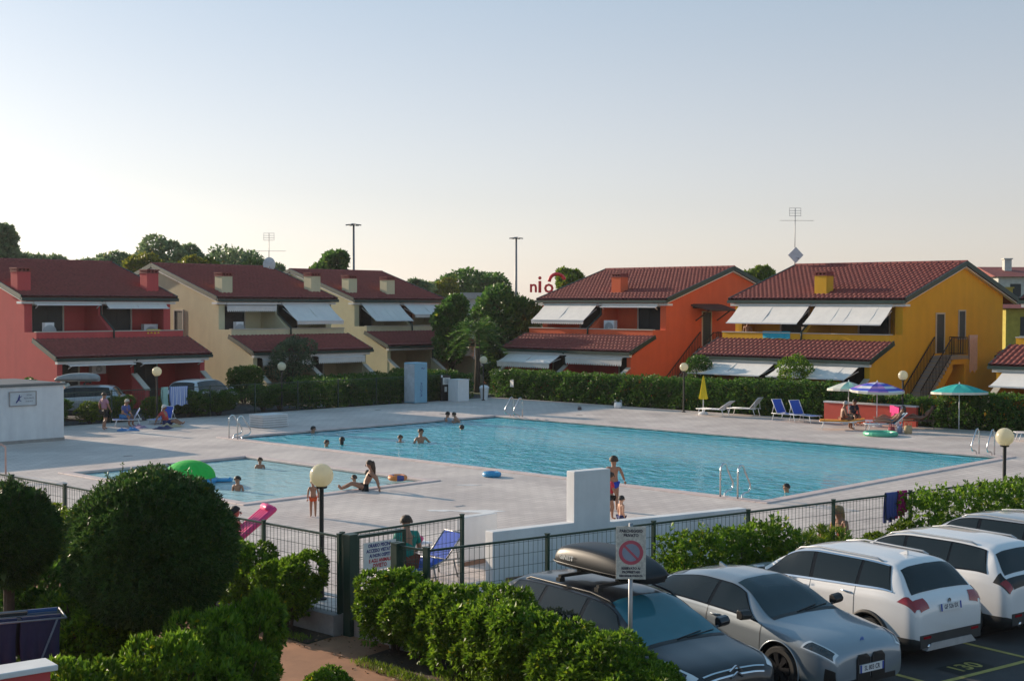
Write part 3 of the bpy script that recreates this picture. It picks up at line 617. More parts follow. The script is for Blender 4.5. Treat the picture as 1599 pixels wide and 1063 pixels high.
q = at_depth(150, 990, 19.0); bush('garden_shrub', 'loose dark shrub under the big clipped ball', (q.x, q.y, -0.29), PB[2], (1.25, 1.25, 1.25))
q = at_depth(60, 940, 20.5); bush('garden_shrub', 'dark shrub behind the laundry rack', (q.x, q.y, -0.29), HB[1], (1.2, 1.2, 1.2))
q = at_depth(515, 1085, 18.0); bush('path_shrub', 'small shrub tip at the bottom edge right of the path', (q.x, q.y, -0.29), PB[3], (0.55, 0.55, 0.62))
def ball_bush(label, px, py, rpx, dep, n, sprigs=0, sq=1.0):
    c = at_depth(px, py, dep); r = rpx * dep / FPX; root = empty('clipped_ball_bush', (c.x, c.y, -0.29), 0, label, 'bush', 'clipped ball bushes in the garden'); cz = c.z + 0.29
    d = unit(n); k = RNG.uniform(0.86, 1.015, (n, 1)) + 0.045 * np.sin(d[:, :1]*7 + 1) * np.cos(d[:, 2:]*6 + d[:, 1:2]*5) + 0.02 * np.sin(d[:, 1:2]*17 + d[:, 2:]*13)
    P = d * k * np.array([r, r, r * sq]) + np.array([0, 0, cz]); V, F = rosettes(P, d, 3, 0.062, 0.30, 0.9)
    m = n // 5; P2 = unit(m) * RNG.uniform(0.2, 0.85, (m, 1)) * r + np.array([0, 0, cz]); V2, F2 = rosettes(P2, unit(m), 2, 0.22, 0.6, 1.5)
    parts = [V, V2]; faces = [F, F2 + len(V)]; o = len(V) + len(V2); s = MB()
    for i in range(sprigs):
        a = RNG.uniform(0, 6.28); q = RNG.uniform(0, 0.55) if i < 26 else RNG.uniform(0.5, 0.98); b = np.array([r*q*math.cos(a), r*q*math.sin(a), cz + r*sq*math.sqrt(1-q*q)*0.96]); hh = RNG.uniform(0.08, 0.2) if i else 0.3
        s.tube([b, b + np.array([0.02, 0.01, hh*0.6]), b + np.array([0.03, 0.0, hh])], [0.006, 0.005, 0.003], 4)
        t = RNG.random((14, 1)); Pq = b + np.array([0.02, 0.005, hh]) * t; Vq, Fq = leaf_quads(Pq, unit(14) + [0, 0, 0.5], 0.05, 0.35); parts.append(Vq); faces.append(Fq + o); o += len(Vq)
    link('foliage', np_mesh('foliage', np.concatenate(parts), np.concatenate(faces), L_DARK), root)
    s.tube([(0, 0, 0), (0.03, 0.02, cz - r*0.5), (0, 0, cz)], [0.09, 0.075, 0.05], 8)
    for a in range(5): s.tube([(0, 0, cz - r*0.8), (0.6*r*math.cos(a*1.3), 0.6*r*math.sin(a*1.3), cz)], [0.04, 0.02], 5)
    link('trunk', s.mesh('trunk', m_bark), root)
ball_bush('big dark clipped ball bush in front of the paddling pool', 237, 858, 131, 18.6, 22000, 110, 0.93)
ball_bush('smaller clipped ball bush cut by the left edge', 12, 836, 78, 19.5, 10000, 45)
# --- right hand hedges by the parking
def n1px(x, y, n2): d = ray(x, y); v = Vector((d[0], d[1], 0)); return n2 / v.dot(NY) * v.dot(NX)
a, b = n1px(1045, 850, 18.15), n1px(1232, 840, 18.15)
hedge_box('clipped_hedge', 'clipped hedge block behind the grey coupe', NP(a, 18.15, -0.29), NP(b, 18.15, -0.29), 0.75, 1.42, 1900, L_PITT, 0.085, 5, 'hedges behind the parked cars', lump=0.05, shoots=45)
a, b = n1px(1432, 790, 18.1), 31.5
hedge_box('clipped_hedge', 'clipped bright hedge at the right edge behind the white cars', NP(a, 18.1, -0.29), NP(b, 18.1, -0.29), 0.95, 1.62, 3600, L_PITT, 0.085, 5, 'hedges behind the parked cars', lump=0.07, shoots=150)
for i, x in enumerate((1258, 1300, 1345, 1385, 1415)):
    a = n1px(x, 850, 18.12); bush('oleander_shrub', ['first narrow leaved shrub right of the hedge block', 'second narrow leaved shrub right of the hedge block', 'narrow leaved shrub below the sitting woman', 'narrow leaved shrub below the hanging towels', 'narrow leaved shrub next to the right hedge'][i], NP(a, 18.12, -0.29), OB[i % 2] if i < 2 else LB[i % 2], (1.0, 1.0, (0.92, 0.95, 0.8, 0.82, 1.0)[i]), 'narrow leaved shrubs behind the white car')
for i, (x, s) in enumerate(((800, 0.8), (960, 0.95))):
    a = n1px(x, 880, 18.15); bush('fence_shrub', ['small bright shrub left of the estate car', 'shrub behind the roof box'][i], NP(a, 18.15, -0.29), [OB[0], PB[2]][i], (s, s, s))
# --- far hedges round the pool
hedge_box('tall_hedge', 'long clipped hedge in front of the orange house', (57.4, 39.2, 0), (57.4, 55.6, 0), 1.2, 1.5, 6500, L_HEDGE, 0.13, 3, 'clipped hedges round the pool')
hedge_box('tall_hedge', 'clipped hedge between the topiary ball and the striped parasol', (57.4, 33.6, 0), (57.4, 39.1, 0), 1.2, 1.62, 2600, L_HEDGE, 0.13, 3, 'clipped hedges round the pool')
hedge_box('tall_hedge', 'low hedge behind the red wall under the parasols', (57.6, 28.2, 0), (57.6, 33.5, 0), 1.0, 1.15, 1800, L_HEDGE, 0.13, 3, 'clipped hedges round the pool')
hedge_box('tall_hedge', 'clipped hedge behind the teal parasol', (57.4, 12.0, 0), (57.4, 28.1, 0), 1.2, 1.5, 6000, L_HEDGE, 0.13, 3, 'clipped hedges round the pool')
hedge_box('tall_hedge', 'dark hedge left of the blue shower tower', (43.2, 56.1, 0), (55.3, 56.1, 0), 1.0, 1.35, 4200, L_HEDGE, 0.13, 3, 'clipped hedges round the pool')
hedge_box('tall_hedge', 'hedge in front of the cream houses', (46, 60.2, 0), (58, 60.2, 0), 1.2, 1.25, 3200, L_HEDGE, 0.15, 3, 'clipped hedges round the pool')
FG = 'loose bushes behind the far fence'
lbs = ['loose yellow-green bush next to the white building', 'loose bush behind the standing woman', 'loose bush behind the beach towels', 'loose bush right of the beach towels', 'loose bush under the hanging towels', 'loose bush in front of the white van', 'loose bush at the right end of the van']
for i, x in enumerate((28.0, 29.6, 31.4, 33.0, 34.6, 36.6, 38.2)):
    bush('loose_bush', lbs[i], (x, 55.75 + 0.2 * (i % 2), -0.04), [LB, HB, LB, LB, LB, HB, HB][i][i % 2], (1.3, 1.3, (1.5, 0.9, 0.85, 0.95, 0.9, 0.85, 0.8)[i]), FG)
for i, (px, py, X, Y, s, lab) in enumerate(((505, 0, 41.2, 56.3, (1.3, 1.3, 0.85), 'dark bush behind the parasol stand'), (0, 0, 42.3, 56.4, (1.2, 1.2, 0.9), 'dark bush right of the parasol stand'), (0, 0, 43.6, 61.3, (1.5, 1.5, 1.35), 'rounded shrub at the corner of the first cream house'),
        (0, 0, 30.2, 60.6, (1.5, 1.5, 1.2), 'shrub at the corner of the red house'), (0, 0, 28.6, 62.3, (2.2, 2.0, 1.9), 'dark shrub left of the red house'), (0, 0, 48.0, 61.4, (1.1, 1.1, 0.9), 'low shrub below the cream house porch'), (0, 0, 55.6, 62.0, (1.2, 1.2, 1.0), 'low shrub right of the olive tree'), (0, 0, 62, 60.2, (1.5, 1.5, 1.2), 'shrub left of the orange house'), (0, 0, 60.4, 57.8, (1.6, 1.6, 0.9), 'low shrub left of the orange house hedge'))):
    bush('garden_shrub', lab, (X, Y, -0.05), HB[i % 3], s, 'garden shrubs by the houses')
# --- trees
def tree(name, label, loc, h, rx, mat, n, l, nb=14, crown=(0.35, 1.0), shape='round', group=None, k=1, tr=0.18, seed=0):
    root = empty(name, loc, 0, label, 'tree', group); z0, z1 = crown[0]*h, h; cz = (z0 + z1) / 2; hz = (z1 - z0) / 2; bl = []
    rg = np.random.default_rng(seed + 11)
    for i in range(nb):
        a = rg.uniform(0, 6.28); t = rg.uniform(-0.85, 0.85)
        if shape == 'round': q = rx * math.sqrt(1 - t*t) * rg.uniform(0.35, 0.75)
        elif shape == 'flat': q = rx * rg.uniform(0.2, 0.85)
        else: q = rx * (0.9 - 0.5*abs(t)) * rg.uniform(0.1, 0.7)
        rr = rx * rg.uniform(0.26, 0.45) * (1 if shape != 'tall' else 0.9)
        bl.append(((q*math.cos(a), q*math.sin(a), cz + hz*t*0.8), (rr, rr, rr * (0.8 if shape != 'flat' else 0.5))))
    bl.append(((0, 0, cz), (rx*0.62, rx*0.62, hz*0.72)))
    P, D = blob_cloud(bl, n, (0.7, 1.1), 0.2); link('crown', foliage_mesh('crown', P, D, mat, l, 0.6, k, 1.1), root)
    s = MB(); s.tube([(0, 0, -0.1), (0.05*rx, 0, z0*0.6), (0, 0.04*rx, z0), (0, 0, cz + hz*0.4)], [tr, tr*0.8, tr*0.65, tr*0.15], 8)
    for b in bl[:-1]: s.tube([(0, 0, z0*0.85 + 0.3*hz*rg.random()), (b[0][0]*0.5, b[0][1]*0.5, (z0 + b[0][2])*0.5), b[0]], [tr*0.45, tr*0.3, tr*0.08], 5)
    link('trunk', s.mesh('trunk', m_bark, True), root); return root
def tree_px(label, x, yt, yb, wpx, dep, mat, name='tree', n=2200, l=0.45, shape='round', nb=14, group='trees on the skyline'):
    c = at_depth(x, yb, dep); zt = at_depth(x, yt, dep).z; zb = at_depth(x, yb, dep).z; h = zt + 0.05
    return tree(name, label, (c.x, c.y, -0.05), h, wpx/2 * dep / FPX, mat, n, l, nb, (max(0.15, zb / h), 1.0), shape, group, 1, max(0.15, h*0.022), int(x))
tree_px('tall grey-green tree cut by the left edge', 2, 346, 450, 70, 118, L_GREY, 'poplar_tree', 7000, 0.42, 'tall')
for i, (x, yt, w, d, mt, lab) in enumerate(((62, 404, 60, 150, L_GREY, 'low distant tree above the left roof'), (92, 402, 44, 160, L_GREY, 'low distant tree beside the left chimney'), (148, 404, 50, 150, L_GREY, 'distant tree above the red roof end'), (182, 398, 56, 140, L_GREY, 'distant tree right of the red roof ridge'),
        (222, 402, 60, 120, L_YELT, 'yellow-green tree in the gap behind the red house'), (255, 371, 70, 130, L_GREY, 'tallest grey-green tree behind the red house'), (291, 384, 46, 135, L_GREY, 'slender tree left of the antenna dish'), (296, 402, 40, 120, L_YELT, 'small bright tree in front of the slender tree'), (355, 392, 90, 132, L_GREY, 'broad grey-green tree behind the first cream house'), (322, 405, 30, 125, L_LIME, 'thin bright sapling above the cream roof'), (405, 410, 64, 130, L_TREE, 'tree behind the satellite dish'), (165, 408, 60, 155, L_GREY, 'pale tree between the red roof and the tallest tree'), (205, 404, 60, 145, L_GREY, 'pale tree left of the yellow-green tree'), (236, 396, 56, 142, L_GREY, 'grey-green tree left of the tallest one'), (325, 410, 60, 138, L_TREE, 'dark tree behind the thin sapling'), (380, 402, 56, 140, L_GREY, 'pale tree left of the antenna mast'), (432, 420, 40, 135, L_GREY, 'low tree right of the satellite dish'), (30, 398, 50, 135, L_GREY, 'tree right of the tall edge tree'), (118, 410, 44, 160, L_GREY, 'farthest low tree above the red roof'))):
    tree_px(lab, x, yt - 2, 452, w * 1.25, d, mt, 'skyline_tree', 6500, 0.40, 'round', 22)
tree_px('round dark tree left of the tall mast', 520, 393, 445, 60, 118, L_TREE, 'skyline_tree', 7000, 0.36)
tree_px('small light tree beside the round dark tree', 497, 418, 445, 40, 125, L_LIME, 'skyline_tree', 4000, 0.36)
tree_px('distant tree behind the second cream roof', 655, 437, 465, 46, 130, L_GREY, 'skyline_tree', 4000, 0.36)
tree_px('wide flat umbrella pine on the skyline', 735, 429, 452, 112, 150, L_TREE, 'umbrella_pine', 9000, 0.4, 'flat', 22)
tree_px('distant green tree left of the umbrella pine', 690, 440, 465, 50, 140, L_YELT, 'skyline_tree', 4000, 0.36)
tree_px('dark bushy tree right of the cream house', 706, 446, 600, 60, 88, L_TREE, 'bushy_tree', 13000, 0.28, 'round', 26)
tree_px('big dark round tree left of the orange house', 790, 440, 596, 118, 92, L_TREE, 'bushy_tree', 24000, 0.28, 'round', 34)
tree_px('bright tree peeking over the orange roof', 886, 420, 450, 44, 112, L_LIME, 'skyline_tree', 4000, 0.34)
tree_px('bright tree between the orange and yellow roofs', 1188, 417, 450, 50, 118, L_LIME, 'skyline_tree', 4000, 0.34)
tree_px('dark tree behind the far yellow house', 1568, 478, 560, 40, 98, L_TREE, 'bushy_tree', 1500, 0.3)
tree('olive_tree', 'olive tree with a broad crown in front of the cream house', (46.9, 61.6, -0.05), 3.45, 1.65, L_OLIVE, 9000, 0.13, 14, (0.36, 1.0), 'round', 'garden trees', 1, 0.12, 5)
for i, (x, y, rp, X, lab) in enumerate(((1240, 580, 31, 59.2, 'round topiary tree in front of the yellow house'), (1090, 578, 24, 59.4, 'small round topiary tree beside the yellow parasol'))):
    c = onX(x, y, X); r = rp / FPX * (CM[2] @ np.array(c - Vector((0, 0, CAMZ)))); tree('topiary_tree', lab, (c.x, c.y, -0.04), c.z + r, r * 1.05, L_PITT if i == 0 else L_HEDGE, 5200, 0.12, 20, ((c.z - r) / (c.z + r), 1.0), 'round', 'garden trees', 1, 0.08, 20 + i)
def palm(label, loc, h, rl):
    root = empty('palm_tree', loc, 0, label, 'tree'); s = MB(); s.tube([(0, 0, -0.1), (0.05, 0, h*0.5), (0, 0, h)], [0.2, 0.16, 0.17], 9); link('trunk', s.mesh('trunk', m_bark, True), root)
    Vs = []; Fs = []; o = 0
    for i in range(30):
        a = i * 2.4; e = R(70 - 95 * (i / 30)); d = np.array([math.cos(a)*math.cos(e), math.sin(a)*math.cos(e), math.sin(e)]); t = np.linspace(0.1, 1, 26)[:, None]
        P = np.array([0, 0, h]) + d * rl * t + np.array([0, 0, -0.55]) * rl * t**2.2; sd = np.cross(d, [0, 0, 1]); sd /= np.linalg.norm(sd)
        for sg in (-1, 1):
            V, F = leaf_quads(P, np.repeat((d*0.6 + sg*sd)[None], 26, 0) + unit(26)*0.15, 0.45, 0.10, 0.1); Vs.append(V); Fs.append(F + o); o += len(V)
    link('crown', np_mesh('crown', np.concatenate(Vs), np.concatenate(Fs), L_TREE), root)
c = at_depth(745, 580, 84); palm('palm tree in the gap left of the orange house', (c.x, c.y, -0.05), 3.6, 1.9)
# red bougainvillea by the orange stairs
P, D = blob_cloud([((0, 0, 0.5), 0.5), ((0.4, 0.2, 0.9), 0.4), ((-0.4, -0.1, 0.8), 0.4)], 900); c = onX(1015, 585, 60.5)
rt = empty('flowering_shrub', (c.x, c.y, -0.04), 0, 'red flowering shrub by the orange house stairs', 'bush'); link('foliage', foliage_mesh('foliage', P, D, leafm('bougainvillea', (0.10, 0.03, 0.02), (0.36, 0.02, 0.05)), 0.12, 0.7, 2), rt)
s = MB(); stems(s, 1.0, 6, 0.4); link('stem', s.mesh('stem', m_bark), rt)
# tufts of grass and dry leaves on the beds beside the path
def grass(name, polys, n, lo, mat, label, cat):
    P = []
    for (x0, y0, x1, y1, wd, k) in polys:
        t = RNG.random((k, 1)); q = np.array([[x0, y0]]) + t*np.array([[x1-x0, y1-y0]]); d = np.array([-(y1-y0), x1-x0]); d = d/np.linalg.norm(d); q = q + (RNG.random((k, 1)) - 0.5)*wd*d; P.append(np.concatenate([q, np.full((k, 1), -0.285)], 1))
    P = np.concatenate(P); D = unit(len(P))*0.6 + np.array([0, 0, 1]); V, F = leaf_quads(P, D, lo, 0.12, 0.3); tag(link(name, np_mesh(name, V, F, mat)), label, cat, kind='stuff')
a_, b_ = NP(11.9, 17.6), NP(11.3, 13.0); grass('grass', [(13.95, 16.6, 13.75, 14.6, 0.35, 900), (14.2, 18.2, 14.25, 21, 0.25, 700), (a_.x - 0.5, a_.y, b_.x - 0.6, b_.y, 0.5, 1500)], 0, 0.09, L_LIME, 'short grass along the edges of the path beds', 'grass')
P = np.concatenate([np.stack([RNG.uniform(13.6, 14.9, 260), RNG.uniform(13.6, 18.6, 260), np.full(260, -0.279)], 1)]); P = P[(P[:, 0] > 13.9) | (P[:, 1] < 16.4)]; V, F = leaf_quads(P, unit(len(P))*np.array([1, 1, 0.15]), 0.06, 0.5, 0.2); tag(link('fallen_leaves', np_mesh('fallen_leaves', V, F, leafm('dead_leaf', (0.10, 0.05, 0.02), (0.28, 0.15, 0.06), 0.1))), 'dry fallen leaves under the shrubs', 'leaves', kind='stuff')
# ------------------------------------------------------------------ fences and gate
def panel_mesh(Ln, h, name='panel', sp=0.1):
    b = MB(); n = int(Ln / sp)
    for i in range(n + 1): x = Ln * i / n; b.box(x - 0.003, -0.003, 0, x + 0.003, 0.003, h)
    for z in np.arange(0.08, h, 0.2): b.box(0, 0.0035, z - 0.0035, Ln, 0.0095, z + 0.0035)
    return b.mesh(name, green_metal)
def fence(label, pts, h=1.4, z0=0.0, rail=True, sp=0.1):
    o = Vector((pts[0][0], pts[0][1], z0)); root = empty('wire_mesh_fence', o, 0, label, 'fence', 'green wire mesh fences round the pool')
    P = [Vector((p[0], p[1], z0)) - o for p in pts]; pb = MB(); pb.box(-0.03, -0.03, -0.25, 0.03, 0.03, h + 0.02); pb.box(-0.036, -0.036, h + 0.02, 0.036, 0.036, h + 0.04); pmh = pb.mesh('post', green_metal)
    for i, p in enumerate(P):
        link('post', pmh, root, p)
        if i + 1 < len(P):
            d = P[i+1] - p; a = math.atan2(d.y, d.x); c = link('panel', panel_mesh(d.length, h - 0.1, sp=sp), root, p + Vector((0, 0, 0.06)), a)
            if rail: r = MB(); r.box(0, -0.018, 0, d.length, 0.018, 0.035); r.build('top_rail', green_metal, root, loc=p + Vector((0, 0, h - 0.035)), rz=a)
    return root
fence('green mesh fence on the left running from the gate to the left edge', [(14.9, 18.2), (14.88, 20.32), (14.86, 22.7), (14.85, 25.07), (14.85, 27.45), (14.83, 29.8), (14.82, 32.2), (14.8, 34.6), (14.8, 37.0)])
fence('short green mesh fence behind the gate sign', [(15.05, 18.3), (17.9, 18.27)])
nf = [(15.04, 16.14)] + [(15.04 + 2.42 * k * math.cos(0.1873), 16.14 - 2.42 * k * math.sin(0.1873)) for k in range(1, 8)]
fence('long green mesh fence behind the parked cars', nf)
fence('short green fence piece right of the gate', [(15.0, 16.84), (15.04, 16.2)])
fence('dark mesh fence in front of the far bushes', [(27.0 + 2.6 * k, 55.3) for k in range(11)], 1.45, -0.02, True, 0.14)
for nm, a, b in (('left_fence_kerb', (14.86, 18.16), (14.8, 45)), ('front_fence_kerb', (15.04, 16.12), (nf[-1][0] + 6, nf[-1][1] - 1.15)), ('gate_kerb', (15.0, 16.9), (15.04, 16.13))):
    k = MB(); k.bar((*a, -0.12), (*b, -0.12), 0.24, 0.36); tag(k.build(nm, pm('kerb_concrete', (0.36, 0.34, 0.33), 0.9, var=0.15, bump=0.3)), kind='structure')
m_paper = pm('sign_white', (0.72, 0.71, 0.68), 0.6, var=0.05); m_ink = pm('sign_ink', (0.02, 0.02, 0.05), 0.6, var=0.1); m_redink = pm('sign_red', (0.55, 0.02, 0.04), 0.6, var=0.1)
def words(parent, txt, size, mat, x, z, y=-0.008, sx=1.0, bold=0.0):
    me = text_mesh(txt, size, mat, bold=bold, sx=sx); me.transform(Matrix.Rotation(R(90), 4, 'X')); o = link('lettering', me, parent, (x, y, z)); return o
gp = empty('gate_post', (15.0, 18.02, -0.3), 0, 'thick dark green gate post beside the open gate', 'post'); b = MB(); b.box(-0.09, -0.09, 0, 0.09, 0.09, 1.72); bevel(b.build('post', green_metal, gp), 0.01); b = MB(); b.box(-0.1, -0.1, 1.721, 0.1, 0.1, 1.74); b.build('cap', green_metal, gp)
gp = empty('gate_post', (15.01, 16.84, -0.3), 0, 'thick dark green gate post behind the shrub right of the gate', 'post'); b = MB(); b.box(-0.08, -0.08, 0, 0.08, 0.08, 1.72); bevel(b.build('post', green_metal, gp), 0.01); b = MB(); b.box(-0.09, -0.09, 1.721, 0.09, 0.09, 1.74); b.build('cap', green_metal, gp)
g = empty('gate', (15.1, 17.98, 0), R(-2), 'open green metal gate carrying a printed notice', 'gate')
b = MB(); b.box(0, -0.025, 0.05, 0.05, 0.025, 1.4); b.box(1.03, -0.025, 0.05, 1.08, 0.025, 1.4); b.box(0.05, -0.025, 1.35, 1.03, 0.025, 1.4); b.box(0.05, -0.025, 0.05, 1.03, 0.025, 0.1); b.build('frame', green_metal, g)
link('panel', panel_mesh(0.98, 1.25), g, (0.05, 0, 0.1)); b = MB(); b.box(1.0, -0.08, 0.7, 1.03, -0.03, 0.85); b.build('handle', black_m, g)
ns = empty('notice_board', (15.16, 17.94, 0), R(-2), 'white notice with blue and red lettering hung on the gate', 'sign'); b = MB(); b.box(0.04, -0.02, 0.78, 0.76, -0.005, 1.26); bd = b.build('board', m_paper, ns)
m_blue = pm('sign_blue', (0.02, 0.03, 0.20), 0.6, var=0.1)
for i, (t, m_) in enumerate((('ORARIO PISCINA', m_blue), ('ACCESSO VIETATO', m_blue), ('AI NON OSPITI', m_blue), ('E AGLI ANIMALI', m_redink), ('DIVIETO', m_redink))): words(bd, t, 0.085 if i < 4 else 0.1, m_, 0.40, 1.2 - i * 0.088, -0.024, 0.8, 0.003)
# ------------------------------------------------------------------ no parking sign
p = NP(12.1, 13.98, -0.29); s = empty('no_parking_sign', p, R(-48), 'no parking sign on a grey pole in front of the estate car', 'sign')
b = MB(); b.tube([(0, 0.03, 0), (0, 0.03, 2.7)], 0.03, 10); b.build('pole', pm('galvanised', (0.35, 0.35, 0.36), 0.45, 0.8, var=0.15), s, True)
b = MB(); b.box(-0.20, -0.015, 1.95, 0.20, -0.001, 2.66); pl = b.build('plate', pm('weathered_plate', (0.62, 0.58, 0.52), 0.7, var=0.25, scale=25), s)
def disc(parent, name, r, mat, y, z, r0=0.0):
    b = MB(); n = 32
    if r0: b.lathe([(r0, 0), (r, 0)], n, (0, y, z), 'y')
    else: b.poly([(r*math.cos(2*math.pi*k/n), y, z + r*math.sin(2*math.pi*k/n)) for k in range(n)])
    return b.build(name, mat, parent)
disc(pl, 'disc', 0.165, pm('sign_grey_blue', (0.28, 0.32, 0.42), 0.6), -0.017, 2.31); disc(pl, 'ring', 0.165, pm('faded_red', (0.55, 0.10, 0.14), 0.6, var=0.1), -0.019, 2.31, 0.12)
b = MB(); b.bar((-0.09, -0.018, 2.40), (0.09, -0.018, 2.22), 0.002, 0.03, (1, 0, 1)); b.build('slash', MAT['faded_red'], pl)
for i, (t, z, sz) in enumerate((('PARCHEGGIO', 2.60, 0.055), ('PRIVATO', 2.54, 0.055), ('RISERVATO AI', 2.095, 0.045), ('PROPRIETARI', 2.045, 0.045), ('RIMOZIONE FORZATA', 1.995, 0.034))): words(pl, t, sz, m_ink, 0, z, -0.018, 0.9, 0.002)
# ------------------------------------------------------------------ globe lamps
def frosted():
    m = pm('frosted_globe', (0.80, 0.76, 0.60), 0.2, var=0.08, scale=6, coat=0.3); n = m.node_tree.nodes; l = m.node_tree.links; b = n['Principled BSDF']; t = n.new('ShaderNodeBsdfTranslucent'); t.inputs[0].default_value = (0.88, 0.82, 0.62, 1)
    ms = n.new('ShaderNodeMixShader'); ms.inputs[0].default_value = 0.5; l.new(b.outputs[0], ms.inputs[1]); l.new(t.outputs[0], ms.inputs[2]); l.new(ms.outputs[0], n['Material Output'].inputs[0]); return m
m_globe = frosted()
def lamp(label, loc, h=2.25):
    r = empty('globe_lamp', loc, 0, label, 'lamp', 'globe lamps round the pool')
    b = MB(); b.lathe([(0.10, 0.0), (0.10, 0.03), (0.05, 0.05), (0.042, 0.1), (0.042, h - 0.24), (0.10, h - 0.23), (0.11, h - 0.20), (0.05, h - 0.17), (0.03, h - 0.1), (0.001, h - 0.08)], 12); b.build('pole', black_m, r, 'auto')
    b = MB(); b.ball((0, 0, h), 0.215, n=24, m=16); b.build('globe', m_globe, r, True)
c = gnd(502, 742, 2.25); lamp('globe lamp nearest the gate, in front of the paddling pool', (c.x, c.y, 0))
c = gnd(1569, 682, 2.25); lamp('globe lamp by the right edge behind the bright hedge', (c.x, c.y, 0))
for x, y, lab in ((245, 651, 'globe lamp in front of the red house'), (440, 641, 'globe lamp in front of the first cream house'), (755, 623, 'globe lamp beside the white litter bin'), (1068, 643, 'globe lamp by the orange house stairs'), (1410, 668, 'globe lamp between the striped and teal parasols')):
    yg = {245: 580, 440: 571, 755: 562, 1068: 573, 1410: 586}[x]; c = gnd(x, yg, 2.25); lamp(lab, (c.x, c.y, -0.03 if c.y > 55.2 else 0))
# ------------------------------------------------------------------ white walls of the foot shower
wx, wy = 18.72, 18.26; w0 = Vector((wx, wy, 0)); n2w = w0.dot(NY)
def wpx(x, y): d = ray(x, y); v = Vector((d[0], d[1], 0)); return n2w / v.dot(NY) * v.dot(NX) - w0.dot(NX)
r = empty('shower_wall', w0, NROT, 'low white plaster wall with a tall pillar beside the estate car', 'wall'); e0, e1, e2 = wpx(897, 800), wpx(953, 800), wpx(1166, 812)
b = MB(); b.prism([(0, 0.0, 0), (e2, 0.0, 0), (e2, 0.0, 0.88), (e1, 0.0, 0.93), (e1, 0.0, 2.02), (e0, 0.0, 2.02), (e0, 0.0, 1.0), (0, 0.0, 1.0)], (0, 0.26, 0)); bevel(b.build('wall', white_pl, r), 0.015)
b = MB(); b.box(0.3, -0.012, 0, e0, -0.002, 0.09); b.build('skirting', pm('brown_skirting', (0.22, 0.13, 0.09), 0.8), r)
a, c = gnd(724, 808, 1.0), gnd(778, 800, 1.0); r = empty('shower_wall', (a.x, a.y, 0), 0, 'plain low white wall behind the short fence', 'wall'); b = MB(); b.box(0, 0, 0, (c.x - a.x), 0.22, 1.0); bevel(b.build('wall', white_pl, r), 0.015); b = MB(); b.box(0.02, -0.012, 0, (c.x - a.x) - 0.02, -0.002, 0.09); b.build('skirting', MAT['brown_skirting'], r)
# ------------------------------------------------------------------ white pool building
r = empty('pool_building', (26.75, 49.5, 0), 0, 'white flat-roofed pool building cut by the left edge', 'building'); b = MB(); b.box(-8, 0, 0.12, 0, 4.0, 2.16); b.build('wall', white_pl, r)
b = MB(); b.box(-8.02, -0.02, 0, 0.02, 4.02, 0.12); b.build('plinth', pm('grey_plinth', (0.32, 0.30, 0.28), 0.9), r)
b = MB(); b.box(-8.08, -0.08, 2.161, 0.08, 4.08, 2.24); b.box(-8.0, 0.1, 2.2401, -0.1, 3.9, 2.26); b.build('roof', pm('roof_edge_metal', (0.10, 0.11, 0.11), 0.5, var=0.1), r)
pl = empty('wall_plaque', (26.75, 49.49, 0), 0, 'framed plaque with a blue emblem on the white pool building', 'sign'); b = MB(); x0, x1, z0, z1 = -2.25, -1.15, 1.42, 1.98; b.box(x0, -0.03, z0, x1, -0.005, z1); bd = b.build('board', pm('plaque_grey', (0.52, 0.55, 0.58), 0.5, var=0.08), pl)
b = MB(); f = 0.03
b.box(x0, -0.05, z0, x1, -0.031, z0 + f); b.box(x0, -0.05, z1 - f, x1, -0.031, z1); b.box(x0, -0.05, z0 + f, x0 + f, -0.031, z1 - f); b.box(x1 - f, -0.05, z0 + f, x1, -0.031, z1 - f); b.build('frame', pm('plaque_frame', (0.30, 0.26, 0.24), 0.5), pl)
b = MB(); b.tube([(-1.98, -0.036, 1.55), (-1.86, -0.036, 1.70), (-1.84, -0.036, 1.86)], [0.02, 0.035, 0.012], 6); b.tube([(-1.90, -0.036, 1.72), (-1.74, -0.036, 1.80)], [0.02, 0.01], 6); b.tube([(-1.88, -0.036, 1.66), (-1.76, -0.036, 1.60)], [0.02, 0.01], 6); b.build('emblem', m_blue, bd)
for i in range(3): words(bd, ('PISCINA', 'REGOLAMENTO', 'ORARI 9-19')[i], 0.08, m_ink, -1.45, 1.83 - i * 0.12, -0.033, 0.7)
# ------------------------------------------------------------------ ladders
lt = MB()
for s_ in (-0.25, 0.25):
    lt.tube([(-0.12, s_, 0), (-0.12, s_, 0.55), (-0.10, s_, 0.68), (-0.02, s_, 0.76), (0.07, s_, 0.74), (0.20, s_, 0.55), (0.38, s_, 0.30), (0.39, s_, 0.20), (0.33, s_, 0.13), (0.15, s_, 0.11), (0.06, s_, 0.06), (0.05, s_, -0.5), (0.06, s_, -1.0)], 0.022, 8)
lm_ = lt.mesh('rail', steel, True); ls = MB()
for z in (-0.25, -0.5, -0.75): ls.box(0.03, -0.25, z - 0.015, 0.12, 0.25, z + 0.015)
lsm = ls.mesh('step', steel)
for x, y, rz, lab in ((31.72, 45.1, 0, 'steel pool ladder at the left corner of the big pool'), (47.25, 44.6, math.pi, 'steel pool ladder on the far side of the big pool'), (31.72, 21.7, 0, 'nearest steel pool ladder'), (47.25, 21.5, math.pi, 'steel pool ladder at the right corner of the big pool')):
    r = empty('pool_ladder', (x, y, 0.03), rz, lab, 'ladder', 'steel pool ladders'); r.scale = (1.2, 1.15, 1.2); link('rail', lm_, r); link('step', lsm, r)
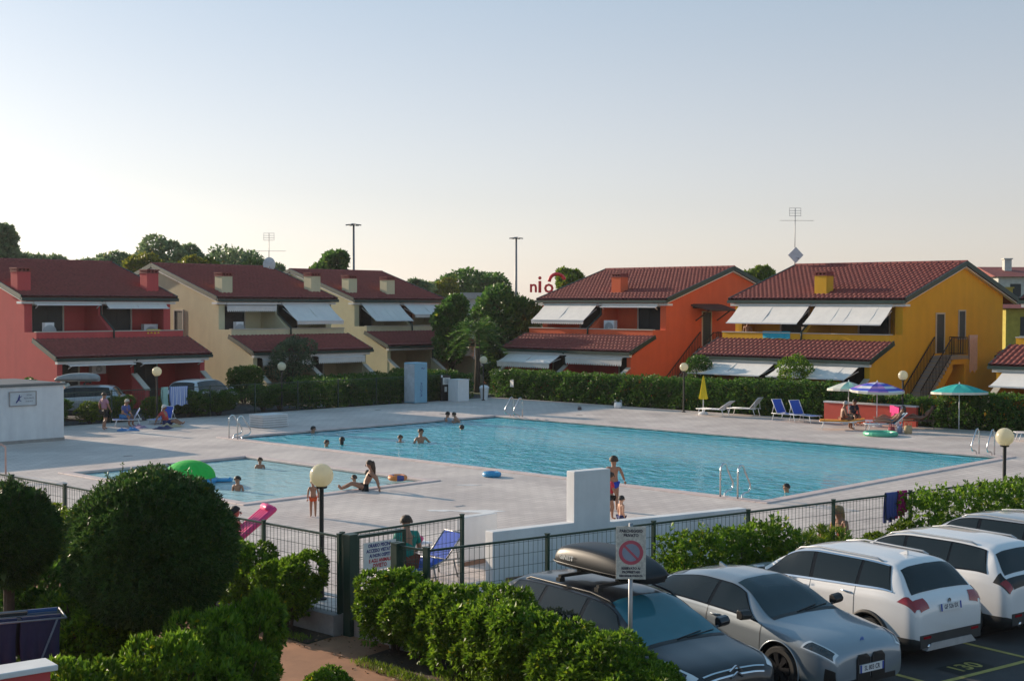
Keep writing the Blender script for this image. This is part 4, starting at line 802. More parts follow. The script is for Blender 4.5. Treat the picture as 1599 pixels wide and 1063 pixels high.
b = MB(); b.tube([(0, 0, 0), (0, 0, 0.85), (-0.12, 0.06, 0.95), (-1.2, 0.6, 0.95)], 0.03, 8); c = gnd(9, 740); o = b.build('handrail', pm('pinkish_rail', (0.55, 0.36, 0.32), 0.4), None, True, loc=(c.x, c.y, 0)); tag(o, 'pale metal handrail at the left edge by the fence', 'handrail')
# ------------------------------------------------------------------ deck furniture
def lounger(label, loc, rz, sling, frame=white_m, back=50, group='sun loungers by the pool', L_=1.9, seat_h=0.34, pad=0.008):
    r = empty('sun_lounger', loc, rz, label, 'sun lounger', group); fl = L_ * 0.62; bl = L_ * 0.38; a = R(back); w = 0.31
    b = MB()
    for y in (-w, w): b.tube([(0, y, seat_h), (fl, y, seat_h), (fl + 0.35, y, seat_h)], 0.018, 6)
    for x in (0.0, fl * 0.5, fl): b.tube([(x, -w, seat_h), (x, w, seat_h)], 0.014, 6)
    for y in (-w, w): b.tube([(fl, y, seat_h), (fl + bl*math.cos(a), y, seat_h + bl*math.sin(a))], 0.016, 6)
    b.tube([(fl + bl*math.cos(a), -w, seat_h + bl*math.sin(a)), (fl + bl*math.cos(a), w, seat_h + bl*math.sin(a))], 0.016, 6)
    for y in (-w, w): b.tube([(fl + 0.3, y, seat_h), (fl + bl*0.6*math.cos(a), y, seat_h + bl*0.6*math.sin(a))], 0.012, 6)
    b.build('frame', frame, r, True)
    for x, s_ in ((0.18, -0.10), (fl + 0.2, 0.10)):
        for y in (-w, w): b = MB(); b.tube([(x, y, seat_h), (x + s_, y, 0.0)], 0.017, 6); b.build('leg', frame, r, True)
    b = MB()
    for i in range(6): b.box(fl*i/6 + 0.01, -w + 0.02, seat_h - 0.004 - 0.012*math.sin(math.pi*(i+.5)/6), fl*(i+1)/6, w - 0.02, seat_h + pad - 0.012*math.sin(math.pi*(i+.5)/6))
    b.build('seat', sling, r); b = MB(); b.bar((fl + 0.03, 0, seat_h + 0.03*math.sin(a)), (fl + bl*math.cos(a), 0, seat_h + bl*math.sin(a)), 2*w - 0.05, max(0.012, pad*1.2)); b.build('backrest', sling, r); return r
def parasol(label, loc, h, rad, mats, tilt=0.0, closed=False, panels=8, base=True, drop=0.34, fringe=None):
    r = empty('parasol', loc, random.uniform(0, 1), label, 'parasol', 'parasols by the pool'); b = MB(); b.tube([(0, 0, 0), (0, 0, h)], 0.022, 8); b.build('pole', white_m, r, True)
    if base: b = MB(); b.lathe([(0.0, 0), (0.24, 0.0), (0.25, 0.05), (0.18, 0.12), (0.05, 0.15), (0.04, 0.3), (0.023, 0.3)], 14); b.build('base', white_m, r, 'auto')
    b = MB()
    if closed:
        n = 16; pr = [(0.02, h + 0.05), (0.05, h - 0.1), (0.10, h - 0.45), (0.15, h - 0.8), (0.20, h - 1.05), (0.17, h - 1.1)]
        vs = []
        for (q, z) in pr: vs += [(q*(1.15 if j % 2 else 0.7)*math.cos(2*math.pi*j/n), q*(1.15 if j % 2 else 0.7)*math.sin(2*math.pi*j/n), z) for j in range(n)]
        b.add(vs, [(i*n+j, i*n+(j+1)%n, (i+1)*n+(j+1)%n, (i+1)*n+j) for i in range(len(pr)-1) for j in range(n)]); b.build('canopy', mats[0], r)
        return r
    K = 5; tp = Vector((0, 0, h)); rot = Matrix.Rotation(tilt, 4, 'Y')
    for p_ in range(panels):
        b.cur = p_ % len(mats); a0, a1 = 2*math.pi*p_/panels, 2*math.pi*(p_+1)/panels
        def pt(k, a, sag): q = rad*k/K; return tp + (rot @ Vector((q*math.cos(a), q*math.sin(a), -drop*(k/K)**1.5 - sag*math.sin(math.pi*k/K))))
        am = (a0 + a1) / 2
        for k in range(K):
            for (u, v, su, sv) in ((a0, am, 0, 0.03), (am, a1, 0.03, 0)):
                q = [pt(k, u, su), pt(k+1, u, su), pt(k+1, v, sv), pt(k, v, sv)]
                if (k + 1) in (K,): pass
                b.add(q, [(0, 1, 2, 3)])
        b.cur = len(mats) if fringe else (len(mats) - 1 if len(mats) > 1 else 0)
        for (u, v) in ((a0, am), (am, a1)): 
            q0, q1 = pt(K, u, 0), pt(K, v, 0); b.add([q0, q1, q1 - Vector((0, 0, 0.1)), q0 - Vector((0, 0, 0.1))], [(0, 1, 2, 3)])
    b.build('canopy', mats + ([fringe] if fringe else []), r); b = MB()
    for p_ in range(panels):
        a = 2*math.pi*p_/panels; e = rot @ Vector((rad*0.97*math.cos(a), rad*0.97*math.sin(a), -drop - 0.012)); m_ = rot @ Vector((rad*0.5*math.cos(a), rad*0.5*math.sin(a), -drop*0.36 - 0.02)); b.tube([tp + Vector((0, 0, -0.03)), tp + m_, tp + e], 0.006, 4)
    b.build('ribs', white_m, r); b = MB(); b.lathe([(0.03, h - 0.02), (0.025, h + 0.05), (0.001, h + 0.09)], 8); b.build('finial', white_m, r); return r
def ring_float(label, loc, R_, r_, mats, rz=0):
    root = empty('swim_ring', loc, rz, label, 'swim ring', 'inflatable swim rings'); b = MB(); n = 24; m = 10
    for i in range(n):
        b.cur = (i // 3) % len(mats)
        for j in range(m):
            def q(i_, j_): a = 2*math.pi*i_/n; e = 2*math.pi*j_/m; rr = R_ + r_*math.cos(e); return (rr*math.cos(a), rr*math.sin(a), r_ + r_*math.sin(e))
            b.add([q(i, j), q(i+1, j), q(i+1, j+1), q(i, j+1)], [(0, 1, 2, 3)])
    b.build('tube', mats, root, True); b = MB(); b.lathe([(0.02, 0), (0.018, 0.03), (0.001, 0.031)], 6, (R_, 0, 2*r_ - 0.005)); b.build('valve', white_m, root); return root
def cloth_over(name, label, mat, p0, p1, zt, dl, dr, cat='towel', group=None, wav=0.03, rz=None):
    """a towel hung over a horizontal edge from p0 to p1 at height zt, hanging dl on one side and dr on the other"""
    p0, p1 = Vector((*p0, zt)), Vector((*p1, zt)); d = p1 - p0; Ln = d.length; a = math.atan2(d.y, d.x); n = 14; b = MB(); pr = []
    for k in range(7): pr.append((-0.03 - 0.02*(1-k/6), -dl*(1 - k/6)))
    pr += [(-0.015, 0.02), (0.015, 0.02)]
    for k in range(7): pr.append((0.03 + 0.02*k/6, -dr*k/6))
    vs = []
    for i in range(n + 1):
        x = Ln*i/n
        for (y, z) in pr: vs.append((x + 0.02*math.sin(z*5), y + (wav*math.sin(i*1.7)*min(1, -z*2) if z < 0 else 0) * (1 if y > 0 else -1), z*(1 + 0.05*math.sin(i*0.9)) ))
    m = len(pr); b.add(vs, [(i*m+j, i*m+j+1, (i+1)*m+j+1, (i+1)*m+j) for i in range(n) for j in range(m-1)])
    o = b.build(name, mat, None, True, loc=p0, rz=a); return tag(o, label, cat, group)
def lying_cloth(label, loc, rz, w, l, mat, bump=0.03):
    b = MB(); n = 10; m = 8; vs = [(w*(i/n-0.5), l*(j/m-0.5) + 0.03*math.sin(i*1.3), 0.012 + bump*(0.5 + 0.5*math.sin(i*0.9 + 1.3*math.sin(j*0.8)))*(0.3 + 0.7*random.random())*math.sin(math.pi*i/n)*math.sin(math.pi*j/m)) for i in range(n+1) for j in range(m+1)]
    b.add(vs, [(i*(m+1)+j, i*(m+1)+j+1, (i+1)*(m+1)+j+1, (i+1)*(m+1)+j) for i in range(n) for j in range(m)]); o = b.build('towel', mat, None, True, loc=loc, rz=rz); return tag(o, label, 'towel', 'towels laid out on the deck')
c_wh = clothm('sling_white', (0.66, 0.66, 0.66)); c_bl = clothm('sling_blue', (0.03, 0.10, 0.50)); c_or = clothm('sling_orange', (0.72, 0.27, 0.02)); c_br = clothm('sling_brown', (0.16, 0.09, 0.05)); c_ye = clothm('canopy_yellow', (0.75, 0.56, 0.02))
c_teal = clothm('canopy_teal', (0.01, 0.40, 0.36)); c_mint = clothm('canopy_mint', (0.30, 0.56, 0.46)); c_pale = clothm('canopy_pale', (0.62, 0.62, 0.55)); c_pk = clothm('cloth_pink', (0.70, 0.03, 0.22)); c_tq = clothm('cloth_turquoise', (0.02, 0.40, 0.55)); c_nv = clothm('cloth_navy', (0.015, 0.02, 0.06))
c_st = clothm('canopy_stripe', (0.05, 0.10, 0.55), (0.70, 0.70, 0.75), 5.5, 2); c_st2 = clothm('canopy_stripe_purple', (0.10, 0.07, 0.48), (0.42, 0.22, 0.50), 5.5, 2)
def g2(x, y): c = gnd(x, y); return (c.x, c.y, 0)
parasol('closed yellow parasol beside the white loungers', g2(1098, 647), 1.85, 0.2, [c_ye], closed=True)
lounger('white lounger left of the pair, beside the closed parasol', (54.6, 39.3, 0), R(-82), c_wh, back=35)
lounger('white lounger with steep backrest right of the closed parasol', (56.0, 38.5, 0), R(-80), c_wh, back=50)
lounger('blue folding lounger left of the red wall', (54.6, 33.6, 0), R(80), c_bl, back=62)
lounger('blue folding lounger touching the red wall', (54.5, 32.7, 0), R(75), c_bl, back=62)
lounger('orange lounger that a man sits on', (52.2, 31.2, 0), R(-58), c_or, back=8, pad=0.09)
lounger('lounger carrying a lying sunbather under the striped parasol', (52.5, 29.2, 0), R(-50), clothm('sling_grey_blue', (0.2, 0.3, 0.4)), back=42)
lounger('brown lounger with an orange towel over its back', (55.3, 29.1, 0), R(-62), c_br, pm('brown_frame', (0.12, 0.07, 0.04), 0.5), back=66)
lounger('lounger cut by the right edge behind the globe lamp', (*g2(1585, 688)[:2], 0), R(-55), clothm('sling_pinkish', (0.70, 0.55, 0.5)), back=40)
bx, by = 55.9, 28.0; cloth_over('towel', 'orange towel draped over the brown lounger back', clothm('cloth_orange', (0.55, 0.24, 0.04)), (55.75, 28.25), (56.15, 28.45), 1.02, 0.5, 0.3)
parasol('open mint and white parasol left of the striped one', (55.6, 31.75, 0), 1.9, 0.95, [c_mint, c_pale], tilt=0.06)
parasol('open blue and purple striped parasol', (55.0, 30.0, 0), 1.98, 1.18, [c_st, c_st2], tilt=-0.05, fringe=c_pale)
parasol('open teal parasol with white fringe', (56.3, 26.8, 0), 1.98, 1.2, [c_teal], tilt=0.03, base=False, fringe=c_pale)
r = empty('red_wall', (56.2, 33.3, 0), 0, 'low red wall with white coping behind the parasols', 'wall'); b = MB(); b.box(-0.1, -4.6, 0, 0.1, 0, 0.86); b.build('wall', pm('red_plaster', (0.62, 0.10, 0.07), 0.85, var=0.08), r); b = MB(); b.box(-0.14, -4.62, 0.861, 0.14, 0.02, 0.93); b.build('coping', white_pl, r)
ring_float('flat green swim ring on the deck below the sunbather', g2(1375, 680), 0.62, 0.09, [pm('float_green', (0.10, 0.48, 0.30), 0.35)])
ring_float('orange and blue swim ring beside the paddling pool', g2(621, 750), 0.21, 0.09, [pm('float_orange', (0.70, 0.22, 0.04), 0.35), pm('float_orange2', (0.70, 0.22, 0.04), 0.35), pm('float_navy', (0.06, 0.07, 0.25), 0.35)])
ring_float('blue swim ring lying by the edge of the big pool', g2(768, 744), 0.22, 0.08, [pm('float_blue', (0.03, 0.30, 0.58), 0.35)])
def bag(label, loc, c, sx=0.3, sy=0.2, h=0.3):
    r = empty('beach_bag', loc, random.uniform(0, 3), label, 'bag', 'beach bags'); b = MB(); b.lathe([(0.001, 0), (0.9, 0.0), (1.0, 0.15*h), (1.05, 0.6*h), (0.85, h), (0.8, h), (0.9, 0.6*h)], 14, sx=sx/2, sy=sy/2); b.build('body', clothm('bag_%.2f_%.2f_%.2f' % c, c), r, True)
    for s_ in (-1, 1): b = MB(); b.tube([(-sx*0.25, s_*sy*0.4, h*0.95), (-sx*0.15, s_*sy*0.42, h*1.35), (sx*0.15, s_*sy*0.42, h*1.35), (sx*0.25, s_*sy*0.4, h*0.95)], 0.012, 5); b.build('handle', clothm('bag_%.2f_%.2f_%.2f' % c, c), r, True)
bag('dark red bag under the lounger with the sunbather', g2(1392, 677), (0.25, 0.04, 0.05)); bag('blue and white bag beside the brown lounger', g2(1405, 676), (0.25, 0.30, 0.45)); bag('straw bag right of the sunbather', g2(1418, 677), (0.45, 0.33, 0.18), 0.35, 0.3, 0.35)
bag('white bundle on the far deck in front of the long hedge', g2(965, 637), (0.72, 0.72, 0.72), 0.45, 0.4, 0.3); bag('small dark object standing on the far deck', g2(905, 640), (0.10, 0.08, 0.08), 0.2, 0.2, 0.14)
cloth_over('towel', 'pink towel hanging over the lounger right of the striped parasol', c_pk, (54.4, 28.6), (54.9, 29.3), 0.98, 0.55, 0.3)
lounger('lounger under the pink towel', (53.9, 30.0, 0), R(-48), clothm('sling_purple', (0.2, 0.1, 0.3)), back=58)
# slatted boxes, parasol stand, shower tower, cabinet, notice, bin
m_slat = pm('white_slats', (0.66, 0.66, 0.66), 0.5, var=0.05)
r = empty('slatted_box', g2(412, 668), 0, 'white slatted equipment box by the left ladder', 'box'); b = MB(); b.box(-0.02, 0.02, 0.0, 1.25, 0.95, 0.5); b.build('core', pm('box_core', (0.4, 0.4, 0.4), 0.7), r)
b = MB()
sa, sb = MB(), MB(); sa.box(-0.05, -0.03, 0, 1.28, 0.0, 0.07); sb.box(-0.08, 0.0, 0, -0.051, 0.97, 0.07); sa = sa.mesh('slat', m_slat); sb = sb.mesh('slat', m_slat)
for z in (0.02, 0.12, 0.22, 0.32, 0.42): link('slat', sa, r, (0, 0, z)); link('slat', sb, r, (0, 0, z))
b = MB(); b.box(-0.08, -0.03, 0.501, 1.28, 0.98, 0.54); b.build('lid', m_slat, r)
r = empty('parasol_stand', g2(500, 635), 0, 'empty white parasol stand by the far fence', 'parasol stand'); b = MB(); b.lathe([(0.001, 0), (0.36, 0), (0.36, 0.05), (0.2, 0.12), (0.05, 0.14)], 16); b.build('base', white_m, r, 'auto'); b = MB(); b.tube([(0, 0, 0.1), (0, 0, 1.15)], 0.03, 8); b.build('pole', white_m, r, True)
tx, ty, _ = g2(649, 629); r = empty('shower_tower', (tx, ty, 0), 0, 'tall pale blue shower tower with dark lettering', 'shower'); b = MB(); b.box(-0.45, -0.45, 0.02, 0.45, 0.45, 2.2); bevel(b.build('body', pm('tower_blue', (0.22, 0.42, 0.55), 0.45, var=0.05), r), 0.04, 3)
b = MB(); b.box(-0.465, -0.40, 0.1, -0.451, 0.40, 2.12); b.build('side_panel', pm('tower_pale', (0.50, 0.55, 0.60), 0.45), r); b = MB(); b.box(-0.5, -0.5, 0, 0.5, 0.5, 0.02); b.build('base', pm('grey_plinth', (0.3, 0.3, 0.3)), r)
me = text_mesh('ACQUA', 0.2, m_blue); me.transform(Matrix.Rotation(R(90), 4, 'Y')); me.transform(Matrix.Rotation(R(90), 4, 'Z')); me2 = text_mesh('ACQUA', 0.22, m_blue); me2.transform(Matrix.Rotation(R(-90), 4, 'Z')); me2.transform(Matrix.Rotation(R(90), 4, 'X')); link('lettering', me2, r, (0.0, -0.456, 0.75)); words(r, '~', 0.5, m_blue, 0.12, 1.9, -0.456)
b = MB(); b.box(-0.42, -0.40, 0, 0.42, 0.40, 1.18); tx, ty, _ = g2(716, 626); r = empty('white_cabinet', (tx, ty, 0), 0, 'plain white cabinet right of the black notice stand', 'cabinet'); bevel(b.build('body', white_m, r), 0.02); b = MB(); b.box(-0.45, -0.43, 1.181, 0.45, 0.43, 1.21); b.build('lid', white_m, r)
tx, ty, _ = g2(696, 625.5); r = empty('notice_stand', (tx, ty, 0), R(-10), 'black notice stand with a white sheet', 'sign'); b = MB(); b.box(-0.34, -0.12, 0, 0.34, 0.05, 0.06); b.box(-0.34, -0.03, 0.06, 0.34, 0.03, 1.4); b.build('stand', black_m, r); b = MB(); b.box(-0.22, -0.045, 0.9, 0.26, -0.031, 1.28); bd = b.build('sheet', m_paper, r)
for i in range(4): words(bd, ('AVVISO', 'ORARIO', 'PISCINA', '9 - 19')[i], 0.08, m_ink, 0.02, 1.22 - i*0.085, -0.047)
b = MB(); b.lathe([(0.001, 0), (0.05, 0), (0.05, 0.12), (0.001, 0.13)], 8, (-0.3, -0.06, 1.3)); b.build('lamp', white_m, r); b = MB(); b.box(-0.1, -0.05, 0.5, 0.05, -0.031, 0.78); b.build('leaflet', m_paper, r)
r = empty('litter_bin', g2(756, 624), 0, 'white tapered litter bin under the globe lamp', 'bin'); b = MB(); b.lathe([(0.001, 0), (0.18, 0), (0.26, 0.62), (0.27, 0.64)], 16); b.build('body', white_m, r, 'auto'); b = MB(); b.lathe([(0.28, 0.645), (0.27, 0.72), (0.18, 0.8), (0.001, 0.84)], 16); b.build('lid', white_m, r, 'auto')
o = MB(); o.box(-0.16, -0.01, 0, 0.16, 0.01, 0.42); c = onX(800, 604, 56.7); tag(o.build('paper_notice', m_paper, loc=(56.66, c.y, c.z), rz=R(80)), 'white paper notice hung on the hedge by the bin', 'notice')
# ------------------------------------------------------------------ hanging towels and laundry
sf = lambda x: (Vector((15.04, 16.14, 0)) + (n1px(x, 800, Vector((15.04, 16.14, 0)).dot(NY)) - Vector((15.04, 16.14, 0)).dot(NX)) * Vector((math.cos(0.1873), -math.sin(0.1873), 0)))
a, c = sf(1381), sf(1398); cloth_over('towel', 'blue towel hanging on the long mesh fence', clothm('cloth_denim', (0.06, 0.08, 0.26)), a[:2], c[:2], 1.42, 0.5, 0.6, group='towels hung on fences'); a, c = sf(1399.5), sf(1413); cloth_over('towel', 'magenta towel hanging on the long mesh fence', clothm('cloth_magenta', (0.42, 0.01, 0.14)), a[:2], c[:2], 1.43, 0.45, 0.55, group='towels hung on fences')
cloth_over('towel', 'pale green towel hanging on the far fence', clothm('cloth_mint', (0.35, 0.55, 0.50)), (34.75, 55.3), (35.1, 55.3), 1.46, 0.9, 0.9, group='towels hung on fences'); cloth_over('towel', 'blue and white striped towel on the far fence', clothm('cloth_stripe', (0.16, 0.24, 0.55), (0.55, 0.58, 0.68), 9, 0), (35.2, 55.3), (36.15, 55.3), 1.46, 0.85, 0.7, group='towels hung on fences')
cloth_over('towel', 'turquoise towels over the yellow house balcony', c_tq, (62.72, 39.3), (62.72, 41.0), 3.94, 0.3, 0.35, group='towels on balconies'); cloth_over('towel', 'yellow towel over the red house balcony', c_ye, (39.7, 64.55), (40.5, 64.55), 3.93, 0.2, 0.25, group='towels on balconies'); cloth_over('towel', 'pale pink sheet over the yellow house stair rail', clothm('cloth_palepink', (0.60, 0.42, 0.38)), (69.2, 32.44), (70.2, 32.44), 3.78, 1.9, 1.2, group='towels on balconies')
# clothes drying rack and red garden wall, bottom left
c = at_depth(30, 962, 16.5); r = empty('drying_rack', (c.x, c.y, -0.29), R(-20), 'folding clothes rack with dark laundry at the lower left', 'clothes rack'); zt = c.z + 0.29
b = MB()
for y in np.linspace(-0.28, 0.28, 7): b.tube([(-0.6, y, zt), (0.5, y, zt)], 0.006, 4)
for x in (-0.6, 0.5): b.tube([(x, -0.3, zt), (x, 0.3, zt)], 0.012, 6)
for y in (-0.3, 0.3): b.tube([(-0.6, y, zt), (0.5, y, zt)], 0.012, 6)
b.build('frame', pm('rack_metal', (0.16, 0.18, 0.21), 0.5, 0.4), r, True)
for sx in (-1, 1):
    for y in (-0.3, 0.3): b = MB(); b.tube([(sx*0.45 - 0.05, y, zt), (-sx*0.35, y, 0)], 0.012, 6); b.build('leg', MAT['rack_metal'], r, True)
R2 = Matrix.Translation(r.location) @ Matrix.Rotation(R(-20), 4, 'Z')
for i, (x0, x1, y, dl) in enumerate(((-0.55, -0.05, -0.19, 0.55), (0.0, 0.45, -0.19, 0.6), (-0.5, 0.1, 0.09, 0.5), (0.12, 0.46, 0.19, 0.6))):
    p0 = R2 @ Vector((x0, y, zt)); p1 = R2 @ Vector((x1, y, zt)); cloth_over('garment', ['dark garment at the front left of the drying rack', 'navy garment at the front right of the drying rack', 'dark garment in the middle of the drying rack', 'dark shirt at the back right of the drying rack'][i], [c_nv, c_nv, clothm('cloth_black', (0.012, 0.011, 0.012)), clothm('cloth_deepblue', (0.02, 0.06, 0.16))][i], p0[:2], p1[:2], zt - 0.29 + 0.01, dl, dl * 0.8, 'laundry', 'laundry on the drying rack')
c = at_depth(72, 1042, 14.0); r = empty('garden_wall', (c.x, c.y, -0.29), R(-8), 'pink-red garden wall with pale coping in the lower left corner', 'wall'); b = MB(); b.box(-2.5, -0.12, 0, 0, 0.12, c.z + 0.29); b.build('wall', MAT['wall_red'], r); b = MB(); b.box(-2.5, -0.18, c.z + 0.291, 0.06, 0.18, c.z + 0.35); bevel(b.build('coping', white_pl, r), 0.01)
b = MB(); b.tube([(-2.3, -0.3, c.z + 0.2), (-0.25, -0.3, c.z - 0.05), (-0.2, -0.16, c.z - 0.05)], 0.02, 8); b.build('handrail', black_m, r, True)
# little iron fence left of the path
r = empty('iron_fence', (*at_depth(412, 1020, 17.6)[:2], -0.29), 0, 'dark iron fence at the end of the left shrubs', 'fence'); d = (NY * -1)
for k in range(14):
    q = Vector((-0.13 * k * 0.56, -0.13 * k * 0.83, 0)); b = MB(); b.box(q.x - 0.01, q.y - 0.01, 0, q.x + 0.01, q.y + 0.01, 0.95); b.build('bar', iron, r)
b = MB(); b.bar((0, 0, 0.9), (-0.95, -1.4, 0.9), 0.03, 0.03); b.bar((0, 0, 0.12), (-0.95, -1.4, 0.12), 0.03, 0.03); b.build('rail', iron, r)
# a folded bicycle-like thing: grey garden bucket and hose reel beside the shrub
c = at_depth(140, 1010, 17.6); r = empty('garden_bucket', (c.x, c.y, -0.28), 0, 'pale grey bucket on the garden paving', 'bucket'); b = MB(); b.lathe([(0.001, 0), (0.13, 0), (0.17, 0.3), (0.16, 0.3), (0.12, 0.02), (0.001, 0.02)], 16); b.build('body', pm('bucket_grey', (0.35, 0.4, 0.44), 0.5), r, 'auto'); b = MB(); b.tube([(-0.165, 0, 0.28), (-0.1, 0, 0.4), (0.1, 0, 0.4), (0.165, 0, 0.28)], 0.006, 5); b.build('handle', steel, r, True)
# ------------------------------------------------------------------ roof antennas, masts, skyline
def antenna(label, base, h, dish=None, cross=0.5):
    r = empty('roof_antenna', base, 0, label, 'antenna', 'roof antennas'); b = MB(); b.tube([(0, 0, -0.2), (0, 0, h)], 0.025, 6); b.build('mast', pm('antenna_grey', (0.3, 0.3, 0.31), 0.5, 0.5), r, True); b = MB(); d = Vector((-0.7, 0.72, 0))
    z = h * cross; b.bar(d * -1.1 + Vector((0, 0, z)), d * 0.9 + Vector((0, 0, z)), 0.02, 0.02)
    for k in range(9): q = d * (-1.05 + k*0.24) + Vector((0, 0, z)); b.bar(q + Vector((-0.2, -0.2, 0)), q + Vector((0.2, 0.2, 0)), 0.012, 0.012)
    b.build('crossbar', MAT['antenna_grey'], r); b = MB()
    for zz in (h - 0.45, h - 0.3, h - 0.15, h): b.bar(Vector((0, 0, zz)) - d*0.35, Vector((0, 0, zz)) + d*0.35, 0.02, 0.02)
    for s_ in (-0.33, 0.33): b.bar(d*s_ + Vector((0, 0, h - 0.45)), d*s_ + Vector((0, 0, h)), 0.015, 0.015)
    b.build('grid', MAT['antenna_grey'], r)
    if dish:
        b = MB()
        if dish == 'round': b.lathe([(0.001, 0), (0.2, 0.02), (0.38, 0.08), (0.40, 0.1), (0.38, 0.1), (0.2, 0.04), (0.001, 0.02)], 20, axis='y', sy=1.15)
        else: b.prism([(0, 0, -0.48), (0.48, 0, 0), (0, 0, 0.48), (-0.48, 0, 0)], (0, 0.06, 0))
        o = b.build('dish', pm('dish_white', (0.62, 0.64, 0.66), 0.5), r, False, loc=(-0.05, -0.1, 0.55), rz=R(-35)); b = MB(); b.tube([(0, 0.1, -0.1), (0, -0.35, -0.2)], 0.012, 5); b.ball((0, -0.36, -0.2), 0.05, n=8, m=6); b.build('receiver', MAT['antenna_grey'], o)
c = onX(1241, 413, 70.0); antenna('tall antenna with a square dish on the yellow house', (70.0, c.y, c.z), 3.3, 'square', 0.78)
c = onY(420, 426, 72.5); antenna('antenna with a round dish on the cream house roof', (c.x, 72.5, c.z), 2.55, 'round', 0.55)
for x, yt, dp, lab in ((552, 350, 150, 'tall floodlight mast behind the second cream house'), (806, 371, 170, 'tall floodlight mast above the big round tree')):
    c = at_depth(x, yt, dp); h = c.z; r = empty('floodlight_mast', (c.x, c.y, -0.05), 0, lab, 'mast', 'floodlight masts'); b = MB(); b.tube([(0, 0, 0), (0, 0, h)], [0.22, 0.12], 8); b.build('pole', pm('mast_grey', (0.22, 0.22, 0.23), 0.5, 0.4), r, True); b = MB(); b.lathe([(0.2, h - 0.05), (0.5, h), (0.2, h + 0.12)], 10); b.build('head', MAT['mast_grey'], r, 'auto')
    for k in range(6): b = MB(); a = k * 1.047 + 0.3; b.bar((0.3*math.cos(a), 0.3*math.sin(a), h), (0.85*math.cos(a), 0.85*math.sin(a), h - 0.06), 0.3, 0.12); b.build('floodlight', MAT['mast_grey'], r)
m_signred = pm('letter_red', (0.60, 0.03, 0.04), 0.5, var=0.08)
for t, x, y, sz, lab in (('n', 833, 448, 0.85, 'red roof sign letter n on the skyline'), ('i', 843, 445, 1.25, 'red roof sign letter i on the skyline'), ('o', 857, 448, 0.95, 'red roof sign letter o on the skyline')):
    me = text_mesh(t, sz * 1.5, m_signred, 0.08, 0.03); me.transform(Matrix.Rotation(R(90), 4, 'X')); c = at_depth(x, y, 105); o = link('roof_sign_letter', me, loc=c, rz=YAW - math.pi / 2 + R(0) if False else -R(46.5)); tag(o, lab, 'sign letter', 'red letters of the skyline sign')
b = MB(); b.tube([(0.6*math.cos(a), 0, 0.6*math.sin(a)) for a in np.linspace(math.pi, 0.25, 12)], 0.13, 8); c = at_depth(870, 440, 105); tag(b.build('roof_sign_arch', m_signred, None, True, loc=c, rz=-R(46.5)), 'red curved arch of the skyline sign', 'sign letter', 'red letters of the skyline sign')
def far_house(label, x0, x1, ye, yr, dep, wc, roofc=m_tile, flat=False):
    a, c = at_depth(x0, ye, dep), at_depth(x1, ye, dep); zr_ = at_depth((x0 + x1)/2, yr, dep).z; ze = a.z; d = (c - a); Ln = math.hypot(d.x, d.y); ang = math.atan2(d.y, d.x); r = empty('far_house', (a.x, a.y, -0.05), ang, label, 'house', 'distant houses on the skyline')
    b = MB(); b.box(0, 0, 0, Ln, 8, ze); b.build('wall', wc, r); b = MB()
    if flat: b.box(-0.2, -0.2, ze + 0.002, Ln + 0.2, 8.2, zr_)
    else: b.prism([(-0.4, -0.4, ze), (-0.4, 8.4, ze), (-0.4, 4, zr_)], (Ln + 0.8, 0, 0))
    rf = b.build('roof', roofc, r)
    for k in range(max(1, int(Ln / 3))): b = MB(); q = 1 + k*3; b.box(q, -0.03, ze - 1.9, q + 0.9, -0.002, ze - 0.6); w_ = b.build('window', m_shut, r); b = MB(); b.box(q - 0.06, -0.06, ze - 2.0, q + 0.96, -0.031, ze - 1.91); b.build('sill', m_cream, w_)
    if not flat: b = MB(); b.box(Ln*0.3, 2.2, ze, Ln*0.3 + 0.6, 2.8, zr_ + 0.6); b.box(Ln*0.3 - 0.08, 2.12, zr_ + 0.601, Ln*0.3 + 0.68, 2.88, zr_ + 0.7); b.build('chimney', wc, rf)
far_house('distant pale house with a red roof at the right edge', 1559, 1640, 431, 414, 115, pm('far_white', (0.55, 0.56, 0.52), 0.9))
far_house('distant low house behind the yellow roof', 1525, 1562, 437, 428, 130, pm('far_pink', (0.42, 0.26, 0.22), 0.9))
far_house('distant yellow house between the two yellow roofs', 1571, 1620, 480, 462, 96, pm('far_yellow', (0.45, 0.36, 0.06), 0.9))
far_house('distant white flat building behind the trees', 722, 768, 466, 456, 125, pm('far_white', (0.55, 0.56, 0.52), 0.9), pm('far_roof_grey', (0.4, 0.4, 0.4), 0.9), True)
r = empty('garage', (72.0, 25.2, 0), 0, 'low garage with a red roof right of the yellow stairs', 'garage'); b = MB(); b.box(0, 0, 0, 6, 6.6, 2.6); b.build('wall', MAT['lowwall_yellow'], r); b = MB(); b.prism([(-0.5, -0.2, 2.62), (6.4, -0.2, 3.9), (6.4, -0.2, 4.0), (-0.5, -0.2, 2.72)], (0, 7.0, 0)); rf = b.build('roof', m_tile, r)
V, F = tiles(-0.2, 6.8, -0.5, 2.73, 6.4, 4.01); V = V[:, [1, 0, 2]]; link('roof_tiles', np_mesh('roof_tiles', V, F, m_tile), rf); b = MB(); b.box(-0.62, -0.22, 2.52, -0.5, 6.82, 2.7); b.build('gutter', dgreen_gut, rf); b = MB(); b.box(-0.03, 2, 0, -0.002, 3, 2.1); b.build('door', m_shut, r)

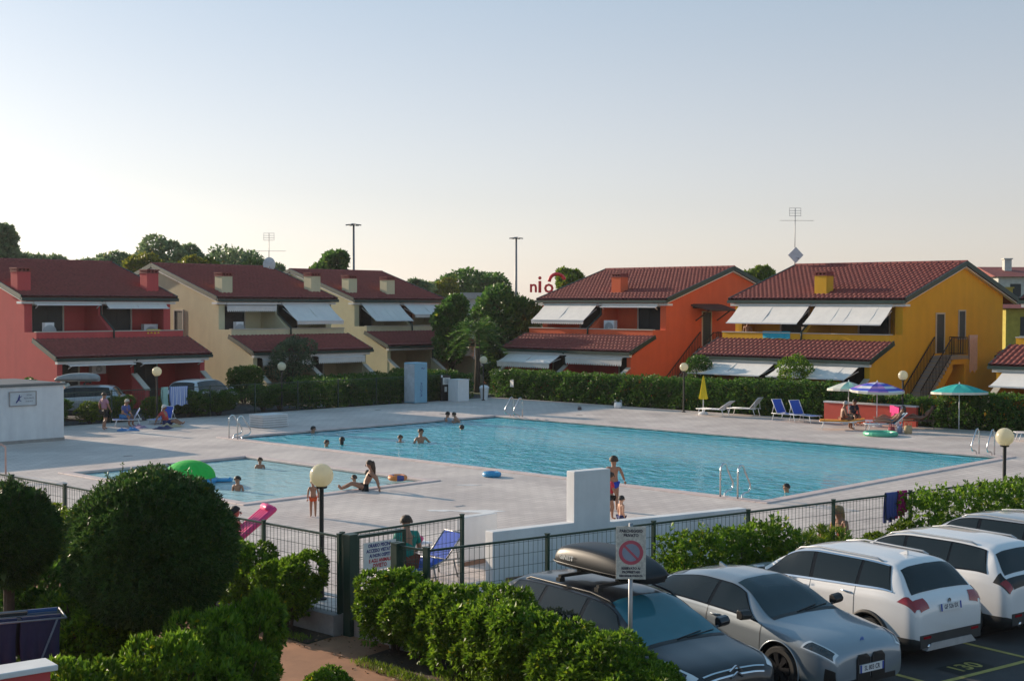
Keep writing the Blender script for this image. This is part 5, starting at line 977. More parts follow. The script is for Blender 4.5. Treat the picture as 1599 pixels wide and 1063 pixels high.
# drains and pale wash-out marks on the deck
for i, (x, y) in enumerate(((718, 790), (905, 648), (200, 712), (690, 646), (590, 640))):
    c = gnd(x, y); k = MB(); k.box(-0.18, -0.06, 0.001, 0.18, 0.06, 0.008); k.cur = 1
    for j in range(5): k.box(-0.16 + j*0.07, -0.045, 0.0081, -0.13 + j*0.07, 0.045, 0.010)
    tag(k.build('deck_drain', [steel, black_m], loc=(c.x, c.y, 0), rz=R(90) if i % 2 else 0), kind='structure')
m_pale = pm('pale_wash', (0.80, 0.78, 0.76), 0.5, var=0.06)
for i, (x, y, a, b_) in enumerate(((748, 798, 0.62, 0.22), (688, 797, 0.40, 0.14), (730, 757, 0.4, 0.10))):
    c = gnd(x, y); k = MB(); k.poly([(a*math.cos(t)*(1 + 0.25*math.sin(3*t + i)), b_*math.sin(t)*(1 + 0.2*math.cos(5*t)), 0.003 + 0.002*i) for t in np.linspace(0, 6.28, 25)[:-1]]); tag(k.build('deck_mark', m_pale, loc=(c.x, c.y, 0), rz=-R(46)), kind='structure')
# ------------------------------------------------------------------ cars
def pchip(pts):
    x = np.array([p[0] for p in pts], float); y = np.array([p[1] for p in pts], float); h = np.diff(x); d = np.diff(y) / h; m = np.zeros(len(x))
    m[0], m[-1] = d[0], d[-1]
    for i in range(1, len(x) - 1):
        if d[i-1]*d[i] > 0: w1, w2 = 2*h[i] + h[i-1], h[i] + 2*h[i-1]; m[i] = (w1 + w2) / (w1/d[i-1] + w2/d[i])
    def f(q):
        q = np.clip(np.asarray(q, float), x[0], x[-1]); i = np.clip(np.searchsorted(x, q) - 1, 0, len(h) - 1); t = (q - x[i]) / h[i]
        return (2*t**3 - 3*t**2 + 1)*y[i] + (t**3 - 2*t**2 + t)*h[i]*m[i] + (-2*t**3 + 3*t**2)*y[i+1] + (t**3 - t**2)*h[i]*m[i+1]
    return f
class CarSurf:
    def __init__(s, sp):
        s.top, s.belt, s.w, s.rw, s.zb = (pchip(sp[k]) for k in ('top', 'belt', 'w', 'rw', 'zb')); s.y0, s.y1 = sp['top'][0][0], sp['top'][-1][0]
    def ctrl(s, y):
        zt, zs, w, rw, zb = s.top(y), s.belt(y), s.w(y), s.rw(y), s.zb(y); zs = np.minimum(zs, zt - 0.01); zs = np.maximum(zs, zb + 0.05); zt = np.maximum(zt, zs + 0.01)
        k = np.clip((zt - zs) / 0.35, 0, 1); zre = np.maximum(zs + 0.004, zt - 0.03 - 0.035*k); rw = np.minimum(rw, w*0.955); o = np.zeros_like(w)
        hz = zs - zb
        X = [o, w*0.84, w*0.965, w*0.995, w*0.985, w*0.945, rw, rw*0.62, o]; Z = [zb, zb, zb + 0.16*hz, zb + 0.5*hz, zs - 0.16*hz, zs, zre, zt - 0.012, zt]
        return np.stack(X, -1), np.stack(Z, -1)
    def P(s, y, v, side=1):
        y = np.asarray(y, float); v = np.asarray(v, float); X, Z = s.ctrl(y); i = np.clip(v.astype(int), 0, 7); t = v - i
        def g(A, j): return np.take_along_axis(A, np.clip(j, 0, 8)[..., None], -1)[..., 0]
        def cr(A):
            p0, p1, p2, p3 = g(A, i-1), g(A, i), g(A, i+1), g(A, i+2); c = 0.55
            m1, m2 = c*(p2 - p0), c*(p3 - p1)
            lim = np.abs(p2 - p1)*1.2; m1 = np.clip(m1, -lim, lim); m2 = np.clip(m2, -lim, lim)
            return (2*t**3-3*t**2+1)*p1 + (t**3-2*t**2+t)*m1 + (-2*t**3+3*t**2)*p2 + (t**3-t**2)*m2
        return np.stack([cr(X)*side, y, cr(Z)], -1)
    def N(s, y, v, side=1):
        e = 0.012; a = s.P(np.clip(y+e, s.y0, s.y1), v, side) - s.P(np.clip(y-e, s.y0, s.y1), v, side); b = s.P(y, np.clip(v+0.04, 0, 7.999), side) - s.P(y, np.clip(v-0.04, 0, 7.999), side)
        n = np.cross(a, b) * side; return -n / (np.linalg.norm(n, axis=-1, keepdims=True) + 1e-9) * 1.0
    def patch(s, yb, yt, v0, v1, off=0.006, side=1, n=10, m=8, full=False):
        a = np.linspace(0, 1, n + 1)[:, None]; b = np.linspace(0, 1, m + 1)[None]; y = (yb[0] + (yb[1]-yb[0])*a)*(1-b) + (yt[0] + (yt[1]-yt[0])*a)*b; v = v0 + (v1 - v0)*b + 0*a
        if not full:
            Q = s.P(y, np.minimum(v, 7.999), side); Nn = s.N(y, np.minimum(v, 7.99), side)
            c = s.P(np.full_like(y, 0.0), v*0 + 3, side)*0; Nn = np.where(((Q - np.array([0, 0, 0.7]))*Nn).sum(-1, keepdims=True) < 0, -Nn, Nn); return Q + Nn*off
        L_ = s.patch(yb, yt, v0, 7.999, off, -1, n, m); R_ = s.patch(yb, yt, v0, 7.999, off, 1, n, m); return np.concatenate([L_, R_[:, ::-1][:, 1:]], 1)
def grid_faces(Q):
    n, m = Q.shape[:2]; i = np.arange(n-1)[:, None]*m + np.arange(m-1)[None]; return Q.reshape(-1, 3), np.stack([i, i+1, i+m+1, i+m], -1).reshape(-1, 4)
m_tyre = pm('tyre_rubber', (0.018, 0.018, 0.018), 0.85, var=0.2); m_alloy = pm('alloy_grey', (0.30, 0.30, 0.31), 0.35, 0.8, var=0.1); m_alloyd = pm('alloy_dark', (0.05, 0.05, 0.055), 0.35, 0.6, var=0.1)
m_clad = pm('grey_cladding', (0.035, 0.036, 0.038), 0.65, var=0.15); m_cglass = glassm('car_glass', (0.012, 0.018, 0.02)); m_chrome = pm('chrome', (0.7, 0.7, 0.72), 0.15, 1.0, var=0.03)
m_tail = pm('tail_lamp_red', (0.30, 0.008, 0.012), 0.12, var=0.15, scale=20, coat=0.6); m_head = pm('headlamp_glass', (0.045, 0.05, 0.055), 0.08, 0.2, var=0.6, scale=14, coat=0.8); m_drl = pm('lamp_chrome', (0.72, 0.74, 0.76), 0.15, 0.3, var=0.05); m_plate = pm('number_plate', (0.70, 0.70, 0.70), 0.5, var=0.04); m_plb = pm('plate_blue', (0.02, 0.06, 0.35), 0.5)
def paint(name, c, metal=0.3): return pm(name, c, 0.38, metal, var=0.03, coat=1.0, scale=1)
def wheel_meshes(r, w, rimmat, spokes):
    b = MB(); b.lathe([(r*0.70, -w/2), (r*0.9, -w/2), (r*0.98, -w*0.38), (r, -w*0.2), (r, w*0.2), (r*0.98, w*0.38), (r*0.9, w/2), (r*0.70, w/2)], 36, axis='x'); ty = b.mesh('wheel', m_tyre, 'auto')
    b = MB(); b.lathe([(r*0.71, w*0.46), (r*0.66, w*0.44), (r*0.64, w*0.1), (r*0.001, w*0.1)], 30, axis='x'); 
    for k in range(spokes):
        a = 2*math.pi*k/spokes
        for da in (-0.10, 0.10): b.bar((w*0.36, r*0.12*math.cos(a), r*0.12*math.sin(a)), (w*0.42, r*0.66*math.cos(a+da), r*0.66*math.sin(a+da)), 0.05*r/0.34, 0.05, (1, 0, 0))
    b.lathe([(r*0.15, w*0.30), (r*0.15, w*0.42), (0.001, w*0.44)], 12, axis='x'); rim = b.mesh('rim', rimmat, 'auto'); return ty, rim
def car(label, sp, loc, rz, pnt, rim=m_alloy, spokes=5, clad=False, plate=None, rails=None, fin=False, group='cars in the parking row', rearlamp=None, headlamp=True, chrome_win=False, kind='car'):
    S = CarSurf(sp); root = empty('parked_car', loc, rz, label, 'car', group); r, wy, ww = sp['r'], sp['wheels'], 0.225; zc = r
    ys = np.unique(np.concatenate([np.linspace(S.y0, S.y0 + 0.3, 26), np.linspace(S.y0 + 0.3, S.y1 - 0.3, 120), np.linspace(S.y1 - 0.3, S.y1, 26)])); vs_ = np.concatenate([np.linspace(0, 1, 3)[:-1], np.linspace(1, 5, 33)[:-1], np.linspace(5, 6, 7)[:-1], np.linspace(6, 7.999, 9)])
    YY, VV = np.meshgrid(ys, vs_, indexing='ij'); Vt = []; Ft = []; ra = r + 0.055
    for side in (-1, 1):
        Q = S.P(YY, VV, side); n, m = Q.shape[:2]; ins = np.zeros((n, m), bool)
        lowv = (VV > 0.95) & (VV < 4.6)
        for yw in wy:
            dy, dz = Q[..., 1] - yw, Q[..., 2] - zc; q = np.hypot(dy, dz)
            near = lowv & (np.abs(q - ra) < 0.022); sc = np.where(near, ra / np.maximum(q, 1e-6), 1); Q[..., 1] = yw + dy*sc; Q[..., 2] = zc + dz*sc
            ins |= lowv & (np.hypot(Q[..., 1] - yw, Q[..., 2] - zc) < ra - 0.002)
            ins |= (VV > 0.95) & (VV < 2.6) & (np.abs(Q[..., 1] - yw) < ra - 0.02) & (Q[..., 2] < zc)
        V_, F_ = grid_faces(Q); keep = ~(ins.reshape(-1)[F_].any(1)); o = sum(len(x) for x in Vt); F_ = F_[keep]
        if side > 0: F_ = F_[:, ::-1]
        Vt.append(V_); Ft.append(F_ + o)
    Vt = np.concatenate(Vt); Ft = np.concatenate(Ft); me = np_mesh('body', Vt, Ft, pnt, True); bm = bmesh.new(); bm.from_mesh(me); bmesh.ops.remove_doubles(bm, verts=bm.verts, dist=0.0008); bmesh.ops.holes_fill(bm, edges=[e for e in bm.edges if e.is_boundary and abs(e.verts[0].co.y) > S.y1 - 0.06], sides=0); bmesh.ops.recalc_face_normals(bm, faces=bm.faces); bm.to_mesh(me); bm.free(); me.polygons.foreach_set('use_smooth', [True]*len(me.polygons)); me.set_sharp_from_angle(angle=R(50)); body = link('body', me, root)
    def put(name, mat, parent, *a, **k): V_, F_ = grid_faces(S.patch(*a, **k)); return link(name, np_mesh(name, V_, F_, mat, True), parent)
    b = MB(); W_ = float(S.w(0))
    for yw in wy: b.lathe([(ra + 0.03, -W_*0.93), (ra + 0.03, W_*0.93)], 24, (0, yw, zc), 'x')
    b.box(-W_*0.8, S.y0 + 0.35, sp['zb'][1][1] - 0.01, W_*0.8, S.y1 - 0.35, sp['zb'][1][1] + 0.12); b.build('underbody', black_m, root)
    ty, rm = wheel_meshes(r, ww, rim, spokes)
    for yw in wy:
        for side in (-1, 1):
            wx_ = float(S.w(yw))*0.995 - ww/2 - 0.01; o = link('wheel', ty, root, (side*wx_, yw, zc), 0 if side > 0 else math.pi); link('rim', rm, o)
            b = MB(); arc = [(side*(float(S.w(yw))*0.99 + 0.006), yw + (ra + 0.012)*math.cos(a), zc + (ra + 0.012)*math.sin(a)) for a in np.linspace(R(-18), R(198), 26)]; b.tube(arc, 0.034 if clad else 0.012, 6); b.build('wheel_arch', m_clad if clad else pnt, root, True)
    if clad:
        for side in (-1, 1): put('sill_cladding', m_clad, root, (wy[0] + ra, wy[1] - ra), (wy[0] + ra, wy[1] - ra), 1.0, 2.5, 0.012, side)
        for side in (-1, 1): put('bumper_cladding', m_clad, root, (S.y0 + 0.004, wy[0] - ra), (S.y0 + 0.004, wy[0] - ra), 1.0, 2.35, 0.012, side)
        wq = float(S.w(S.y0)); b = MB(); b.box(-wq*0.98, S.y0 - 0.014, 0.32, wq*0.98, S.y0 - 0.001, 0.52); b.build('rear_bumper', m_clad, root)
        for x_ in (-0.6, 0.6): b = MB(); b.box(x_ - 0.09, S.y0 - 0.022, 0.46, x_ + 0.09, S.y0 - 0.0145, 0.50); b.build('reflector', m_tail, root)
    wd = sp['win']
    for side in (-1, 1):
        for (b0, b1, t0, t1) in wd:
            g_ = put('side_window', m_cglass, root, (b0, b1), (t0, t1), 5.13, 5.90, 0.013, side, 20, 8)
        A, B_ = wd[0], wd[-1]; ya, yb_ = min(min(w_) for w_ in wd) - 0.03, max(max(w_) for w_ in wd) + 0.03
        put('window_trim', pm('gloss_black_trim', (0.008, 0.008, 0.009), 0.10, var=0.1, spec=0.25), root, (ya + 0.02, yb_), (min(w_[2] for w_ in wd) - 0.03, max(w_[3] for w_ in wd) + 0.03), 5.08, 5.95, 0.008, side, 60, 10)
        if chrome_win:
            lo = S.patch((ya, yb_), (ya, yb_), 5.06, 5.13, 0.014, side, 30, 2); V_, F_ = grid_faces(lo); link('window_chrome', np_mesh('window_chrome', V_, F_, m_chrome, True), root)
            hi = S.patch((min(w_[2] for w_ in wd), max(w_[3] for w_ in wd)), (min(w_[2] for w_ in wd), max(w_[3] for w_ in wd)), 5.91, 5.98, 0.014, side, 30, 2); V_, F_ = grid_faces(hi); link('window_chrome', np_mesh('window_chrome', V_, F_, m_chrome, True), root)
        for ydoor in sp['doors']: put('door_seam', black_m, root, (ydoor - 0.005, ydoor + 0.005), (ydoor - 0.005, ydoor + 0.005), 1.8, 5.08, 0.003, side, 1, 16)
        for yh in sp['handles']:
            q = S.P(np.array(yh), np.array(4.45), side); b = MB(); b.tube([(q[0] + side*0.0, q[1] - 0.1, q[2]), (q[0] + side*0.03, q[1] - 0.07, q[2] + 0.005), (q[0] + side*0.03, q[1] + 0.07, q[2] + 0.01), (q[0], q[1] + 0.1, q[2] + 0.01)], 0.013, 6); b.build('door_handle', pnt if not chrome_win else m_chrome, root, True)
        q = S.P(np.array(sp['mirror']), np.array(5.12), side); b = MB(); b.bar(q, q + np.array([side*0.1, 0.0, 0.05]), 0.05, 0.03); b.prism([q + np.array([side*0.07, a_*0.07, 0.085 + c_*0.075]) for a_, c_ in ((-1, -0.8), (-1, 0.7), (-0.7, 1), (0.3, 0.85), (1, 0.1), (0.8, -0.6), (0.2, -0.95))], (side*0.20, -0.01, 0.01)); mi = bevel(b.build('mirror', sp.get('mirmat', pnt), root), 0.025, 3)
        b = MB(); b.box(*(q + np.array([side*0.09, -0.085, 0.035])), *(q + np.array([side*0.25, -0.080, 0.135]))); b.build('mirror_glass', m_cglass, mi, True)
    ws = sp['ws']; put('windscreen', sp.get('wsmat', glassm('windscreen_glass', (0.02, 0.04, 0.05))), root, (ws[0], ws[1]), (ws[0] , ws[1]), 6.1, 8, 0.005, n=14, m=8, full=True); rw = sp['rwin']; put('rear_window', m_cglass, root, (rw[0], rw[1]), (rw[0], rw[1]), 6.15, 8, 0.005, n=10, m=8, full=True)
    put('scuttle', black_m, root, (ws[1] + 0.0, ws[1] + 0.07), (ws[1] + 0.0, ws[1] + 0.07), 6.1, 8, 0.004, n=2, m=8, full=True)
    for i_ in (0, 1):
        a0 = S.P(np.array(ws[1] + 0.03), np.array(7.9 - 0.3*i_), -1 + 2*i_) + np.array([0, 0, 0.015]); a1 = S.P(np.array(ws[1] - 0.06), np.array(6.5 + 0.7*i_), -1) + np.array([0, 0, 0.02]); b = MB(); b.tube([a0, a1], 0.008, 5); b.build('wiper', black_m, root)
    for side in (-1, 1):
        for (mat, nm, yb, yt, v0, v1, off) in sp['lamps']: put(nm, mat, root, yb, yt, v0, v1, off, side, 8, 6)
    for (mat, nm, yb, yt, v0, v1, off) in sp['front']: put(nm, mat, root, yb, yt, v0, v1, off, n=6, m=6, full=True)
    for f_ in sp.get('extra', []): f_(S, root, pnt)
    if plate:
        txt, zp, rear = plate; yp = S.y0 - 0.012 if rear else S.y1 + 0.012
        if 'platey' in sp: yp = sp['platey']
        b = MB(); b.box(-0.26, -0.008, -0.057, 0.26, 0.008, 0.057); pl = b.build('number_plate', m_plate, root, loc=(0, yp, zp)); pl.rotation_euler = (R(-8) if rear else R(0), 0, 0 if rear else math.pi)
        for s_ in (-1, 1): b = MB(); b.box(s_*0.26, -0.0095, -0.057, s_*0.222, -0.0085, 0.057); b.build('plate_band', m_plb, pl)
        words(pl, txt, 0.095, m_ink, 0, 0, -0.0095, 0.82, 0.002)
    if rails:
        for side in (-1, 1):
            pts = [S.P(np.array(y_), np.array(6.12), side) + np.array([0, 0, h_]) for y_, h_ in ((rails[0], 0.0), (rails[0] + 0.12, 0.035), (0.0, 0.04), (rails[1] - 0.12, 0.035), (rails[1], 0.0))]; b = MB(); b.tube(pts, 0.016, 6); b.build('roof_rail', rails[2], root, True)
    if fin:
        q = S.P(np.array(fin), np.array(7.99), 1); b = MB(); b.prism([(q[0] - 0.018, q[1] + 0.1, q[2]), (q[0] - 0.018, q[1] - 0.08, q[2]), (q[0] - 0.01, q[1] - 0.07, q[2] + 0.07)], (0.036, 0, 0)); b.build('antenna_fin', pnt, root)
    return root
def shift(pts, d=0, z=0, k=1): return [(y + d, v*k + z) for y, v in pts]
ZB = lambda h, L_: [(-L_/2, h + 0.09), (-L_/2 + 0.12, h + 0.03), (-L_/2 + 0.35, h), (L_/2 - 0.35, h), (L_/2 - 0.12, h + 0.01), (L_/2, h + 0.06)]
def exhaust(S, root, pnt):
    b = MB(); b.tube([(-0.55, S.y0 - 0.02, 0.33), (-0.55, S.y0 + 0.2, 0.33)], 0.04, 10); b.build('exhaust', m_chrome, root, True)
def skid(S, root, pnt):
    b = MB(); b.prism([(-0.62, S.y0 - 0.03, 0.27), (0.62, S.y0 - 0.03, 0.27), (0.50, S.y0 - 0.03, 0.38), (-0.50, S.y0 - 0.03, 0.38)], (0, 0.10, 0)); b.build('skid_plate', pm('skid_silver', (0.5, 0.5, 0.52), 0.4, 0.4), root)
def badge(zf, rear, mat, r_=0.045):
    def f(S, root, pnt):
        y = (S.y0 - 0.004) if rear else (S.y1 + 0.004)
        ys = np.linspace(S.y0, S.y0 + 0.5, 200) if rear else np.linspace(S.y1, S.y1 - 0.6, 200); zt = S.top(ys); j = int(np.argmin(np.abs(zt - zf))); y = ys[j] + (-0.012 if rear else 0.012)
        b = MB(); b.lathe([(0.001, 0), (r_*0.6, 0.003), (r_, 0.0)], 14, (0, y, zf), 'y'); b.build('badge', mat, root)
    return f
X1 = dict(top=[(-2.22,0.80),(-2.205,0.90),(-2.16,1.02),(-2.03,1.14),(-1.70,1.50),(-1.52,1.57),(-0.9,1.60),(-0.1,1.60),(0.35,1.545),(0.75,1.36),(1.22,1.07),(1.42,1.02),(1.9,0.95),(2.1,0.88),(2.19,0.78),(2.22,0.66)],
  belt=[(-2.22,0.77),(-2.18,0.92),(-2.0,1.06),(-1.6,1.12),(-1,1.09),(0,1.04),(1.1,0.98),(1.8,0.88),(2.1,0.80),(2.22,0.62)], w=[(-2.22,0.78),(-2.17,0.85),(-2.0,0.89),(-1.4,0.915),(0,0.905),(1.3,0.915),(1.8,0.89),(2.08,0.84),(2.19,0.75),(2.22,0.68)],
  rw=[(-2.22,0.66),(-2.05,0.76),(-1.72,0.64),(-1.5,0.60),(0,0.62),(0.4,0.62),(1.2,0.74),(1.9,0.70),(2.15,0.60),(2.22,0.5)], zb=ZB(0.24, 4.44), r=0.345, wheels=(-1.32, 1.35),
  win=[(-0.02, 1.08, 0.02, 0.62), (-1.0, -0.10, -0.98, -0.06), (-1.72, -1.06, -1.52, -1.04)], doors=(-0.06, 1.15, -1.02), handles=(-0.85, 0.12), mirror=0.98, ws=(0.36, 1.20), rwin=(-2.02, -1.70),
  lamps=[(m_tail, 'tail_lamp', (-2.17, -1.86), (-2.185, -2.02), 4.35, 5.6, 0.008), (m_tail, 'tail_lamp_inner', (-2.20, -2.09), (-2.195, -2.10), 5.6, 6.7, 0.008), (m_head, 'headlamp', (1.86, 2.16), (1.9, 2.12), 4.5, 5.7, 0.007)],
  front=[(black_m, 'grille', (2.13, 2.2), (2.13, 2.2), 6.6, 8, 0.006)], extra=[exhaust, skid, badge(0.98, True, m_chrome)], platey=-2.222)
I4 = dict(top=[(-2.39,0.78),(-2.36,0.90),(-2.28,1.0),(-2.02,1.06),(-1.7,1.15),(-1.0,1.36),(-0.35,1.44),(0.15,1.43),(0.55,1.33),(1.12,1.02),(1.32,0.97),(1.95,0.88),(2.2,0.81),(2.32,0.74),(2.38,0.66),(2.39,0.60)],
  belt=[(-2.39,0.75),(-2.3,0.90),(-1.9,1.0),(-1,1.0),(0,0.965),(1.0,0.92),(1.8,0.82),(2.15,0.75),(2.33,0.66),(2.39,0.57)], w=[(-2.39,0.74),(-2.3,0.83),(-2.0,0.89),(-1.4,0.93),(0,0.90),(1.4,0.925),(1.9,0.905),(2.15,0.86),(2.32,0.78),(2.39,0.70)],
  rw=[(-2.39,0.6),(-2.1,0.72),(-1.6,0.60),(-0.8,0.555),(0,0.565),(0.3,0.57),(1.12,0.72),(1.9,0.72),(2.2,0.64),(2.39,0.52)], zb=ZB(0.17, 4.78), r=0.34, wheels=(-1.40, 1.45),
  win=[(-0.05, 0.98, -0.02, 0.5), (-1.55, -0.12, -1.15, -0.08)], doors=(-0.08, 1.08, -1.12), handles=(-0.95, 0.1), mirror=0.88, mirmat=black_m, ws=(0.26, 1.10), rwin=(-1.9, -1.0),
  lamps=[(m_tail, 'tail_lamp', (-2.35, -2.0), (-2.33, -2.05), 4.4, 5.4, 0.007), (m_drl, 'lamp_surround', (1.86, 2.36), (1.94, 2.34), 4.2, 5.65, 0.006), (m_head, 'headlamp', (1.90, 2.34), (1.99, 2.31), 4.35, 5.5, 0.010), (black_m, 'air_intake', (2.22, 2.37), (2.26, 2.37), 1.9, 3.3, 0.006)],
  front=[], extra=[badge(0.80, False, pm('badge_blue', (0.1, 0.2, 0.5), 0.3))], platey=2.42)
def kidney(S, root, pnt):
    for side in (-1, 1):
        b = MB(); x0, x1 = (0.02, 0.30) if side > 0 else (-0.30, -0.02)
        b.prism([(x0, 2.392, 0.27), (x1, 2.392, 0.27), (x1, 2.392, 0.58), ((x1 if side > 0 else x0) - side*0.05 if side > 0 else x0 + 0.05, 2.382, 0.64), ((x0 if side > 0 else x1) + side*0.06, 2.382, 0.64), (x0 if side > 0 else x0, 2.392, 0.58)] if side > 0 else [(x0, 2.392, 0.27), (x1, 2.392, 0.27), (x1, 2.392, 0.58), (x1 - 0.06, 2.382, 0.64), (x0 + 0.05, 2.382, 0.64), (x0, 2.392, 0.58)], (0, 0.022, 0)); b.build('kidney_grille', black_m, root)
    b = MB(); b.box(-0.55, 2.375, 0.22, 0.55, 2.402, 0.30); b.build('lower_grille', black_m, root)
I4['extra'].append(kidney)
C5 = dict(top=[(-2.41,0.80),(-2.39,0.90),(-2.33,1.0),(-2.2,1.12),(-1.92,1.38),(-1.7,1.45),(-0.8,1.49),(0,1.48),(0.45,1.43),(0.85,1.26),(1.38,0.99),(1.55,0.95),(2.1,0.86),(2.28,0.80),(2.38,0.70),(2.41,0.60)],
  belt=[(-2.41,0.77),(-2.36,0.88),(-2.1,0.99),(-1.5,1.02),(0,0.975),(1.1,0.92),(1.9,0.82),(2.2,0.75),(2.35,0.66),(2.41,0.57)], w=[(-2.41,0.76),(-2.34,0.84),(-2.1,0.89),(-1.4,0.925),(0,0.915),(1.4,0.925),(1.95,0.90),(2.22,0.84),(2.36,0.75),(2.41,0.66)],
  rw=[(-2.41,0.64),(-2.2,0.74),(-1.9,0.63),(-1.6,0.59),(0,0.61),(0.4,0.61),(1.36,0.75),(2.1,0.72),(2.3,0.60),(2.41,0.5)], zb=ZB(0.18, 4.82), r=0.335, wheels=(-1.36, 1.45),
  win=[(0.05, 1.2, 0.08, 0.68), (-0.95, -0.03, -0.93, 0.0), (-1.95, -1.03, -1.68, -1.0)], doors=(0.0, 1.28, -1.0), handles=(-0.8, 0.2), mirror=1.08, ws=(0.44, 1.36), rwin=(-2.18, -1.90),
  lamps=[(m_tail, 'tail_lamp', (-2.37, -2.05), (-2.36, -2.1), 4.4, 5.6, 0.008), (m_drl, 'headlamp', (1.92, 2.36), (1.80, 2.32), 4.2, 5.7, 0.007), (m_head, 'lamp_lens', (2.02, 2.26), (1.96, 2.22), 4.5, 5.4, 0.011)],
  front=[(m_chrome, 'grille_chevron', (2.325, 2.34), (2.325, 2.34), 6.0, 8, 0.008), (black_m, 'grille', (2.34, 2.375), (2.34, 2.375), 6.0, 8, 0.006), (m_chrome, 'grille_chevron', (2.375, 2.385), (2.375, 2.385), 6.0, 8, 0.008)], extra=[])
def chevron(S, root, pnt):
    b = MB()
    for k, z in enumerate((0.66, 0.74)): b.bar((-0.11, 2.40 - 0.03*k, z), (0, 2.40 - 0.03*k, z + 0.07), 0.02, 0.025, (0, 1, 0)); b.bar((0, 2.40 - 0.03*k, z + 0.07), (0.11, 2.40 - 0.03*k, z), 0.02, 0.025, (0, 1, 0))
    b.build('badge', m_chrome, root)
C5['extra'].append(chevron); C5['wsmat'] = glassm('sunshade_reflection_glass', (0.04, 0.15, 0.19))  # teal reflection of the sunshade is put into the glass colour
VANWS = glassm('windscreen_glass', (0.02, 0.04, 0.05))
P8 = dict(X1); P8.update(top=[(-2.22,0.82),(-2.205,0.94),(-2.17,1.06),(-2.05,1.17),(-1.80,1.50),(-1.6,1.575),(-0.9,1.62),(-0.1,1.61),(0.35,1.55),(0.8,1.36),(1.25,1.08),(1.42,1.04),(1.9,0.98),(2.1,0.90),(2.19,0.80),(2.22,0.66)], win=[(0.0, 1.1, 0.04, 0.62), (-0.95, -0.06, -0.93, -0.03), (-1.78, -1.0, -1.62, -0.97)],
  lamps=[(black_m, 'tail_lamp_panel', (-2.19, -1.92), (-2.19, -2.0), 4.5, 5.9, 0.007), (m_tail, 'tail_lamp', (-2.195, -2.05), (-2.195, -2.10), 4.7, 5.75, 0.010), (black_m, 'tail_lamp_band', (-2.20, -2.10), (-2.20, -2.12), 5.9, 8, 0.007), (m_head, 'headlamp', (1.86, 2.16), (1.9, 2.12), 4.5, 5.7, 0.007)], extra=[exhaust], rwin=(-2.05, -1.80))
VAN = dict(C5); VAN.update(top=[(y, z*1.02 + (0.14 if -2.0 < y < 1.2 else 0.06 if y < 1.6 else 0)) for y, z in C5['top']], belt=[(y, z + (0.06 if abs(y) < 2.0 else 0)) for y, z in C5['belt']], extra=[], front=[], wsmat=VANWS)
white_p = paint('car_white', (0.72, 0.72, 0.73), 0.0); gry = paint('car_grey_blue', (0.24, 0.28, 0.32), 0.4); dark_p = pm('car_dark_grey', (0.016, 0.020, 0.027), 0.3, 0.3, var=0.03, coat=0.45, scale=1); silver = paint('car_silver', (0.42, 0.43, 0.45), 0.5)
FWD, BWD = NROT, NROT + math.pi         # nose to the fence / nose to the road
car('white SUV with its red tail lamps and rear plate facing us', X1, NP(18.35, 13.47 + 2.22), FWD, white_p, m_alloyd, 5, True, ('GF 526 EX', 0.90, True), (-1.35, 0.5, silver), -1.3, chrome_win=True)
car('grey blue coupe parked nose out beside the white SUV', I4, NP(15.78, 12.95 + 2.39), BWD, gry, m_alloyd, 7, False, ('SL 803 CR', 0.44, False), None, -0.6)
car('dark grey estate car with a black roof box', C5, NP(13.2, 13.05 + 2.41), BWD, dark_p, m_alloy, 5, False, None, (-1.6, 0.55, black_m))
car('white crossover with dark tail lamps, second from the right', P8, NP(20.86, 13.55 + 2.22), FWD, white_p, m_alloy, 5, True, None, (-1.4, 0.5, silver))
car('pale silver estate at the right edge behind the white crossover', VAN, NP(23.4, 13.6 + 2.41), FWD, silver, m_alloy, 5, False, None, (-1.6, 0.5, silver))
a = empty('parked_car_anchor') ; bpy.data.objects.remove(a)
car('silver SUV with a grey roof box behind the far fence', X1, (32.2, 58.3, -0.03), R(48), silver, m_alloy, 5, True, None, None, group='cars parked in the back lane')
car('white people carrier half hidden by bushes behind the far fence', VAN, (39.0, 58.3, -0.03), R(-62), paint('car_pale', (0.5, 0.53, 0.55), 0.1), m_alloy, 5, False, None, None, group='cars parked in the back lane')
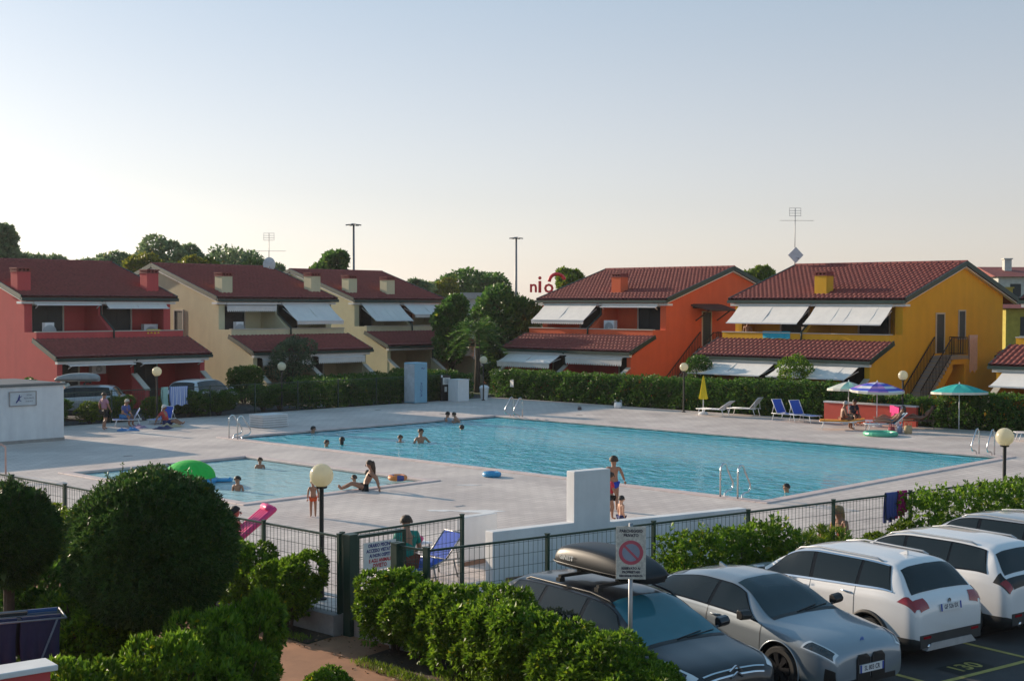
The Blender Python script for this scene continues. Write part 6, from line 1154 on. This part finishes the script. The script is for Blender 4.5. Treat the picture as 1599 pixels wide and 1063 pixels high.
def roof_box(label, loc, rz, mat, name='', L_=2.0, w=0.82, h=0.40):
    r = empty('roof_box', loc, rz, label, 'roof box', 'roof boxes'); b = MB(); st = []
    for k, (t, wk, hk) in enumerate(((-1, 0.55, 0.35), (-0.97, 0.80, 0.60), (-0.85, 0.95, 0.88), (-0.4, 1.0, 1.0), (0.2, 1.0, 0.97), (0.6, 0.95, 0.82), (0.88, 0.82, 0.55), (0.97, 0.70, 0.38), (1.0, 0.5, 0.25))):
        W = w/2*wk; H = h*hk; y = t*L_/2; st.append([(-W*0.86, y, 0.0), (-W, y, 0.10), (-W*0.97, y, 0.10 + (H - 0.10)*0.45), (-W*0.84, y, 0.10 + (H - 0.10)*0.88), (-W*0.6, y, H), (0, y, H*1.02), (W*0.6, y, H), (W*0.84, y, 0.10 + (H - 0.10)*0.88), (W*0.97, y, 0.10 + (H - 0.10)*0.45), (W, y, 0.10), (W*0.86, y, 0.0)])
    n = len(st[0]); b.add([p for s_ in st for p in s_], [(i*n + j, i*n + (j+1) % n, (i+1)*n + (j+1) % n, (i+1)*n + j) for i in range(len(st)-1) for j in range(n)] + [tuple(range(n)), tuple(range((len(st)-1)*n, len(st)*n))]); o = b.build('shell', mat, r, 'auto'); m_ = o.modifiers.new('sub', 'SUBSURF'); m_.levels = 1; m_.render_levels = 2
    b = MB(); b.tube([(p[0]*1.01, p[1], 0.105) for p in [s_[1] for s_ in st]], 0.012, 5); b.tube([(-p[0]*1.01, p[1], 0.105) for p in [s_[1] for s_ in st]], 0.012, 5); b.build('seam', black_m, r, True)
    for y in (-0.45, 0.45):
        b = MB(); b.box(-0.62, y - 0.03, -0.06, 0.62, y + 0.03, -0.02)
        for x in (-0.6, 0.6): b.box(x - 0.05, y - 0.045, -0.12, x + 0.05, y + 0.045, -0.0201 if False else -0.061)
        b.box(-0.25, y - 0.05, -0.019, 0.25, y + 0.05, 0.005); b.build('crossbar', black_m, r)
    if name:
        me = text_mesh(name, 0.10, pm('box_lettering', (0.45, 0.47, 0.48), 0.4), bold=0.003); me.transform(Matrix.Rotation(R(90), 4, 'X')); me.transform(Matrix.Rotation(R(90), 4, 'Z')); o = link('lettering', me, r, (w/2 + 0.006, -0.55, 0.2)); o.rotation_euler = (0, R(-6), 0)
    return r
q = NP(13.2, 13.05 + 2.41 + 0.25, -0.29 + 1.62); roof_box('black roof box on the dark estate car', q, BWD, pm('roof_box_black', (0.012, 0.014, 0.017), 0.42, var=0.1, coat=0.0, spec=0.3), 'GINEST')
roof_box('pale grey roof box on the far silver SUV', (32.2, 58.3, 1.72), R(48), pm('roof_box_grey', (0.28, 0.30, 0.31), 0.4))
# ------------------------------------------------------------------ people
SK = {'tan': pm('skin_tan', (0.36, 0.17, 0.10), 0.5, var=0.08, scale=6), 'fair': pm('skin_fair', (0.50, 0.28, 0.19), 0.5, var=0.08, scale=6), 'brown': pm('skin_brown', (0.24, 0.11, 0.065), 0.5, var=0.08, scale=6)}
HR = {'dark': pm('hair_dark', (0.012, 0.008, 0.006), 0.6, var=0.3, scale=30, bump=0.4, bscale=80), 'brown': pm('hair_brown', (0.055, 0.028, 0.014), 0.6, var=0.3, scale=30, bump=0.4, bscale=80), 'blond': pm('hair_blond', (0.33, 0.20, 0.08), 0.6, var=0.3, scale=30, bump=0.4, bscale=80), 'grey': pm('hair_grey', (0.35, 0.34, 0.33), 0.6, var=0.2, scale=30)}
m_eye = pm('eye_dark', (0.01, 0.01, 0.012), 0.3)
RAD = dict(pelvis=(.082, .062), spine=(.070, .052), chest=(.088, .060), neck=(.036, .036), hb=(.042, .044), head=(.056, .064), ht=(.044, .050), sh=(.040, .036), el=(.027, .027), wr=(.019, .019), hip=(.058, .055), kn=(.039, .039), ca=(.034, .036), an=(.021, .024), toe=(.022, .018))
STAND = dict(pelvis=(0, 0, .52), spine=(0, 0, .62), chest=(0, .005, .72), neck=(0, .01, .825), hb=(0, .0, .872), head=(0, -.008, .92), ht=(0, -.002, .962), shL=(-.105, .005, .79), shR=(.105, .005, .79), elL=(-.135, .02, .63), elR=(.135, .02, .63), wrL=(-.145, -.02, .49), wrR=(.145, -.02, .49),
  hipL=(-.052, 0, .49), hipR=(.052, 0, .49), knL=(-.058, -.01, .28), knR=(.058, -.01, .28), caL=(-.058, .012, .19), caR=(.058, .012, .19), anL=(-.058, .012, .045), anR=(.058, .012, .045), toeL=(-.066, -.075, .018), toeR=(.066, -.075, .018))
def shiftp(d, names, off): return {n: tuple(np.array(d[n]) + off) for n in names}
UP = ('spine', 'chest', 'neck', 'hb', 'head', 'ht', 'shL', 'shR', 'elL', 'elR', 'wrL', 'wrR')
def tilt(d, a, piv, names=UP, ax='x'):
    Rm = np.array(Matrix.Rotation(a, 3, 'X' if ax == 'x' else 'Y' if ax == 'y' else 'Z')); return {n: tuple(np.array(piv) + Rm @ (np.array(d[n]) - np.array(piv))) for n in names}
def pose(kind):
    d = dict(STAND)
    if kind == 'armout': d.update(elR=(.20, .0, .70), wrR=(.29, -.04, .62), elL=(-.16, .03, .66), wrL=(-.20, -.02, .55), knR=(.06, -.04, .28), anL=(-.06, .05, .045), toeL=(-.066, -.03, .018))
    if kind == 'walk': d.update(knR=(.058, -.07, .29), anR=(.058, -.06, .05), toeR=(.06, -.14, .03), caR=(.058, -.055, .19), anL=(-.058, .09, .06), caL=(-.058, .06, .19), toeL=(-.06, .02, .015), elR=(.14, .07, .65), wrR=(.13, .03, .52), elL=(-.14, -.03, .64), wrL=(-.13, -.1, .53))
    if kind == 'swim': d.update(elL=(-.18, -.07, .70), wrL=(-.22, -.18, .72), elR=(.18, -.07, .70), wrR=(.22, -.18, .72))
    if kind in ('sit', 'sitlean', 'ground', 'recline', 'crouch', 'kneel'):
        base = {'sit': .255, 'sitlean': .255, 'ground': .06, 'recline': .05, 'crouch': .17, 'kneel': .20}[kind]; off = np.array([0, 0, base - .52]); d.update(shiftp(d, ('pelvis',) + UP, off)); p = d['pelvis']
        d.update(hipL=(-.055, -.02, base - .01), hipR=(.055, -.02, base - .01))
        if kind in ('sit', 'sitlean'): d.update(knL=(-.07, -.23, base + .01), knR=(.07, -.23, base + .01), caL=(-.07, -.235, base*.62), caR=(.07, -.235, base*.62), anL=(-.07, -.225, .045), anR=(.07, -.225, .045), toeL=(-.075, -.31, .018), toeR=(.075, -.31, .018), elL=(-.14, -.05, base + .12), elR=(.14, -.05, base + .12), wrL=(-.09, -.17, base + .06), wrR=(.09, -.17, base + .06)); d.update(tilt(d, R(14), p, tuple(n for n in UP if n[:2] not in ('wr',))))
        if kind == 'ground': d.update(knL=(-.08, -.22, .11), knR=(.06, -.23, .13), caL=(-.08, -.31, .07), caR=(.06, -.31, .08), anL=(-.08, -.42, .03), anR=(.06, -.42, .03), toeL=(-.085, -.47, .09), toeR=(.07, -.47, .09)); d.update(tilt(d, R(-22), p)); d.update(elL=(-.15, .20, .19), wrL=(-.17, .24, .05), elR=(.15, .20, .19), wrR=(.17, .24, .05)); d.update(hb=(0, .085, .40), head=(0, .07, .445), ht=(0, .068, .487))
        if kind == 'recline': d.update(knL=(-.06, -.23, .14), knR=(.06, -.23, .07), caL=(-.06, -.31, .09), caR=(.06, -.31, .06), anL=(-.06, -.44, .04), anR=(.06, -.45, .04), toeL=(-.065, -.48, .11), toeR=(.065, -.49, .11)); d.update(tilt(d, R(-46), p))
        if kind == 'crouch': d.update(knL=(-.09, -.19, .25), knR=(.09, -.19, .25), caL=(-.085, -.12, .14), caR=(.085, -.12, .14), anL=(-.08, -.04, .045), anR=(.08, -.04, .045), toeL=(-.085, -.12, .018), toeR=(.085, -.12, .018)); d.update(tilt(d, R(38), p)); d.update(elL=(-.13, -.20, .26), wrL=(-.10, -.28, .16), elR=(.13, -.20, .26), wrR=(.10, -.28, .16))
        if kind == 'kneel': d.update(knL=(-.07, -.19, .04), knR=(.07, -.19, .04), caL=(-.07, -.06, .04), caR=(.07, -.06, .04), anL=(-.07, .06, .03), anR=(.07, .06, .03), toeL=(-.07, .12, .02), toeR=(.07, .12, .02))
    return d
EDG = [('pelvis', 'spine'), ('spine', 'chest'), ('chest', 'neck'), ('neck', 'hb'), ('hb', 'head'), ('head', 'ht')] + [(a + s, b + s) for s in 'LR' for a, b in (('sh', 'el'), ('el', 'wr'), ('hip', 'kn'), ('kn', 'ca'), ('ca', 'an'), ('an', 'toe'))] + [('chest', 'shL'), ('chest', 'shR'), ('pelvis', 'hipL'), ('pelvis', 'hipR')]
def skin(pts, edges, rads, sub=1):
    names = list(pts); idx = {n: i for i, n in enumerate(names)}; me = bpy.data.meshes.new('skin'); me.from_pydata([pts[n] for n in names], [(idx[a], idx[b]) for a, b in edges], []); o = bpy.data.objects.new('skin', me); col.objects.link(o); m = o.modifiers.new('Skin', 'SKIN'); m.use_smooth_shade = True
    if not me.skin_vertices: return None
    for n in names: sv_ = me.skin_vertices[0].data[idx[n]]; sv_.radius = rads[n]; sv_.use_root = n in ('pelvis', names[0]) and (n == 'pelvis' or 'pelvis' not in names)
    s = o.modifiers.new('Sub', 'SUBSURF'); s.levels = sub; s.render_levels = sub; dg = bpy.context.evaluated_depsgraph_get(); out = bpy.data.meshes.new_from_object(o.evaluated_get(dg)); bpy.data.objects.remove(o); return out
def rad(n, k=1.0, a=0.0): q = RAD[n[:-1] if n[-1] in 'LR' and n[:-1] in RAD else n]; return (q[0]*k + a, q[1]*k + a)
def person(label, loc, rz, h, ps='stand', sk='tan', hair='dark', long=False, wear=None, group='bathers', child=False, mods=None, cap=None):
    d = pose(ps); 
    if mods: d.update(mods)
    root = empty('person', loc, rz, label, 'person', group); hs_ = 1.22 if child else 1.0; S_ = {n: tuple(c*h for c in p) for n, p in d.items()}
    rd = {n: tuple(x*h*(hs_ if n in ('hb', 'head', 'ht') else 1) for x in rad(n)) for n in d}
    me = skin(S_, EDG, rd); hd = Vector(S_['head']); upv = (Vector(S_['ht']) - Vector(S_['hb'])).normalized(); hr = .062*h*hs_; bm = bmesh.new(); bm.from_mesh(me)
    fw = Vector((0, -1, 0)); fw = (fw - upv*fw.dot(upv)).normalized(); sd = fw.cross(upv)
    def addball(c, r, sq=(1, 1, 1)):
        q = bmesh.ops.create_icosphere(bm, subdivisions=1, radius=r); 
        for v in q['verts']: v.co = c + Vector((v.co.x*sq[0], v.co.y*sq[1], v.co.z*sq[2]))
    addball(hd + fw*hr*1.05 - upv*hr*0.15, hr*0.17, (0.8, 1.2, 1.2))
    for s_ in (-1, 1): addball(hd + sd*s_*hr*0.93 - upv*hr*0.05, hr*0.2, (0.5, 0.9, 1.3))
    for s_ in 'LR':                                                     # hands: palm and five bent fingers
        w_ = Vector(S_['wr' + s_]); e_ = Vector(S_['el' + s_]); dr = (w_ - e_).normalized(); ac = dr.cross(Vector((0, 0, 1))); ac = ac.normalized() if ac.length > 0.1 else Vector((1, 0, 0)); bn = ac.cross(dr); hl = 0.052*h
        addball(w_ + dr*hl*0.55, hl*0.42, (0.9, 0.9, 0.9))
        for k, (o_, ln) in enumerate(((-0.42, 0.8), (-0.16, 0.98), (0.12, 0.92), (0.38, 0.72), (0.62, 0.55))):
            b0 = w_ + dr*hl*(0.85 if k < 4 else 0.45) + ac*hl*o_*0.75; b1 = b0 + (dr*0.6 + (ac*0.6 if k == 4 else ac*o_*0.15))*hl*ln*0.6; b2 = b1 + (dr*0.5 - bn*0.35)*hl*ln*0.6; t = MB(); t.tube([b0, b1, b2], [hl*0.11, hl*0.10, hl*0.07], 5); n0 = [bm.verts.new(v) for v in t.v]
            for f in t.f: bm.faces.new([n0[i] for i in f])
    bm.to_mesh(me); bm.free(); me.materials.clear(); me.materials.append(SK[sk]); me.polygons.foreach_set('use_smooth', [True]*len(me.polygons)); me.polygons.foreach_set('material_index', [0]*len(me.polygons)); body = link('body', me, root)
    b = MB()
    for s_ in (-1, 1): b.ball(hd + fw*hr*0.95 + sd*s_*hr*0.36 + upv*hr*0.08, hr*0.12, n=6, m=4)
    b.build('eyes', m_eye, body, True)
    b = MB(); b.ball(hd + fw*hr*0.95 - upv*hr*0.5, hr*0.22, hr*0.1, hr*0.07, n=8, m=4); b.build('mouth', pm('lips', (0.30, 0.08, 0.07), 0.5), body, True)
    # hair: cap over the skull, set back from the face
    b = MB(); n, m = 14, 9; vs = []
    for i in range(m + 1):
        th = math.pi*0.60*i/m
        for j in range(n):
            a = 2*math.pi*j/n; fr_ = max(0, math.cos(a)); t2 = th*(1 - 0.42*fr_); q = sd*math.sin(a)*math.sin(t2) + fw*math.cos(a)*math.sin(t2) + upv*math.cos(t2); vs.append(hd + upv*hr*0.12 - fw*hr*0.10 + Vector((q.x, q.y, q.z))*hr*(1.12 + 0.05*math.sin(j*3 + i)))
    b.add(vs, [(i*n+j, i*n+(j+1)%n, (i+1)*n+(j+1)%n, (i+1)*n+j) for i in range(m) for j in range(n)])
    if long:
        p0 = hd - fw*hr*0.75 + upv*hr*0.2; b.tube([p0 + upv*hr*0.5, p0, p0 - upv*hr*1.6 - fw*hr*0.15, p0 - upv*hr*3.2 - fw*hr*0.25], [hr*0.7, hr*0.85, hr*0.7, hr*0.25], 8)
    b.build('hair' if not cap else 'cap', HR[hair] if not cap else cap, body, True)
    for (nm, c_, nodes, k, trim) in (wear or []):
        mt = clothm('wear_%.2f_%.2f_%.2f' % c_, c_); P2 = {}
        for nd in nodes: P2[nd] = S_[nd]
        ed = [(a, b2) for a, b2 in EDG if a in P2 and b2 in P2]
        for (a, b2, f) in trim:                                         # garment ends part-way along a limb
            P2[b2 + '_'] = tuple(np.array(S_[a])*(1-f) + np.array(S_[b2])*f); ed.append((a, b2 + '_'))
        rr = {nd: tuple(x*h*1.0 for x in rad(nd.rstrip('_'), k, .006)) for nd in P2}
        for (a, b2, f) in trim: ra_, rb_ = rad(a, k, .006), rad(b2, k, .006); rr[b2 + '_'] = tuple((ra_[i]*(1-f) + rb_[i]*f)*h for i in (0, 1))
        g_ = skin(P2, ed, rr)
        if g_: g_.materials.clear(); g_.materials.append(mt); g_.polygons.foreach_set('material_index', [0]*len(g_.polygons)); link(nm, g_, root)
    return root
def trunks(c): return ('swim_trunks', c, ('pelvis', 'hipL', 'hipR'), 1.1, [('hipL', 'knL', .45), ('hipR', 'knR', .45)])
def briefs(c): return ('briefs', c, ('pelvis', 'hipL', 'hipR'), 1.07, [('hipL', 'knL', .12), ('hipR', 'knR', .12)])
def bra(c): return ('bikini_top', c, ('chest', 'shL', 'shR'), 1.03, [('chest', 'spine', .3)])
def suit(c): return ('swimsuit', c, ('pelvis', 'spine', 'chest'), 1.06, [])
def shirt(c): return ('shirt', c, ('pelvis', 'spine', 'chest', 'shL', 'shR'), 1.12, [('shL', 'elL', .7), ('shR', 'elR', .7)])
def shorts(c): return ('shorts', c, ('pelvis', 'hipL', 'hipR'), 1.16, [('hipL', 'knL', .85), ('hipR', 'knR', .85)])
def face(x, y): return math.atan2(y, x) + math.pi / 2          # face along world direction (x, y)
WB = -0.07
def swimmer(label, px, py, frac, h, dirv, ps='swim', **k):
    c = gnd(px, py, WB); return person(label, (c.x, c.y, WB - frac*h), face(*dirv), h, ps, **k)
NVY, BLK = (0.02, 0.03, 0.12), (0.012, 0.012, 0.014)
c = gnd(958, 797); person('boy in blue swim trunks standing by the pillar wall', (c.x, c.y, 0), face(0.7, 0.7), 1.42, 'armout', 'tan', 'brown', wear=[trunks((0.02, 0.06, 0.42))], child=True)
c = gnd(957, 812); person('child in a red top standing beside the pillar', (c.x - 0.1, c.y, 0), face(0.6, -0.4), 1.2, 'walk', 'tan', 'brown', wear=[shirt((0.55, 0.04, 0.06)), trunks(BLK)], child=True)
c = gnd(970, 838); person('small dark haired boy at the end of the pillar wall', (c.x, c.y, 0), face(0.7, -0.3), 0.95, 'stand', 'fair', 'dark', wear=[trunks(NVY)], child=True)
c = gnd(489, 807); person('toddler in orange trunks standing by the paddling pool', (c.x, c.y, 0), face(0.6, 0.8), 0.95, 'stand', 'tan', 'blond', wear=[trunks((0.70, 0.09, 0.02))], child=True)
c = gnd(572, 766); person('woman in a dark bikini sitting on the paddling pool edge', (c.x, c.y + 0.05, 0.02), face(-0.75, 0.65), 1.65, 'ground', 'tan', 'brown', True, [bra(BLK), briefs(BLK)])
swimmer('dark haired bather near the left pool ladder', 489, 676, .82, 1.7, (0.5, -0.8), hair='dark')
swimmer('brown haired bather closest to the near pool edge', 510, 697, .83, 1.6, (0.3, -1), hair='brown', wear=[suit((0.5, 0.03, 0.05))])
swimmer('long haired bather seen from behind near the pool edge', 534, 694, .81, 1.65, (0.7, 0.7), hair='dark', long=True)
swimmer('small child in the big pool left of the bare chested man', 625, 690, .79, 1.3, (-0.3, -0.9), hair='brown', child=True)
swimmer('bare chested man standing in the middle of the big pool', 657, 691, .68, 1.78, (-0.2, -1), ps='armout', hair='dark', sk='tan')
swimmer('woman in a grey top by the far pool edge', 699, 660, .68, 1.65, (1, -0.2), hair='dark', wear=[shirt((0.25, 0.30, 0.35))])
swimmer('bather leaning towards the woman at the far pool edge', 717, 659, .66, 1.6, (-1, 0.3), hair='brown', sk='fair', mods=tilt(STAND, R(24), (0, 0, .52)))
swimmer('swimmer with only the dark head above water', 721, 670, .88, 1.7, (0.8, 0.3), hair='dark')
swimmer('lone bather at the near corner of the big pool', 1228, 768, .84, 1.65, (-0.9, 0.2), hair='dark')
for i, (x, y, hh, lab) in enumerate(((406, 731, 1.15, 'child standing in the middle of the paddling pool'), (371, 766, 1.25, 'dark haired child in the paddling pool by the green float'), (553, 758, 1.1, 'child beside the sitting woman in the paddling pool'), (574, 752, 1.15, 'dark haired child behind the sitting woman in the paddling pool'))):
    c = gnd(x, y, -.06); person(lab, (c.x, c.y, -0.49), face((-0.5, -0.7, -0.8, 0.3)[i], (-0.8, -0.4, 0.4, -0.9)[i]), hh, 'kneel', 'tan', ['brown', 'dark', 'brown', 'dark'][i], child=True, wear=[trunks([NVY, BLK, (0.0, 0.4, 0.45), NVY][i])])
# right hand group under the parasols
person('bare chested grey haired man sitting on the orange lounger', (52.75, 30.45, 0.0), face(0.75, -0.65), 1.72, 'sitlean', 'brown', 'grey', wear=[trunks((0.25, 0.08, 0.03))])
person('person sitting in the shade under the mint parasol', (55.0, 31.2, 0.0), face(-0.4, -0.9), 1.65, 'sit', 'brown', 'dark', wear=[shirt((0.02, 0.03, 0.05)), shorts(BLK)])
person('sunbather lying on the lounger under the striped parasol', (53.25, 28.35, 0.36), face(-0.64, 0.77), 1.65, 'recline', 'tan', 'brown', wear=[bra((0.03, 0.2, 0.3)), briefs((0.03, 0.2, 0.3))])
person('woman reclining beside the pink towel', (54.6, 29.05, 0.36), face(-0.67, 0.74), 1.62, 'recline', 'tan', 'brown', True, wear=[suit((0.5, 0.03, 0.2))])
person('person reclining on the brown lounger', (55.75, 28.25, 0.36), face(-0.5, 0.88), 1.65, 'recline', 'brown', 'dark', wear=[suit(BLK)])
person('sunburnt person standing on the yellow house balcony', (63.2, 42.3, 2.86), face(-1, -0.3), 1.68, 'stand', 'tan', 'grey', wear=[trunks((0.4, 0.1, 0.05))], group='people on balconies')
# left hand group on the towels
c = gnd(163, 671); person('woman in a pink top and dark shorts standing by the left fence', (c.x, c.y, 0), face(0.9, 0.1), 1.6, 'walk', 'tan', 'brown', wear=[shirt((0.45, 0.22, 0.28)), shorts(BLK)])
person('person in a cream cap sitting on the low blue beach chair', (31.7, 53.4, 0), face(0.3, -0.95), 1.65, 'sit', 'tan', 'brown', wear=[shirt((0.10, 0.12, 0.30)), shorts((0.05, 0.2, 0.4))], cap=clothm('cap_cream', (0.6, 0.5, 0.4)))
person('bare legged person sitting against the blue backrest', (33.4, 52.7, 0), face(0.5, -0.85), 1.7, 'ground', 'tan', 'brown', wear=[shirt((0.55, 0.06, 0.05)), shorts(NVY)], cap=clothm('cap_white', (0.65, 0.62, 0.6)))
lounger('blue reclining beach seat by the left fence', (33.1, 53.4, 0), R(20), c_bl, back=70, L_=1.5, seat_h=0.18)
lounger('low blue beach chair beside the standing woman', (31.2, 53.5, 0), R(-30), c_bl, back=60, L_=1.4, seat_h=0.3)
for i, (x, y, lab, cc) in enumerate(((218, 668, 'mixed purple towel heap left on the deck', (0.30, 0.20, 0.30)), (238, 668, 'pale crumpled towel between the sunbathers', (0.55, 0.50, 0.48)), (255, 669, 'dark crumpled clothes on the deck', (0.05, 0.05, 0.12)), (268, 666, 'sand coloured towel heap at the right', (0.50, 0.38, 0.22)), (200, 672, 'blue towel at the left end of the heap', (0.05, 0.20, 0.45)))):
    c = gnd(x, y); lying_cloth(lab, (c.x, c.y, 0), random.uniform(0, 3), 0.9, 0.7, clothm('heap_%d' % i, cc), 0.26)
# pink inflatable with two girls, left of the lamp
c = at_depth(388, 822, 26.6)
def airbed(label, loc, rz, tl, L_, w, mat):
    r = empty('inflatable_mattress', loc, rz, label, 'inflatable'); b = MB()
    for k in range(5): y = -w/2 + (k + .5)*w/5; b.tube([(-L_/2, y, 0), (-L_/2 + 0.05, y, 0), (L_/2 - 0.05, y, 0), (L_/2, y, 0)], [w/14, w/10, w/10, w/14], 10)
    o = b.build('chambers', mat, r, True); b = MB(); b.tube([(L_/2 - 0.1, -w/2 + 0.05, w/14), (L_/2 - 0.1, w/2 - 0.05, w/14)], w/9, 10); b.build('pillow', mat, r, True); r.rotation_euler = (0, tl, rz); return r
airbed('bright pink inflatable mattress held by two girls', (c.x, c.y, c.z), R(-20), R(-38), 1.2, 0.6, pm('float_pink', (0.80, 0.04, 0.20), 0.35, var=0.05))
person('girl behind the pink inflatable, nearer the clipped ball', (c.x - 0.45, c.y + 0.45, 0), face(0.6, -0.6), 1.42, 'swim', 'tan', 'dark', True, wear=[suit((0.05, 0.05, 0.2))], child=True)
person('girl half hidden by the pink inflatable', (c.x - 0.02, c.y + 0.42, 0), face(0.6, -0.6), 1.38, 'swim', 'tan', 'dark', True, wear=[suit((0.4, 0.05, 0.1))], child=True)
# green canopied baby float on the paddling pool
c = gnd(296, 753, -.06); r = empty('canopied_float', (c.x, c.y, -0.06), R(-45), 'bright green sun canopy over a blue float in the paddling pool', 'inflatable'); b = MB(); n = 20; m = 7
for i in range(n):
    b.cur = 0 if i in range(7, 20) else 1
    for j in range(m):
        def q(i_, j_): a = 2*math.pi*i_/n; t = math.pi/2*(j_/m); return (0.78*math.cos(a)*math.sin(t), 0.78*math.sin(a)*math.sin(t), 0.16 + 0.52*math.cos(t))
        b.add([q(i, j), q(i+1, j), q(i+1, j+1), q(i, j+1)], [(0, 1, 2, 3)])
b.build('canopy', [clothm('canopy_green', (0.02, 0.50, 0.06)), clothm('canopy_lime', (0.16, 0.62, 0.06))], r, True)
b = MB(); b.tube([(0.75*math.cos(a), 0.75*math.sin(a), 0.07) for a in np.linspace(0, 2*math.pi, 25)], 0.09, 8, False); b.build('ring', [pm('float_blue', (0.03, 0.30, 0.58), 0.35)], r, True); b = MB()
for a in (0.3, 1.9, 3.4, 5.0): b.tube([(0.76*math.cos(a), 0.76*math.sin(a), 0.12), (0.55*math.cos(a), 0.55*math.sin(a), 0.48), (0, 0, 0.67)], 0.01, 5)
b.build('ribs', white_m, r, True)
c2 = gnd(345, 752, -.06); airbed('small blue float beside the green canopy', (c2.x, c2.y, 0.0), R(-40), 0, 0.7, 0.4, MAT['float_blue'])
# man in the green shirt behind the gate
person('man in a green shirt sitting behind the gate seen from the back', (17.42, 19.25, 0.06), face(0.55, 0.83), 1.78, 'sit', 'tan', 'brown', wear=[shirt((0.01, 0.22, 0.17)), shorts((0.2, 0.05, 0.03))])
lounger('blue lounger with raised back right of the man in green', (17.45, 19.75, 0), R(-8), c_bl, pm('lounger_grey', (0.3, 0.3, 0.31), 0.4, 0.6), back=48, L_=1.7, seat_h=0.36)
lounger('blue lounger half hidden behind the gate notice', (16.6, 19.0, 0), R(10), c_bl, MAT['lounger_grey'], back=10, L_=1.5, seat_h=0.36)
c = at_depth(645, 838, 26.8); ring_float('small pink patterned swim ring beside the man in green', (c.x, c.y, 0.72), 0.15, 0.06, [pm('float_pink', (0.80, 0.04, 0.20), 0.35), pm('float_pink2', (0.75, 0.45, 0.5), 0.35)])
r = empty('folding_table', (c.x, c.y, 0), 0, 'small folding table with the pink ring on it', 'table'); b = MB(); b.box(-0.3, -0.22, 0.68, 0.3, 0.22, 0.71); b.build('tabletop', white_m, r)
for x in (-0.26, 0.26):
    for y in (-0.18, 0.18): b = MB(); b.tube([(x, y, 0.68), (x*1.1, y*1.1, 0)], 0.012, 6); b.build('leg', MAT['lounger_grey'], r)
# women behind the long fence at the right
for i, (x, lab, hh, hc) in enumerate(((1348, 'blond woman sitting behind the long fence', 1.65, 'blond'), (1320, 'child behind the shrubs of the long fence', 1.15, 'blond'))):
    q = sf(x) + NY * 0.55; person(lab, (q.x, q.y, 0.0 if i == 0 else -0.0), face(-0.8, 0.2), hh, 'sit', 'tan', hc, i == 0, [suit((0.4, 0.1, 0.05))], child=i == 1)
    b = empty('stool', (q.x, q.y, 0), face(-0.8, 0.2), ['low stool under the woman behind the long fence', 'low stool under the child behind the long fence'][i], 'stool', 'low stools'); z = 0.255*hh - 0.08*hh; m2 = MB(); m2.box(-0.2, -0.18, z - 0.03, 0.2, 0.2, z); m2.build('seat', c_bl, b)
    for xx in (-0.17, 0.17):
        for yy in (-0.15, 0.17): m2 = MB(); m2.tube([(xx, yy, z - 0.03), (xx, yy, 0)], 0.012, 6); m2.build('leg', MAT['lounger_grey'], b)
# ------------------------------------------------------------------ thin summer haze
b = MB(); b.box(-60, -60, -1.4, 330, 330, 22); hz = b.mesh('haze', pm('haze_dummy', (1, 1, 1)))
hm = bpy.data.materials.new('haze_air'); hm.use_nodes = True; hn = hm.node_tree.nodes; hn.remove(hn['Principled BSDF']); pv = hn.new('ShaderNodeVolumePrincipled'); pv.inputs['Density'].default_value = 0.00016; pv.inputs['Color'].default_value = (0.93, 0.95, 1.0, 1); pv.inputs['Anisotropy'].default_value = 0.3
hm.node_tree.links.new(pv.outputs[0], hn['Material Output'].inputs['Volume']); hz.materials.clear(); hz.materials.append(hm); tag(link('haze', hz), kind='stuff')
